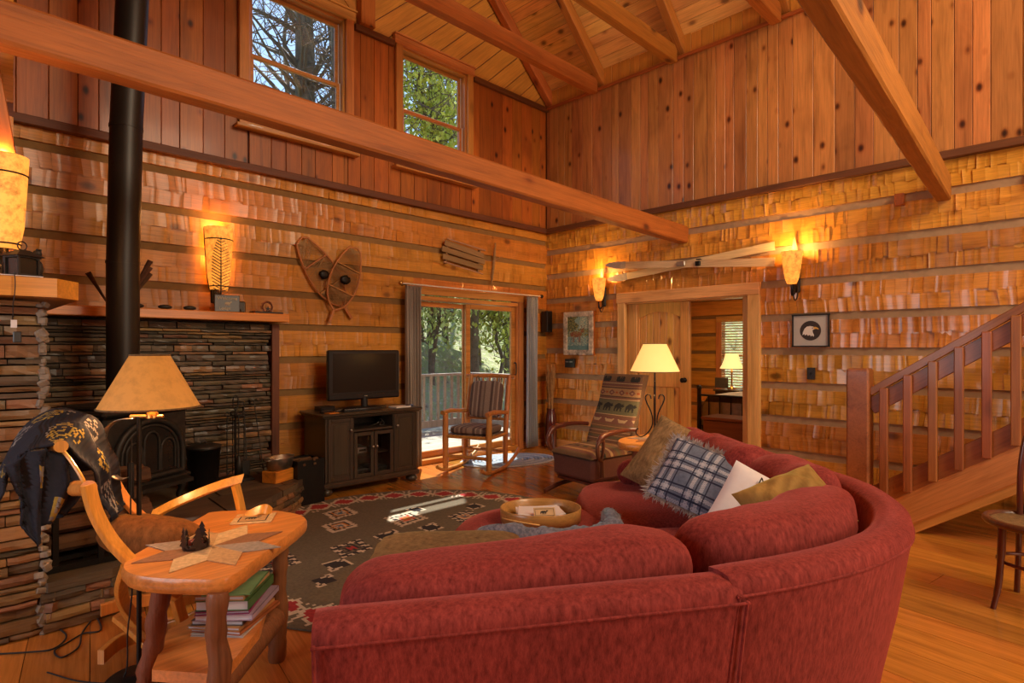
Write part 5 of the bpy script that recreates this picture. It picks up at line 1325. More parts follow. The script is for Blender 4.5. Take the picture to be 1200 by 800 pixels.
pole(rc, 'top_rail', [(-.32, .345, 1.045), (0, .35, 1.055), (.32, .345, 1.045)], [.022, .027, .022]); pole(rc, 'lower_rail', [(-.26, .235, .56), (.26, .235, .56)], .018)
for k in range(5): x = -.18 + k * .09; pole(rc, 'spindle', [(x, .237, .57), (x, .345, 1.04)], .010)
q = MB(); q.box((0, -.01, .415), (.50, .46, .02)); q.build('woven_seat', mst, rc)
o = thing('seat_cushion', 'striped grey-brown seat cushion on the log-pole rocking chair', 'cushion', rc.location + Vector((0, 0, .425)), -1.2); q = MB(); q.ball((0, -.02, .045), (.25, .23, .042), e=.4, nu=40, nv=14); q.build('cover', mst, o)
o = thing('back_cushion', 'striped grey-brown back cushion tied to the log-pole rocking chair', 'cushion'); q = MB(); q.ball((0, 0, 0), (.205, .035, .215), e=.35, nu=40, nv=16); q.build('cover', mst, o)
for x in (-.15, .15): r = MB(); r.tube(arc((x, .035, .235), .035, 0, 2 * PI, 10, 'yz'), .006, 5); r.build('tie', M['tan'], o)
o.matrix_world = Matrix.Translation(rc.location) @ Matrix.Rotation(-1.2, 4, 'Z') @ Matrix.Translation((0, .232, .785)) @ Matrix.Rotation(-.215, 4, 'X')

# ================================================================== GLIDER CHAIR WITH BEAR FABRIC
gl = thing('glider_chair', 'upholstered glider rocker in brown lodge fabric with walking bears', 'chair', (-1.86, -2.26, 0), math.radians(-98))
# local front = -Y.  fabric colours
gc = [plain('lodge_' + a, b, .9, var=.2, scale=120) for a, b in (('brown', (.17, .105, .055)), ('tan', (.38, .24, .11)), ('black', (.025, .028, .028)), ('green', (.13, .13, .075)), ('plum', (.19, .085, .065)), ('cream', (.50, .38, .22)), ('rust', (.36, .10, .035)))]
GW, GH = 96, 110
bearw, bearh = len(max(BEAR, key=len)), len(BEAR)
def lodge(i, j):
    r = GH - 1 - j                      # 0 = top row
    u = i
    if 3 <= r < 11:
        c = (u - 4) % 34
        if c < 20 and not (r in (3, 10) and (c < 2 or c > 17)) and not (r < 6 and c in (8, 9, 13)): return 2
        return 0
    if r < 3: return 0
    if 11 <= r < 20: return (4, 0, 5, 0, 4, 4, 0, 1, 4)[r - 11]
    if 20 <= r < 34:
        c = (u + 4) % 24; k = abs(c - 12) / 1.7 + abs(r - 27)
        if k < 1.5: return 5
        if k < 4.5: return 4
        if abs(r - 27) < 2 and (c < 3 or c > 21): return 6
        return 1 if r not in (20, 33) else 2
    if 34 <= r < 39: return (4, 0, 4, 5, 0)[r - 34]
    if 39 <= r < 60:
        c = (u + 6) % 26; rr = r - 43
        if 0 <= rr < bearh and c < len(BEAR[rr]) and BEAR[rr][c] == '#': return 2
        return 3
    if 60 <= r < 63: return (5, 4, 0)[r - 60]
    if 63 <= r < 74:
        c = (u + 2) % 30; rr = r - 66
        if 0 <= rr < 5 and 4 + rr <= c < 26 - rr and not (rr == 0 and 7 < c < 22): return 5
        return 4
    return (0, 0, 4, 1, 0, 0, 3, 3, 0, 4, 5, 4)[(r - 74) % 12]
# seat box
q = MB(); q.box((0, 0, .30), (.54, .58, .22), bev=.03)
q.build('seat_box', gc[4], gl)
q = MB()
def seatp(u, v): a, b = 2 * u - 1, 2 * v - 1; k = (max(0, 1 - abs(a) ** 5) * max(0, 1 - abs(b) ** 5)) ** .5; return Vector((a * .275, -.31 + .62 * v, .40 + .07 * k))
q.grid(seatp, 60, 60, 0, True, mfn=lambda i, j: (0, 4, 1, 4, 0, 2, 0, 4, 5, 4, 0, 3)[(j // 3) % 12] if (j // 3) % 12 != 5 else (2 if (i // 6) % 2 else 0)); q.grid(lambda u, v: Vector((seatp(1 - u, v).x, seatp(1 - u, v).y, .395)), 6, 6, 0); q.build('seat_cushion', gc, gl)
# back
q = MB()
def bkp(u, v, f_):
    a = 2 * u - 1; w_ = .275 - .02 * v; k = max(0, 1 - abs(a) ** 5) ** .5 * max(0, 1 - abs(2 * v - 1) ** 9) ** .5
    y = .20 + .34 * v * .75 - f_ * (.035 + .030 * k + .012 * math.sin(v * 8)); return Vector((a * w_, y, .42 + .70 * v))
q.grid(lambda u, v: bkp(u, v, 1), GW, GH, 0, True, mfn=lambda i, j: lodge(i, j)); q.grid(lambda u, v: bkp(1 - u, v, -.6), 20, 20, 4, True)
for e in (0, 1):
    q.grid(lambda u, v: bkp(e, v, 1).lerp(bkp(e, v, -.6), u if e else 1 - u), 2, 30, 0, True); q.grid(lambda u, v: bkp(u, e, 1).lerp(bkp(u, e, -.6), v if not e else v), 24, 2, 0, True)
q.build('backrest', gc, gl)
MB().box((0, -.02, .17), (.44, .50, .03), bev=.006).build('frame', M['darkwood'], gl)
for x in (-.25, .25):
    q = MB(); q.tube(spline([(x, -.40, .045), (x, -.34, .06), (x, -.20, .09), (x, 0, .10), (x, .20, .09), (x, .34, .06), (x, .40, .035)], 4), .022, 10); q.box((x, .0, .12), (.035, .30, .06), bev=.006); q.build('floor_runner', M['darkwood'], gl)
    s_ = 1 if x > 0 else -1
    q = MB(); q.tube(spline([(s_ * .31, .22, .62), (s_ * .33, .05, .635), (s_ * .335, -.14, .625), (s_ * .33, -.24, .60), (s_ * .325, -.28, .555)], 5), [.020] * 8 + [.026] * 9 + [.02] * 4, 12); q.build('arm', M['darkwood'], gl)
    q = MB(); q.tube(spline([(s_ * .33, -.24, .575), (s_ * .33, -.285, .54), (s_ * .33, -.29, .48), (s_ * .32, -.27, .42), (s_ * .31, -.23, .385)], 5), .018, 10); q.tube(spline([(s_ * .33, -.22, .60), (s_ * .33, -.215, .52), (s_ * .32, -.22, .44), (s_ * .31, -.23, .385)], 5), .014, 10); q.tube([(s_ * .315, -.22, .39), (s_ * .30, -.20, .24)], .02, 10); q.build('arm_support', M['darkwood'], gl)

# ================================================================== WOODEN SIDE TABLE AND LAMPS
mcloth = [plain('patch_' + a, b, .85, var=.25, scale=60) for a, b in (('cream', (.62, .42, .22)), ('brown', (.26, .12, .06)), ('grey', (.30, .25, .22)), ('sand', (.50, .30, .14)))]
def log_table(name, label, poly, ztop, th, legs, shelf=None, lr=.036):
    cx_ = sum(p[0] for p in poly) / len(poly); cy_ = sum(p[1] for p in poly) / len(poly)
    t = thing(name, label, 'table', (cx_, cy_, 0)); pl = [(p[0] - cx_, p[1] - cy_) for p in poly]
    sm_ = [(v.x, v.y) for v in spline([(p[0], p[1], 0) for p in pl], 6, closed=True)]
    q = MB(); n_ = len(sm_); g_ = random.Random(2)
    lv = [(ztop - th, .965), (ztop - th + .012, .99), (ztop - th * .5, 1.0), (ztop - .008, .995), (ztop, .985)]; jit = [g_.uniform(-.008, .008) for _ in range(n_)]; V = []
    for z, s_ in lv: V += [(x * (s_ + (jit[i] if z < ztop - .005 else 0)), y * (s_ + (jit[(i * 3) % n_] if z < ztop - .005 else 0)), z) for i, (x, y) in enumerate(sm_)]
    F_ = [(a * n_ + i, a * n_ + (i + 1) % n_, (a + 1) * n_ + (i + 1) % n_, (a + 1) * n_ + i) for a in range(4) for i in range(n_)]
    q.add(V, F_, 0, True); q.prism([(x * .985, y * .985) for x, y in sm_], ztop - .004, ztop + .0005); q.prism([(x * .965, y * .965) for x, y in sm_], ztop - th, ztop - th + .002); q.build('tabletop', M['slab'], t)
    for (x, y, dx_, dy_) in legs:
        x -= cx_; y -= cy_; q = MB(); P = [(x + dx_ * (1 - k / 7) + g_.uniform(-.006, .006), y + dy_ * (1 - k / 7) + g_.uniform(-.006, .006), (ztop - th + .01) * k / 7) for k in range(8)]
        q.tube(spline(P, 3), [lr * g_.uniform(.86, 1.14) for _ in range(22)], 12, wob=.04); q.build('leg', M['bark'], t)
    if shelf:
        sz, sth, sc_ = shelf
        q = MB(); q.prism([(x * sc_, y * sc_) for x, y in sm_[::2]], sz - sth, sz); q.build('shelf', M['slab'], t)
    return t
tb2 = [(-2.34, -2.92), (-2.18, -2.76), (-1.92, -2.74), (-1.66, -2.82), (-1.60, -3.08), (-1.80, -3.26), (-2.16, -3.22)]
log_table('side_table', 'round-edged wood slab side table with log legs between glider and sofa', tb2, .61, .055, [(-2.20, -2.95, -.03, 0), (-1.76, -2.88, .02, .0), (-1.98, -3.14, 0, -.03)], (.20, .04, .62))
def patches(parent, cxy, z, r, rot, m=mcloth):
    """a star-shaped quilted mat sewn from kite-shaped patches, each patch a piece"""
    for k in range(8):
        a0, a1, am = rot + k * PI / 4, rot + (k + 1) * PI / 4, rot + (k + .5) * PI / 4
        pl = [(0, 0), (r * .60 * math.cos(a0), r * .60 * math.sin(a0)), (r * math.cos(am), r * math.sin(am)), (r * .60 * math.cos(a1), r * .60 * math.sin(a1))]
        q = MB(); q.prism(pl, 0, .003); q.build('patch', m[(k * 3) % 4], parent, loc=(0, 0, 0))
o = thing('quilted_mat', 'star-shaped quilted mat under the wrought-iron lamp', 'mat', (-1.96, -2.98, .6115)); patches(o, 0, 0, .24, .2)
def cone_shade(name, parent, r0, r1, z0, z1, m, rim):
    q = MB(); q.lathe([(r0, z0), (r1, z1), (r1 - .003, z1 - .001), (r0 - .003, z0 + .001)], n=40); q.v = q.v; o = MB(); 
    q = MB(); q.lathe([(r0, z0), (r1, z1), (r1 - .004, z1), (r0 - .004, z0), (r0, z0)], n=40, cap=False); o = q.build(name, m, parent)
    r = MB(); r.tube([(r0 * math.cos(a), r0 * math.sin(a), z0) for a in [k * 2 * PI / 40 for k in range(40)]], .004, 5, closed=True); r.build('rim', rim, o); r = MB(); r.tube([(r1 * math.cos(a), r1 * math.sin(a), z1) for a in [k * 2 * PI / 24 for k in range(24)]], .0035, 5, closed=True); r.build('rim', rim, o); return o
def bulb(loc, e, c=(1, .62, .28), r=.035):
    l = lamp('bulb_light', 'POINT', loc, e, c); l.data.shadow_soft_size = r; return l
M['shade_lit'] = shade_mat('lit_cream_shade', (.85, .60, .30), (1.0, .50, .13), .95, .04)
M['shade_tan'] = shade_mat('parchment_shade', (.52, .25, .07), (1.0, .36, .05), .22, .20)
M['shade_stone'] = shade_mat('lit_stone_sconce', (.70, .38, .12), (1.0, .32, .035), 1.0, .60)
M['shade_pale'] = shade_mat('bedroom_shade', (.80, .62, .28), (1.0, .70, .25), .9, .04)
# wrought iron table lamp
tl = thing('table_lamp', 'wrought-iron scroll table lamp with a glowing cream shade', 'lamp', (-1.96, -2.97, .615), .5)
q = MB(); q.tube([(0, 0, .02), (0, 0, .60)], .009, 10); q.tube([(-.05, 0, .485), (.05, 0, .485)], .004, 6); q.build('stem', M['blackmetal'], tl)
for a in (0, PI / 2, PI, -PI / 2):
    P = [(.055, 0, .405), (.040, 0, .425), (.02, 0, .41), (.018, 0, .37), (.045, 0, .30), (.075, 0, .33), (.095, 0, .30)] if False else [(.030, 0, .335), (.038, 0, .365), (.062, 0, .370), (.078, 0, .345), (.066, 0, .30), (.030, 0, .22), (.018, 0, .15), (.030, 0, .09), (.070, 0, .035), (.115, 0, .012), (.150, 0, .030), (.155, 0, .065), (.135, 0, .080)]
    R_ = Matrix.Rotation(a, 3, 'Z'); q = MB(); q.tube([R_ @ p for p in spline(P, 5)], .0055, 7); q.build('scroll', M['blackmetal'], tl)
cone_shade('shade', tl, .205, .095, .565, .80, M['shade_lit'], M['tan'])
bulb((-1.96, -2.97, 1.30), 13)
# bedroom: bed, chest, lamp
mbed = plain('dark_bedding', (.10, .095, .085), .9, var=.3, scale=14); mspread = plain('grey_bedspread', (.46, .40, .31), .9, var=.2, scale=18)
bd = thing('bed', 'bed with grey bedspread and dark iron frame in the bedroom', 'bed', (2.24, -2.50, 0))
q = MB(); q.box((0, 0, .42), (1.9, 1.45, .24), bev=.05); q.build('mattress', mbed, bd)
q = MB(); q.grid(lambda u, v: Vector((-.99 + 1.9 * u, -.76 + 1.52 * v, .68 + .08 * max(0, 1 - abs(2 * v - 1) ** 4) - (.16 if v in (0, 1) else 0) + .02 * math.sin(u * 9 + v * 7))), 24, 14, 0, True); q.build('bedspread', mspread, bd)
q = MB(); q.grid(lambda u, v: Vector((-.985 - .02 * math.sin(v * 30), -.76 + 1.52 * v, .25 + .40 * u)), 6, 40, 0, True); q.build('bed_skirt', mspread, bd)
for y in (-.76, .76): q = MB(); q.tube([(-1.02, y, 0), (-1.02, y, .82)], .028, 10); q.ball((-1.02, y, .84), .036); q.build('post', M['iron'], bd)
q = MB(); q.tube([(-1.02, -.76, .74), (-1.02, .76, .74)], .014, 8); q.tube([(-1.02, -.76, .32), (-1.02, .76, .32)], .012, 8)
for k in range(9): q.tube([(-1.02, -.62 + k * .155, .32), (-1.02, -.62 + k * .155, .74)], .008, 6)
q.build('footboard', M['iron'], bd)
for y in (-.72, .72): MB().box((0, y, .26), (1.95, .03, .10)).build('side_rail', M['iron'], bd)
ch = thing('blanket_chest', 'reddish wooden chest at the foot of the bed', 'chest', (.86, -2.66, 0)); mch = wood('red_chest', (.22, .055, .02), (.12, .03, .01), 1, rough=.35, coat=.4, knots=.2, vary=.03)
q = MB(); q.box((0, 0, .25), (.42, 1.15, .44), bev=.006); q.build('body', mch, ch); q = MB(); q.box((0, 0, .495), (.46, 1.2, .04), bev=.01); q.build('lid', mch, ch)
for x in (-.17, .17):
    for y in (-.5, .5): MB().box((x, y, .02), (.05, .05, .06)).build('foot', mch, ch)
nt_ = thing('nightstand', 'dark nightstand below the bedroom window', 'table', (3.62, -1.12, 0)); q = MB(); q.box((0, 0, .36), (.42, .42, .56), bev=.008); q.build('body', M['cab'], nt_); MB().box((0, 0, .655), (.47, .47, .03), bev=.006).build('top', M['cab'], nt_)
for x in (-.17, .17):
    for y in (-.17, .17): MB().box((x, y, .045), (.04, .04, .09)).build('leg', M['cab'], nt_)
bl_ = thing('bedside_lamp', 'brass bedside lamp with a pleated bell shade in the bedroom', 'lamp', (3.62, -1.12, .67))
q = MB(); q.lathe([(.07, 0), (.075, .012), (.03, .03), (.015, .06), (.013, .28), (.022, .30), (.012, .32), (.012, .40)], n=18); q.build('base', M['brass'], bl_)
q = MB(); q.lathe([(.20, .36), (.165, .42), (.135, .50), (.115, .58), (.108, .62)], n=40, cap=False); q.build('shade', M['shade_pale'], bl_); bulb((3.62, -1.12, 1.15), 3)
pw_ = thing('picture_frame', 'small dark framed picture on the bedroom nightstand', 'picture', (3.55, -1.30, .67), -1.2); pw_.location = (3.50, -.99, .67); MB().box((0, 0, .11), (.22, .02, .18), Matrix.Rotation(-.1, 3, 'X')).build('frame', M['cab'], pw_)

# ================================================================== FOREGROUND LEFT: SLAB TABLE
TZ = .60
tpoly = [tuple(onz(x, y, .60))[:2] for x, y in ((143, 664), (151, 672), (175, 677), (215, 679), (258, 679), (276, 673), (298, 657), (330, 633), (355, 614), (359, 607), (346, 601), (310, 597), (252, 599), (238, 604), (205, 623), (172, 641), (150, 654))]
log_table('slab_table', 'live-edge slab side table on peeled log legs in the left foreground', tpoly, TZ, .055, [(-5.60, -3.50, .02, -.01), (-5.18, -3.05, -.02, .01), (-5.68, -3.20, -.06, .05), (-5.36, -2.76, 0, .02)], None, .034)
sh = MB(); shp = [(-5.74, -3.30), (-5.62, -3.02), (-5.36, -2.86), (-5.22, -3.02), (-5.36, -3.26), (-5.58, -3.50)]
sh.prism([(p[0], p[1]) for p in shp], .230, .270); o = sh.build('lower_shelf', M['slab'], None); o.location = (0, 0, 0)
tbl = bpy.data.objects['slab_table']; o.parent = tbl; o.location = -tbl.location; o.name = 'shelf'
q = MB(); q.tube([(-5.62, -3.46, .185), (-5.22, -3.06, .195)], [.052, .05], 12, wob=.05); o = q.build('shelf_log', M['bark'], tbl); o.location = -tbl.location
# books and magazines on the shelf
bk = [((.60, .58, .56), .205, .27, .010, 'magazine', 'cream magazine at the bottom of the stack under the slab table'), ((.46, .14, .05), .21, .28, .014, 'magazine', 'rust-coloured magazine just above the bottom of the stack'), ((.50, .25, .09), .21, .275, .014, 'magazine', 'orange magazine third from the bottom of the stack'), ((.10, .08, .08), .20, .27, .018, 'book', 'dark book in the middle of the stack under the slab table'),
      ((.42, .30, .40), .22, .28, .022, 'magazine', 'mauve magazine jutting out of the middle of the stack'), ((.28, .03, .12), .20, .26, .012, 'book', 'crimson paperback above the mauve magazine'), ((.07, .16, .05), .20, .27, .038, 'book', 'thick green-spined book near the top of the stack'), ((.55, .28, .12), .19, .25, .016, 'book', 'orange-and-white book lying on the green-spined one'), ((.25, .45, .20), .18, .23, .005, 'magazine', 'bright green and blue magazine topmost on the stack')]
z = .271; g_ = random.Random(3)
for i, (c, w_, l_, h_, kd_, lab) in enumerate(bk):
    o = thing(kd_, lab, kd_, (-5.40 + g_.uniform(-.012, .012), -3.13 + g_.uniform(-.012, .012), z), .78 + g_.uniform(-.16, .16), 'books and magazines under the slab table')
    mc = plain('cover_%d' % i, c, .4, var=.25, scale=9)
    q = MB(); q.box((.003, 0, h_ / 2), (l_ - .008, w_ - .006, max(.002, h_ - .004))); q.build('pages', M['paper'], o)
    q = MB(); q.box((0, 0, h_ - .001), (l_, w_, .002)); q.box((0, 0, .001), (l_, w_, .002)); q.box((0, -w_ / 2 + .001, h_ / 2), (l_, .002, h_)); q.build('cover', mc, o); z += h_ + .001
mzt = z
# star mat, candle holder and moose coaster on the table
o = thing('quilted_mat', 'star-shaped quilted mat of cream, brown and grey patches on the slab table', 'mat', (-5.50, -3.16, TZ + .0015)); patches(o, 0, 0, .27, .35)
chd = thing('candle_holder', 'dark metal pine-tree candle holder around a glass cup', 'candle holder', (-5.555, -3.14, TZ + .005), .2); mdk = plain('bronze_tin', (.05, .028, .022), .45, metal=.5)
PT = [(.008, 0), (.008, .012), (.026, .012), (.012, .03), (.021, .03), (.009, .048), (.016, .048), (.006, .066), (.011, .066), (0, .088)]; pp2 = PT + [(-x, z_) for x, z_ in PT[::-1][1:]]
q = MB(); q.lathe([(.040, 0), (.044, .004), (.044, .022), (.042, .022), (.040, .006)], n=26, cap=False); q.lathe([(.042, .0), (.0, .001)], n=26); q.build('ring', mdk, chd)
for k in range(5):
    a = -1.9 + k * 2 * PI / 5; s_ = 1.0 if k % 2 == 0 else .75
    Mt = Matrix.Translation((.046 * math.cos(a), .046 * math.sin(a), .002)) @ Matrix.Rotation(a + PI / 2, 4, 'Z') @ stand.to_4x4()
    q = MB(); q.prism([(x * s_ * 1.1, z_ * s_) for x, z_ in pp2], -.001, .001, M=Mt); q.build('tree_cutout', mdk, chd)
q = MB(); q.lathe([(.001, .004), (.030, .004), (.034, .05), (.031, .05), (.028, .008)], n=22, cap=False); q.build('glass_cup', M['glass'], chd)
q = MB(); q.lathe([(.026, .006), (.026, .03), (.0, .031)], n=18); q.build('candle', plain('wine_wax', (.25, .03, .03), .5), chd)
co = thing('coaster', 'cream coaster with a black moose in a dark square, far end of the slab table', 'coaster', (-5.245, -2.90, TZ + .001), -.55)
MB().box((0, 0, .003), (.17, .15, .006), bev=.002).build('base', mcloth[0], co)
q = MB(); FL = Matrix.Translation((0, 0, .0065)) @ Matrix.Rotation(-PI / 2, 4, 'X'); bitmap(q, MOOSE, .075, FL, t=.0006)
for a in ((0, .052, .115, .004), (0, -.052, .115, .004), (-.057, 0, .004, .104), (.057, 0, .004, .104)): q.box((a[0], a[1], .0065), (a[2], a[3], .001))
q.build('moose_print', M['black'], co)
MB().box((0, 0, .0062), (.108, .098, .0006)).build('tan_square', mcloth[3], co)

# ---- floor lamp
fl = thing('floor_lamp', 'slim dark metal floor lamp with a parchment cone shade in the left foreground', 'lamp', (-6.055, -3.12, 0) if False else tuple(onz(163, 797)))
q = MB(); q.lathe([(.125, 0), (.13, .006), (.12, .016), (.02, .026), (.012, .03)], n=28); q.build('base', M['blackmetal'], fl)
MB().tube([(0, 0, .02), (0, 0, 1.09)], .0095, 12).build('pole', M['blackmetal'], fl)
rt = Vector((math.sin(YAW), -math.cos(YAW), 0))
q = MB(); q.tube([rt * -.035 + Vector((0, 0, 1.092)), rt * .10 + Vector((0, 0, 1.092))], .008, 8); q.lathe([(.022, 0), (.022, .02), (.014, .03), (.012, .05)], tuple(rt * .055 + Vector((0, 0, 1.085))), 14); q.build('arm', M['brass'], fl)
P = [rt * a + Vector((0, 0, b)) for a, b in ((-.02, 1.085), (-.085, 1.078), (-.135, 1.04), (-.15, .97), (-.13, .88), (-.09, .835), (-.055, .835))]
q = MB(); P = spline(P, 5); Y_ = _F * .018; V = []; 
for p_ in P: V += [p_ - Y_, p_ + Y_]
q.add(V, [(2 * i, 2 * i + 1, 2 * i + 3, 2 * i + 2) for i in range(len(P) - 1)], 0, True); b_ = q.build('scroll_band', M['steel'], fl); sd = b_.modifiers.new('t', 'SOLIDIFY'); sd.thickness = .003
sh_ = cone_shade('shade', fl, .184, .072, 1.13, 1.345, M['shade_tan'], M['tan']); sh_.location = rt * .045
fo = fl.location; bulb(fo + rt * .045 + Vector((0, 0, 1.23)), 9)
crd = thing('lamp_cord', 'thin dark lamp cord hanging beside the floor lamp pole', 'cord', fo); q = MB(); q.tube(spline([rt * -.03 + Vector((0, 0, 1.0)), rt * -.035 + Vector((0, 0, .7)), rt * -.028 + Vector((0, 0, .4)), rt * -.045 + Vector((0, .01, .2)), rt * -.07 + Vector((0, -.02, .02)), rt * -.16 + Vector((-.05, .02, .006)), rt * -.30 + Vector((-.05, .12, .006))], 6), .003, 6); q.build('cord', M['black'], crd)
cc = thing('extension_cord', 'dark cord lying in loops on the floor before the hearth', 'cord', (0, 0, 0))
P = [onz(x, y, .006) for x, y in ((-4, 766), (30, 764), (62, 760), (78, 745), (66, 730), (95, 716), (112, 722), (118, 738), (98, 742), (80, 752), (64, 762), (72, 770), (92, 758), (96, 742), (106, 728))]
q = MB(); q.tube(spline(P, 6), .004, 6); q.build('cord', M['black'], cc)

# ================================================================== BENTWOOD ROCKING CHAIR WITH DRAPED BLANKET
bw = M['bentwood']
rk = thing('bentwood_chair', 'honey bentwood lounge rocking chair with a fleece cushion in the left foreground', 'chair', (-5.70, -2.50, 0), 0)
def lam(name, P, w, t, parent=rk, side=None, m=bw):
    """a laminated strip: width w across, thickness t"""
    P = spline(P, 7); q = MB(); V = []
    for i, p_ in enumerate(P):
        T = (P[min(i + 1, len(P) - 1)] - P[max(0, i - 1)]).normalized(); S_ = Vector(side).normalized() if side else Vector((0, 0, 1)); N = T.cross(S_).normalized()
        V += [p_ + S_ * w / 2 + N * t / 2, p_ - S_ * w / 2 + N * t / 2, p_ - S_ * w / 2 - N * t / 2, p_ + S_ * w / 2 - N * t / 2]
    F_ = [(4 * i + k, 4 * i + (k + 1) % 4, 4 * i + 4 + (k + 1) % 4, 4 * i + 4 + k) for i in range(len(P) - 1) for k in range(4)]
    q.add(V, F_); q.add(V[:4], [(3, 2, 1, 0)]); q.add(V[-4:], [(0, 1, 2, 3)]); o = q.build(name, m, parent); bv = o.modifiers.new('b', 'BEVEL'); bv.width = .004; bv.segments = 2; return o
def W(px, py, d): return deep(px, py, d) - rk.location
S1 = (.72, .69, 0)
# near side upright curving from the blanket down to the seat and floor
lam('side_frame', [W(103, 568, 2.05), W(112, 600, 2.07), W(130, 632, 2.10), W(156, 660, 2.13), W(185, 684, 2.16), W(210, 700, 2.2)], .055, .022, side=S1)
lam('side_frame', [W(128, 552, 2.45), W(142, 578, 2.47), W(160, 600, 2.50), W(190, 622, 2.54), W(225, 640, 2.6)], .05, .020, side=S1)
lam('back_stay', [W(68, 522, 2.1), W(82, 538, 2.08), W(96, 560, 2.06), W(104, 580, 2.06)], .012, .012, side=S1)
MB().tube([W(64, 521, 2.12), W(72, 523, 2.08)], .022, 14).build('knob', bw, rk)
MB().tube([W(88, 572, 2.12), W(104, 572, 2.06)], .028, 14).build('peg', bw, rk)
# far arm with its post
lam('arm', [W(178, 604, 2.62), W(205, 590, 2.66), W(235, 577, 2.72), W(262, 567, 2.78), W(284, 561, 2.84)], .05, .022, side=(.5, .5, .9))
lam('arm_post', [W(276, 568, 2.80), W(280, 585, 2.80), W(284, 606, 2.80), W(288, 640, 2.80)], .055, .022, side=S1)
lam('arm', [W(288, 606, 2.66), W(300, 600, 2.67), W(310, 597, 2.68), W(316, 601, 2.70)], .05, .022, side=(.5, .5, .9))
lam('seat_rail', [W(160, 668, 2.3), W(215, 640, 2.45), W(270, 615, 2.6), W(290, 608, 2.68)], .05, .022, side=(.2, -.2, .9))
# rockers and lower frame
lam('rocker', [W(118, 770, 2.42), W(140, 752, 2.52), W(170, 742, 2.58), W(205, 733, 2.60), W(245, 715, 2.62)], .06, .028, side=(0, 0, 1))
lam('rocker', [W(118, 715, 2.9), W(150, 706, 2.98), W(190, 700, 3.05), W(240, 688, 3.05)], .06, .026, side=(0, 0, 1))
lam('leg', [W(150, 660, 2.32), W(142, 690, 2.4), W(150, 715, 2.48), W(175, 745, 2.52)], .06, .024, side=S1)
lam('leg', [W(196, 660, 2.45), W(206, 700, 2.50), W(216, 735, 2.54)], .06, .024, side=S1)
lam('stretcher', [W(136, 722, 2.55), W(170, 752, 2.42), W(196, 786, 2.36)], .05, .022, side=S1)
lam('stretcher', [W(205, 706, 2.58), W(232, 699, 2.64), W(262, 690, 2.7)], .045, .022, side=(0, 0, 1))
cu_ = thing('fleece_cushion', 'round-edged brown fleece seat cushion in the bentwood chair', 'cushion', deep(178, 628, 2.42)); q = MB(); q.ball((0, 0, 0), (.13, .20, .085), e=.75, nu=36, nv=18, rot=Euler((.12, .25, .80)).to_matrix(), nz=.012); q.build('cover', M['sheep'], cu_)
# second rack of logs under the blanket
r2 = thing('firewood_stand', 'upright dark iron firewood stand at the left under the dark blanket', 'rack', tuple(onz(92, 664, HZ)))
for dx_ in (-.13, .13):
    MB().box((dx_ * .72, dx_ * -.1, .22), (.028, .028, .44), bev=.003).build('upright', M['blackmetal'], r2)
MB().box((0, 0, .015), (.34, .05, .03)).build('base', M['blackmetal'], r2)
# dark patterned blanket draped over the chair back
mb_ = [plain('blanket_' + a, b, .95, var=.25, scale=50) for a, b in (('navy', (.012, .012, .022)), ('gold', (.36, .24, .04)), ('silver', (.24, .21, .19)))]
bk_ = thing('draped_blanket', 'dark navy fleece blanket with gold and silver emblems draped over the bentwood chair', 'blanket', (0, 0, 0))
# rows run from the rear fall over the crest to the front fall
rowsP = [
 [(-22, 640, 2.35), (0, 560, 2.32), (18, 512, 2.30), (45, 486, 2.30), (78, 476, 2.32), (108, 486, 2.36), (128, 515, 2.40), (136, 550, 2.43), (148, 590, 2.46)],
 [(-26, 636, 2.2), (-6, 570, 2.18), (10, 528, 2.17), (38, 502, 2.17), (72, 492, 2.19), (98, 500, 2.23), (116, 530, 2.28), (126, 566, 2.32), (138, 602, 2.36)],
 [(-24, 625, 2.05), (-4, 585, 2.03), (8, 556, 2.02), (34, 528, 2.03), (60, 520, 2.06), (84, 527, 2.12), (104, 552, 2.20), (118, 582, 2.27), (130, 612, 2.32)]]
def bpt(u, v):
    A_ = [spl[min(int(u * (len(spl) - 1) + .5), len(spl) - 1)] for spl in bsp]
    t_ = v * 2; p_ = A_[0].lerp(A_[1], t_) if t_ <= 1 else A_[1].lerp(A_[2], t_ - 1)
    f_ = .010 * math.sin(u * 31 + v * 3) * (0.4 + abs(u - .5) * 1.6) + .008 * math.sin(v * 14 + u * 9); return p_ + Vector((.7 * f_, -.7 * f_, .6 * f_))
bsp = [spline([deep(*p_) for p_ in r_], 10) for r_ in rowsP]
emb = [(.30, .35, .055, .24, 2), (.42, .22, .07, .16, 1), (.50, .20, .05, .10, 2), (.52, .72, .060, .22, 1), (.47, .74, .03, .14, 2), (.66, .30, .05, .14, 2), (.78, .45, .06, .2, 1), (.80, .42, .03, .12, 2), (.92, .60, .07, .22, 2), (.94, .35, .03, .12, 1), (.12, .5, .05, .2, 2), (.2, .7, .03, .1, 1), (.62, .7, .03, .12, 1)]
ge = random.Random(21); en = [[ge.random() for _ in range(60)] for _ in range(140)]
def bcol(i, j):
    u, v = i / 120, j / 44
    for (a, b, c_, d_, k_) in emb:
        r_ = ((u - a) / c_) ** 2 + ((v - b) / d_) ** 2
        if r_ < 1: return (k_ if (en[i // 2][j] > .55 and (i + j) % 3) or .6 < r_ < .72 else 0)
    return 0
q = MB(); q.grid(bpt, 120, 44, 0, True, mfn=bcol); o = q.build('cloth', mb_, bk_); sd = o.modifiers.new('t', 'SOLIDIFY'); sd.thickness = .008; sd.offset = 1
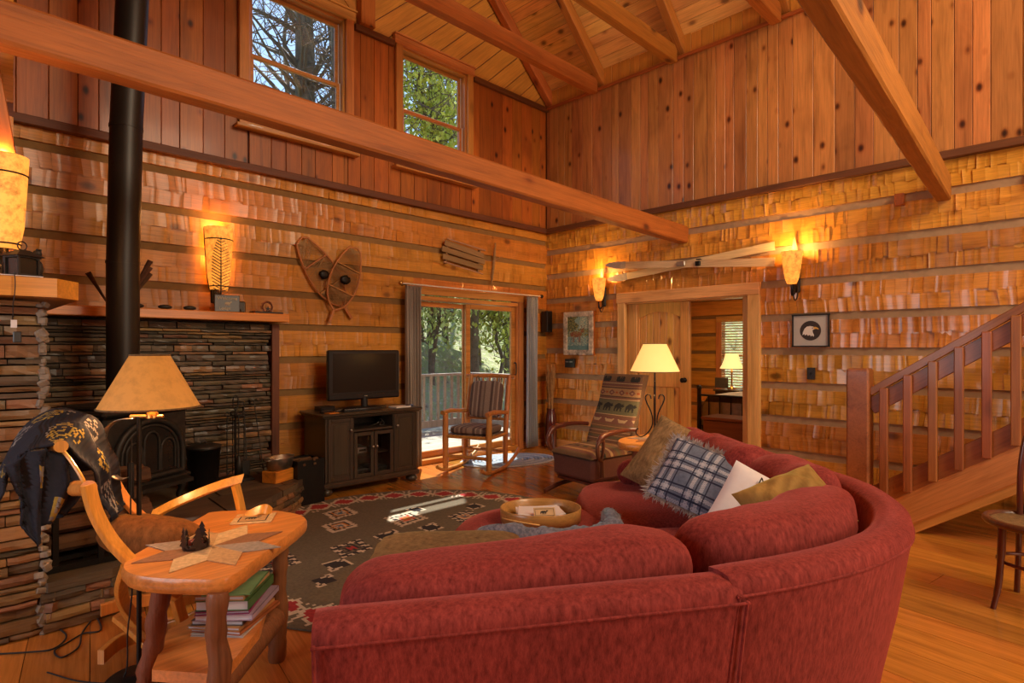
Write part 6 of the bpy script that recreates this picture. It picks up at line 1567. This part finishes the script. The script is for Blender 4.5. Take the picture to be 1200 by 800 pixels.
# hanging front corner fold
q = MB()
hang = [spline([deep(*p_) for p_ in r_], 8) for r_ in ([(6, 545, 2.02), (14, 575, 2.03), (22, 592, 2.04)], [(30, 530, 2.03), (34, 570, 2.05), (40, 640, 2.07)], [(58, 524, 2.06), (56, 570, 2.07), (44, 618, 2.08)], [(78, 540, 2.10), (84, 575, 2.11), (72, 602, 2.12)], [(86, 550, 2.14), (90, 580, 2.15), (66, 606, 2.16)])]
def hpt(u, v):
    k = min(int(u * 4), 3); f_ = u * 4 - k; i = min(int(v * 16 + .5), 16); p_ = hang[k][i].lerp(hang[k + 1][i], f_); g2 = .012 * math.sin(u * 21 + v * 2); return p_ + Vector((g2, -g2, 0))
q.grid(hpt, 44, 32, 0, True, mfn=lambda i, j: (1 if en[i][j] > .5 else 2) if (6 < j < 16 and 14 < i < 20) or (12 < j < 22 and 3 < i < 8) or (18 < j < 30 and 24 < i < 30) else 0); o = q.build('hanging_fold', mb_, bk_); sd = o.modifiers.new('t', 'SOLIDIFY'); sd.thickness = .006

# ================================================================== BENTWOOD CAFE CHAIR AT THE RIGHT EDGE
cf = thing('cafe_chair', 'dark glossy bentwood cafe chair with a round seat at the right edge', 'chair', (-2.16, -5.37, 0), -1.75); dwm = M['darkwood']
q = MB(); q.tube([(.205 * math.cos(a), .20 * math.sin(a), .45) for a in [k * 2 * PI / 36 for k in range(36)]], .020, 10, closed=True); q.build('seat_ring', dwm, cf)
q = MB(); q.lathe([(.19, .455), (.15, .452), (0, .447)], n=30, cap=False); q.lathe([(.19, .440), (0, .438)], n=30, cap=False); q.build('seat', M['tan'], cf)
for a, fr__ in ((-2.2, 1), (-.94, 1), (2.2, 0), (.94, 0)):
    x, y = .175 * math.cos(a), .17 * math.sin(a); q = MB()
    if fr__: q.tube(spline([(x, y, .45), (x * 1.03, y * 1.03, .30), (x * 1.12, y * 1.12, .12), (x * 1.28, y * 1.28, .0)], 5), [.019] * 6 + [.016] * 6 + [.013] * 4, 10); q.build('leg', dwm, cf)
    else: q.tube(spline([(x * 1.25, y * 1.45, .0), (x * 1.1, y * 1.2, .22), (x, y * 1.05, .46), (x * .98, y * 1.12, .70), (x * .80, y * 1.30, .88), (x * .35, y * 1.38, .955), (0, y * 1.4, .965)], 5), .0145, 10); q.build('back_hoop', dwm, cf)
q = MB(); q.tube([(.155 * math.cos(a), .15 * math.sin(a), .24) for a in [k * 2 * PI / 30 for k in range(30)]], .010, 8, closed=True); q.build('leg_ring', dwm, cf)
for s_ in (-1, 1):
    q = MB(); q.tube(spline([(s_ * .085, .165, .46), (s_ * .08, .19, .64), (s_ * .045, .21, .78), (s_ * .0, .215, .80), (s_ * -.03, .215, .76), (s_ * -.01, .21, .71), (s_ * .03, .205, .72)], 5), .009, 8); q.build('back_scroll', dwm, cf)

# ================================================================== THINGS ON THE WALLS
# snowshoes
msn = wood('snowshoe_frame', (.48, .20, .05), (.34, .12, .03), 2, rough=.5, coat=.1, knots=0, vary=.03); mraw = plain('rawhide_lacing', (.42, .24, .10), .8, var=.2)
def snowshoe(label, px0, py0, px1, py1, yoff):
    a, b = ony(px0, py0, -.05 - yoff), ony(px1, py1, -.05 - yoff); ax = (a - b); Ln = ax.length; ax.normalize()       # b = tail, a = toe
    t = thing('snowshoe', label, 'snowshoe', b, 0, 'pair of crossed snowshoes'); S_ = ax.cross(Vector((0, -1, 0))).normalized()
    w = lambda s: .155 * math.sin(min(1, max(0, (s - .18) / .82)) ** .75 * PI * .93) ** .75 + .006 if s > .18 else .006
    side = lambda sg: [ax * (s * Ln) + S_ * (sg * (w(s) if s < .995 else .02)) for s in [i / 30 for i in range(31)]]
    q = MB(); q.tube(side(1) + side(-1)[::-1][1:], .011, 8); q.build('frame', msn, t)
    for s in (.42, .72): MB().bar(ax * (s * Ln) + S_ * w(s), ax * (s * Ln) - S_ * w(s), .012, .035, up=(0, -1, 0)).build('crossbar', msn, t)
    q = MB(); V3 = Vector((0, -.002, 0))
    for z0, z1, dn in ((.22, .42, 11), (.42, .72, 17), (.72, .97, 12)):
        for k in range(dn):
            for sg in (-1, 1):
                s0 = z0 + (z1 - z0) * k / dn; s1 = min(z1, s0 + .16)
                if z0 == .42 and s0 > .60 and k % 3: continue
                p0 = ax * (s0 * Ln) + S_ * (sg * w(s0) * .95); p1 = ax * (s1 * Ln) - S_ * (sg * w(s1) * .95); q.tube([p0, p1], .0026, 3, caps=False)
    tag(q.build('lacing', mraw, t), kind='stuff')
    q = MB(); q.ball(ax * (.56 * Ln) + Vector((0, -.02, 0)), (.055, .018, .045), nz=.18); q.build('binding', M['blackmetal'], t)
snowshoe('left snowshoe of the crossed pair on the log wall, toe up left', 352, 279, 412, 373, .0); snowshoe('right snowshoe of the crossed pair on the log wall, toe up right', 417, 290, 386, 378, .035)
# small sled and stick
sl = thing('wooden_sled', 'small weathered slatted sled hanging tilted on the log wall', 'sled', (0, 0, 0)); mold = wood('weathered_slat', (.30, .17, .075), (.17, .09, .04), 0, rough=.8, knots=.3, vary=.15); mrd = plain('sled_runner', (.42, .25, .18), .5, metal=.5)
for k, (a, b) in enumerate((((521, 284), (567, 300)), ((518, 291), (568, 307)), ((519, 300), (566, 314)))): board('slat', ony(*a, -.075), ony(*b, -.075), .068, .014, mold, sl, up=(0, -1, 0))
for a, b in (((524, 279.5), (569, 293.5)), ((520, 306.5), (566, 321))): MB().bar(ony(*a, -.10), ony(*b, -.10), .012, .014).build('runner', mrd, sl)
for a, b in (((524, 282), (522, 309)), ((562, 293), (560, 318))): MB().bar(ony(*a, -.055), ony(*b, -.055), .025, .03, up=(0, -1, 0)).build('cross_brace', mold, sl)
q = MB(); q.tube([ony(568, 305, -.08), ony(578, 306, -.08), ony(589, 300, -.06)], .004, 6); q.build('steering_bar', mrd, sl)
o = thing('walking_stick', 'short dark stick hanging upright beside the small sled', 'stick', (0, 0, 0)); q = MB(); q.tube([ony(580.5, 285, -.06), ony(579, 305, -.065), ony(576, 332, -.06)], [.010, .021, .012], 8, wob=.05); q.build('stick', mold, o)
# skis: two crossed pairs of pale wooden skis on the right wall
msk = wood('pale_ski', (.74, .55, .30), (.62, .42, .20), 1, rough=.35, coat=.3, knots=0, vary=.05); mtip = plain('grey_ski_tip', (.42, .38, .33), .4)
def ski(label, pa, pb, o_):
    a, b = onx(*pa, -.05 - o_), onx(*pb, -.05 - o_); a.x = b.x = -.05 - o_; d = b - a; Ln = d.length; t = thing('ski', label, 'ski', a, 0, 'crossed wooden skis above the bedroom doorway')
    d.normalize(); up_ = d.cross(Vector((-1, 0, 0))).normalized(); nrm = Vector((-1, 0, 0)); q = MB(); V = []; n_ = 30
    for i in range(n_ + 1):
        s = i / n_; w_ = .040 + .006 * abs(2 * s - 1) ** 2; w_ *= min(1, (s / .06)) ** .6 if s < .06 else 1; w_ = max(w_, .004); lift = .05 * max(0, (.12 - s) / .12) ** 2
        c = d * (s * Ln) + nrm * lift; V += [c + up_ * w_, c - up_ * w_, c - up_ * w_ + nrm * .012, c + up_ * w_ + nrm * .012]
    F_ = [(4 * i + k, 4 * i + (k + 1) % 4, 4 * i + 4 + (k + 1) % 4, 4 * i + 4 + k) for i in range(n_) for k in range(4)] + [(3, 2, 1, 0), (4 * n_, 4 * n_ + 1, 4 * n_ + 2, 4 * n_ + 3)]
    q.add(V, F_, 0, False); q.m = [1 if i // 4 < 4 else 0 for i in range(len(F_))]; q.build('blade', [msk, mtip], t)
    for s_, m_, w_ in ((.50, M['steel'], .11), (.60, M['blackmetal'], .06)): q = MB(); q.box(d * (Ln * s_) + nrm * .026, (.03, w_, .055), frame(nrm.cross(up_)) if False else None, bev=.006); q.build('binding', m_, t)
ski('pale ski of the crossed pair, its tip at lower left', (714, 328), (908, 288), .0); ski('pale ski lying nearly level across the other', (712, 311), (908, 307), .055)
q = MB()
# sconces
def sconce(name, label, loc, yaw, e, big=1.0, r=.03):
    t = thing(name, label, 'wall lamp', loc, yaw)                     # local +X points away from the wall
    s = big; q = MB(); q.box((-.105 * s, 0, -.10 * s), (.03 * s, .07 * s, .26 * s), bev=.012); q.tube(spline([(-.10 * s, 0, -.15 * s), (-.06 * s, 0, -.24 * s), (0, 0, -.25 * s), (.01 * s, 0, -.17 * s)], 5), .009 * s, 8); q.tube(spline([(-.09 * s, .02 * s, -.1 * s), (-.05 * s, .03 * s, -.26 * s), (-.01 * s, .02 * s, -.30 * s), (.02 * s, .01 * s, -.2 * s)], 5), .006 * s, 6); q.build('bracket', M['blackmetal'], t)
    q = MB(); q.lathe([(.040 * s, -.155 * s), (.060 * s, -.10 * s), (.075 * s, 0), (.085 * s, .09 * s), (.092 * s, .13 * s), (.086 * s, .13 * s), (.07 * s, .0), (.05 * s, -.10 * s), (.03 * s, -.145 * s)], n=26, cap=False); q.build('shade', M['shade_stone'], t)
    q = MB(); q.tube([(.075 * s * math.cos(a), .075 * s * math.sin(a), .085 * s) for a in [k * PI / 12 for k in range(24)]], .004 * s, 5, closed=True); q.build('wire', M['blackmetal'], t)
    q = MB(); 
    for k in range(7):
        zz = .15 * s + k * .018 * s
        for sg in (-1, 1): q.bar((-.06 * s, 0, zz - .02 * s), (-.06 * s, sg * (.026 - .003 * k) * s, zz + .006 * s), .004 * s, .010 * s)
    q.tube([(-.06 * s, 0, .0), (-.06 * s, 0, .28 * s)], .004 * s, 6); q.build('leaf_finial', M['tan'], t)
    R_ = Matrix.Rotation(yaw, 3, 'Z'); bulb(Vector(loc) + R_ @ Vector((-.0 * s, 0, .19 * s)), e, (1, .48, .13), r)
    return t
p = onx(702, 338, -.16); sconce('wall_sconce', 'glowing stone-shade sconce above the landscape picture', p, PI, 10)
p = onx(928, 312, -.16); sconce('wall_sconce', 'glowing stone-shade sconce right of the bedroom doorway', p, PI, 12, 1.12)
def tall_sconce(label, loc, yaw, e, s):
    t = thing('wall_sconce', label, 'wall lamp', loc, yaw)
    def sh(u, v):
        a = -PI * .62 + PI * 1.24 * u; rr = (.085 + .030 * v - .030 * max(0, .25 - v) * 4 * .5) * s
        return Vector((rr * math.cos(a) - .03 * s, rr * math.sin(a), (-.27 + .54 * v) * s))
    q = MB(); q.grid(sh, 24, 12, 0, True); o = q.build('shade', M['shade_stone'], t); sd = o.modifiers.new('t', 'SOLIDIFY'); sd.thickness = .004
    for v in (.80, .06): q = MB(); q.tube([sh(u / 20, v) * 1.01 for u in range(21)], .005 * s, 6); q.build('band', M['blackmetal'], t)
    for u in (0, 1): q = MB(); q.tube([sh(u, v / 8) + Vector((.002 * math.sin(v * 5), 0, 0)) for v in range(9)], .008 * s, 6, wob=.2); q.build('twisted_edge', M['iron'], t)
    q = MB(); q.tube(spline([(-.03 * s, 0, -.27 * s), (.0, 0, -.33 * s), (-.06 * s, 0, -.40 * s), (-.10 * s, 0, -.36 * s)], 5), .012 * s, 8); q.box((-.115 * s, 0, -.2 * s), (.02 * s, .08 * s, .36 * s), bev=.006); q.build('bracket', M['blackmetal'], t)
    R_ = Matrix.Rotation(yaw, 3, 'Z'); bulb(Vector(loc) + R_ @ Vector((-.02 * s, 0, .05 * s)), e * .55, (1, .45, .12), .03); bulb(Vector(loc) + R_ @ Vector((-.03 * s, 0, .30 * s)), e * .45, (1, .45, .12), .03)
tall_sconce('tall glowing rawhide sconce behind the fern ornament over the mantel', ony(258, 303, -.135), -PI / 2, 8, 1.02)
tall_sconce('tall glowing rawhide sconce at the left edge above the lantern', (-6.035, -2.03, 2.05), -PI / 2 + .15, 6, .80)
# pictures
pic = thing('landscape_picture', 'small landscape picture in a distressed white frame near the corner', 'picture', (-.055, -.64, 1.585))
mfr = plain('distressed_frame', (.50, .41, .32), .75, var=.75, scale=16); w_, h_ = .50, .58
q = MB()
for a in ((0, .26, w_, .07), (0, -.26, w_, .07)): q.box((0, a[0], a[1]), (.05, a[2], a[3]), bev=.004)
for y in (-.22, .22): q.box((0, y, 0), (.055, .065, .455), bev=.004)
q.build('frame', mfr, pic); MB().box((.012, 0, 0), (.03, w_ + .01, h_ + .01)).build('backing', M['board_a'], pic)
pcs = [plain('paint_%d' % i, c, .6, var=.3, scale=60) for i, c in enumerate(((.24, .36, .32), (.06, .09, .04), (.30, .27, .09), (.24, .075, .03), (.12, .24, .24), (.50, .50, .36)))]
g_ = random.Random(17); NN = (44, 52)
def paint(i, j):
    v = j / NN[1]; u = i / NN[0]; r_ = g_.random()
    # a stag-coloured animal standing in shallow water before trees
    if ((u - .38) / .27) ** 2 + ((v - .46) / .085) ** 2 < 1 or ((u - .68) / .09) ** 2 + ((v - .56) / .06) ** 2 < 1: return 3 if r_ < .85 else 2
    if .22 < v < .42 and any(abs(u - x) < .018 for x in (.20, .28, .50, .56)): return 3
    if .58 < v < .72 and abs(abs(u - .70) - (v - .56) * .5) < .015: return 3
    if v > .55 and u < .42 + .1 * math.sin(v * 20): return 1 if r_ < .6 else 2
    if v > .62: return 5 if u > .55 and r_ < .55 else 0
    if v > .40: return 2 if r_ < .45 else (1 if r_ < .7 else 0)
    return 4 if (r_ < .35 or v < .12) else (0 if r_ < .8 else 5)
q = MB(); q.grid(lambda u, v: Vector((-.012, .19 - .38 * u, -.228 + .456 * v)), NN[0], NN[1], 0, False, mfn=paint); q.build('painting', pcs, pic)
eg = thing('eagle_picture', 'black-framed print of a white eagle head in a dark circle', 'picture', (-.05, -3.585, 1.555))
q = MB(); fw_, fh_ = .335, .315
for z in (-fh_ / 2, fh_ / 2): q.box((0, 0, z), (.028, fw_ + .02, .014))
for y in (-fw_ / 2, fw_ / 2): q.box((0, y, 0), (.028, .014, fh_))
q.build('frame', M['black'], eg); MB().box((0.004, 0, 0), (.012, fw_, fh_)).build('mat', plain('grey_mat', (.52, .52, .50), .7, var=.03), eg)
Me = Matrix(((0, 0, -1, 0), (-1, 0, 0, 0), (0, 1, 0, 0), (0, 0, 0, 1)))
q = MB(); q.prism([(.098 * math.cos(a), .098 * math.sin(a)) for a in [k * 2 * PI / 40 for k in range(40)]], .003, .005, M=Me); q.build('disc', plain('charcoal_disc', (.045, .035, .035), .8), eg)
hd = [(-.075, -.045), (-.070, -.015), (-.055, .02), (-.035, .040), (-.005, .046), (.025, .040), (.040, .030), (.038, .012), (.020, .006), (.022, -.018), (.034, -.045), (.030, -.062), (.018, -.048), (.006, -.058), (-.006, -.042), (-.022, -.052), (-.036, -.036), (-.05, -.048), (-.058, -.032)]
q = MB(); q.prism(hd, .005, .0065, M=Me); q.build('eagle_head', M['white'], eg)
q = MB(); q.prism([(.026, .036), (.050, .036), (.070, .026), (.078, .012), (.072, .008), (.060, .016), (.036, .014)], .0065, .008, M=Me); q.build('beak', plain('beak_yellow', (.75, .45, .10), .6), eg)
q = MB(); q.prism([(.012, .024), (.022, .030), (.030, .026), (.020, .021)], .0065, .0085, M=Me); q.build('eye', M['black'], eg)
o = thing('intercom', 'small black wall panel under the landscape picture', 'panel', onx(668, 425.5, -.045)); MB().box((0, 0, 0), (.03, .17, .12), bev=.006).build('case', M['plastic'], o)
for y in (-.03, .04): MB().box((-.017, y, .02), (.004, .05, .014)).build('label', M['steel'], o)
o = thing('light_switch', 'small black switch plate on the log wall under the eagle print', 'switch', onx(950.5, 437.5, -.035)); MB().box((0, 0, 0), (.018, .075, .12), bev=.003).build('plate', M['plastic'], o); MB().box((-.012, 0, 0), (.012, .012, .025)).build('toggle', M['blackmetal'], o)

# ================================================================== THINGS ON THE MANTEL
MZ = 1.6935
fn2 = thing('fern_ornament', 'tall dark metal fern frond standing on the mantel before the sconce', 'ornament', (0, 0, 0)); fx = ony(259, 360, -.24)
fn2.location = (fx.x, -.24, MZ); q = MB(); q.tube([(0, 0, .06), (0, 0, .66)], [.007, .002], 7); q.build('stem', M['iron'], fn2)
for k in range(20):
    z = .115 + k * .027; w_ = .076 * math.sin(PI * min(1, (k + 4) / 24)) ** .6
    for sg in (-1, 1): MB().bar((0, 0, z), (sg * w_, 0, z + w_ * .55), .004, .015, up=(0, -1, 0)).build('leaflet', M['iron'], fn2)
q = MB(); q.box((0, 0, .012), (.08, .05, .024), bev=.004); q.tube([(0, 0, .02), (0, 0, .07)], .012, 8); q.build('base', M['iron'], fn2)
sg_ = thing('welcome_sign', 'small dark plaque with pale lettering leaning on the mantel below the fern', 'sign', (fx.x + .035, -.285, MZ), -.1); MB().box((0, 0, .072), (.20, .014, .144), bev=.003).build('board', M['cab'], sg_)
mle = plain('pale_lettering', (.62, .48, .30), .7)
text_obj('lettering', 'Welcome', .040, mle, sg_, standM(-.0, -.009, .115)); text_obj('lettering', 'Lodge', .038, mle, sg_, standM(-.02, -.009, .030))
q = MB(); bitmap(q, MOOSE, .065, Matrix.Translation((.01, -.0085, .072))); q.build('moose_print', mle, sg_)
o = thing('wooden_box', 'dark little box behind the lettered plaque on the mantel', 'box', (fx.x + .16, -.20, MZ)); MB().box((0, 0, .05), (.10, .08, .10), bev=.01).build('box', M['cab'], o)
wr = thing('twig_wreath', 'small twig wreath with a dark star standing on the mantel', 'wreath', tuple(ony(313, 362, -.22))); wr.location.z = MZ
q = MB(); g_ = random.Random(5)
for k in range(34): a0_ = g_.uniform(0, 2 * PI); rr_ = g_.uniform(.038, .058); q.tube([(rr_ * math.cos(a0_ + t_ * .4), g_.uniform(-.012, .012), .064 + rr_ * math.sin(a0_ + t_ * .4)) for t_ in range(5)], .002, 4)
tag(q.build('twigs', M['bark'], wr), kind='stuff')
st_ = [(.026 * (1 if k % 2 == 0 else .42) * math.sin(k * PI / 5), .026 * (1 if k % 2 == 0 else .42) * math.cos(k * PI / 5)) for k in range(10)]
q = MB(); q.prism(st_, -.003, .003, M=Matrix.Translation((0, -.02, .045)) @ stand.to_4x4()); q.build('star', M['iron'], wr)
o = thing('flat_book', 'thin dark slab lying on the right end of the mantel', 'book', (-4.10, -.20, MZ)); MB().box((0, 0, .009), (.26, .14, .018), bev=.003).build('book', M['iron'], o)
for i, (px, w_) in enumerate(((160, .05), (193, .052), (222, .05), (278, .03))):
    p = ony(px, 361, -.26); o = thing('river_stone', ('dark rounded stone on the mantel just right of the stovepipe', 'second dark rounded stone along the mantel from the stovepipe', 'dark rounded stone on the mantel left of the fern ornament', 'tiny dark pebble on the mantel right of the fern ornament')[i], 'stone', (p.x, -.27, MZ), 0, 'stones along the mantel'); q = MB(); q.ball((0, 0, .018), (w_, .03, .019)); q.build('stone', M['iron'], o)
# fanned twig bundles behind the pipe
def fan(label, pa, pb, n_, y, sp):
    a = ony(*pa, y); b = ony(*pb, y); a.z = 1.700; t = thing('cattail_bundle', label, 'dried plants', a, 0, 'bound dried stalks leaning behind the stovepipe'); d = b - a
    for k in range(n_):
        o_ = Vector((0, 0, (k - (n_ - 1) / 2) * sp)); q = MB(); q.tube([Vector((0, 0, 0)) + o_ * .1, d * .6 + o_ * .7, d + o_], [.006, .012, .020], 8); q.build('stalk', M['firebark'], t)
fan('dark dried stalks fanning up right of the stovepipe', (146, 346), (176, 313), 3, -.30, .05); fan('dark dried stalk poking out left of the stovepipe', (128, 332), (103, 319), 1, -.30, .04)
# lantern with a little bear on the left mantel, on a lace doily
do = thing('lace_doily', 'pale lace runner lying on the left mantel under the lantern', 'cloth', (-6.25, -2.05, 1.7015)); q = MB(); zz = [( .34 - (.012 if k % 2 else 0), -.105 + .21 * k / 16) for k in range(17)]; q.prism([(-.45, -.105)] + zz + [(-.45, .105)], 0, .003); q.build('cloth', M['paper'], do)
ln = thing('bear_lantern', 'dark tin lantern on the left mantel with a little bear climbing it', 'lantern', tuple(onz(26, 324, 1.7055)), .5)
q = MB(); q.box((0, 0, .005), (.095, .095, .01)); q.box((0, 0, .088), (.10, .10, .008)); 
for x in (-.042, .042):
    for y in (-.042, .042): q.box((x, y, .047), (.008, .008, .08))
q.build('frame', M['iron'], ln); MB().box((0, 0, .047), (.078, .078, .074)).build('panes', M['darkglass'], ln)
q = MB(); V = [(-.062, -.062, .092), (.062, -.062, .092), (.062, .062, .092), (-.062, .062, .092), (-.018, -.018, .122), (.018, -.018, .122), (.018, .018, .122), (-.018, .018, .122)]; q.add(V, [(3, 2, 1, 0), (4, 5, 6, 7), (0, 1, 5, 4), (1, 2, 6, 5), (2, 3, 7, 6), (3, 0, 4, 7)]); q.build('roof', M['iron'], ln)
q = MB(); q.tube(arc((0, 0, .142), .02, 0, 2 * PI, 14, 'xz'), .003, 6); q.build('ring', M['iron'], ln)
q = MB(); q.ball((.062, -.01, .045), (.022, .022, .038)); q.ball((.058, -.012, .115), (.018, .018, .018)); q.ball((.052, -.02, .131), .006); q.ball((.066, -.02, .131), .006); q.ball((.045, -.024, .112), (.010, .008, .007)); q.tube([(.055, -.01, .07), (.035, -.045, .085)], .008, 8); q.tube([(.06, -.01, .02), (.05, -.045, .006)], .010, 8); q.build('bear', M['iron'], ln)
# hanging cord with tag on the pier
hc = thing('hanging_switch', 'thin cord with a small white tag hanging on the stone pier', 'cord', tuple(ony(17, 345, -2.165)))
q = MB(); q.tube(spline([(0, 0, .10), (.002, -.004, .05), (0, .0, 0), (-.004, .02, -.05), (-.002, .035, -.10)], 5), .0022, 5); q.build('cord', M['black'], hc)
MB().box((0, .03, -.13), (.022, .006, .035)).build('white_tag', M['paper'], hc); MB().box((.012, .03, -.19), (.030, .010, .05), bev=.003).build('switch', M['plastic'], hc)
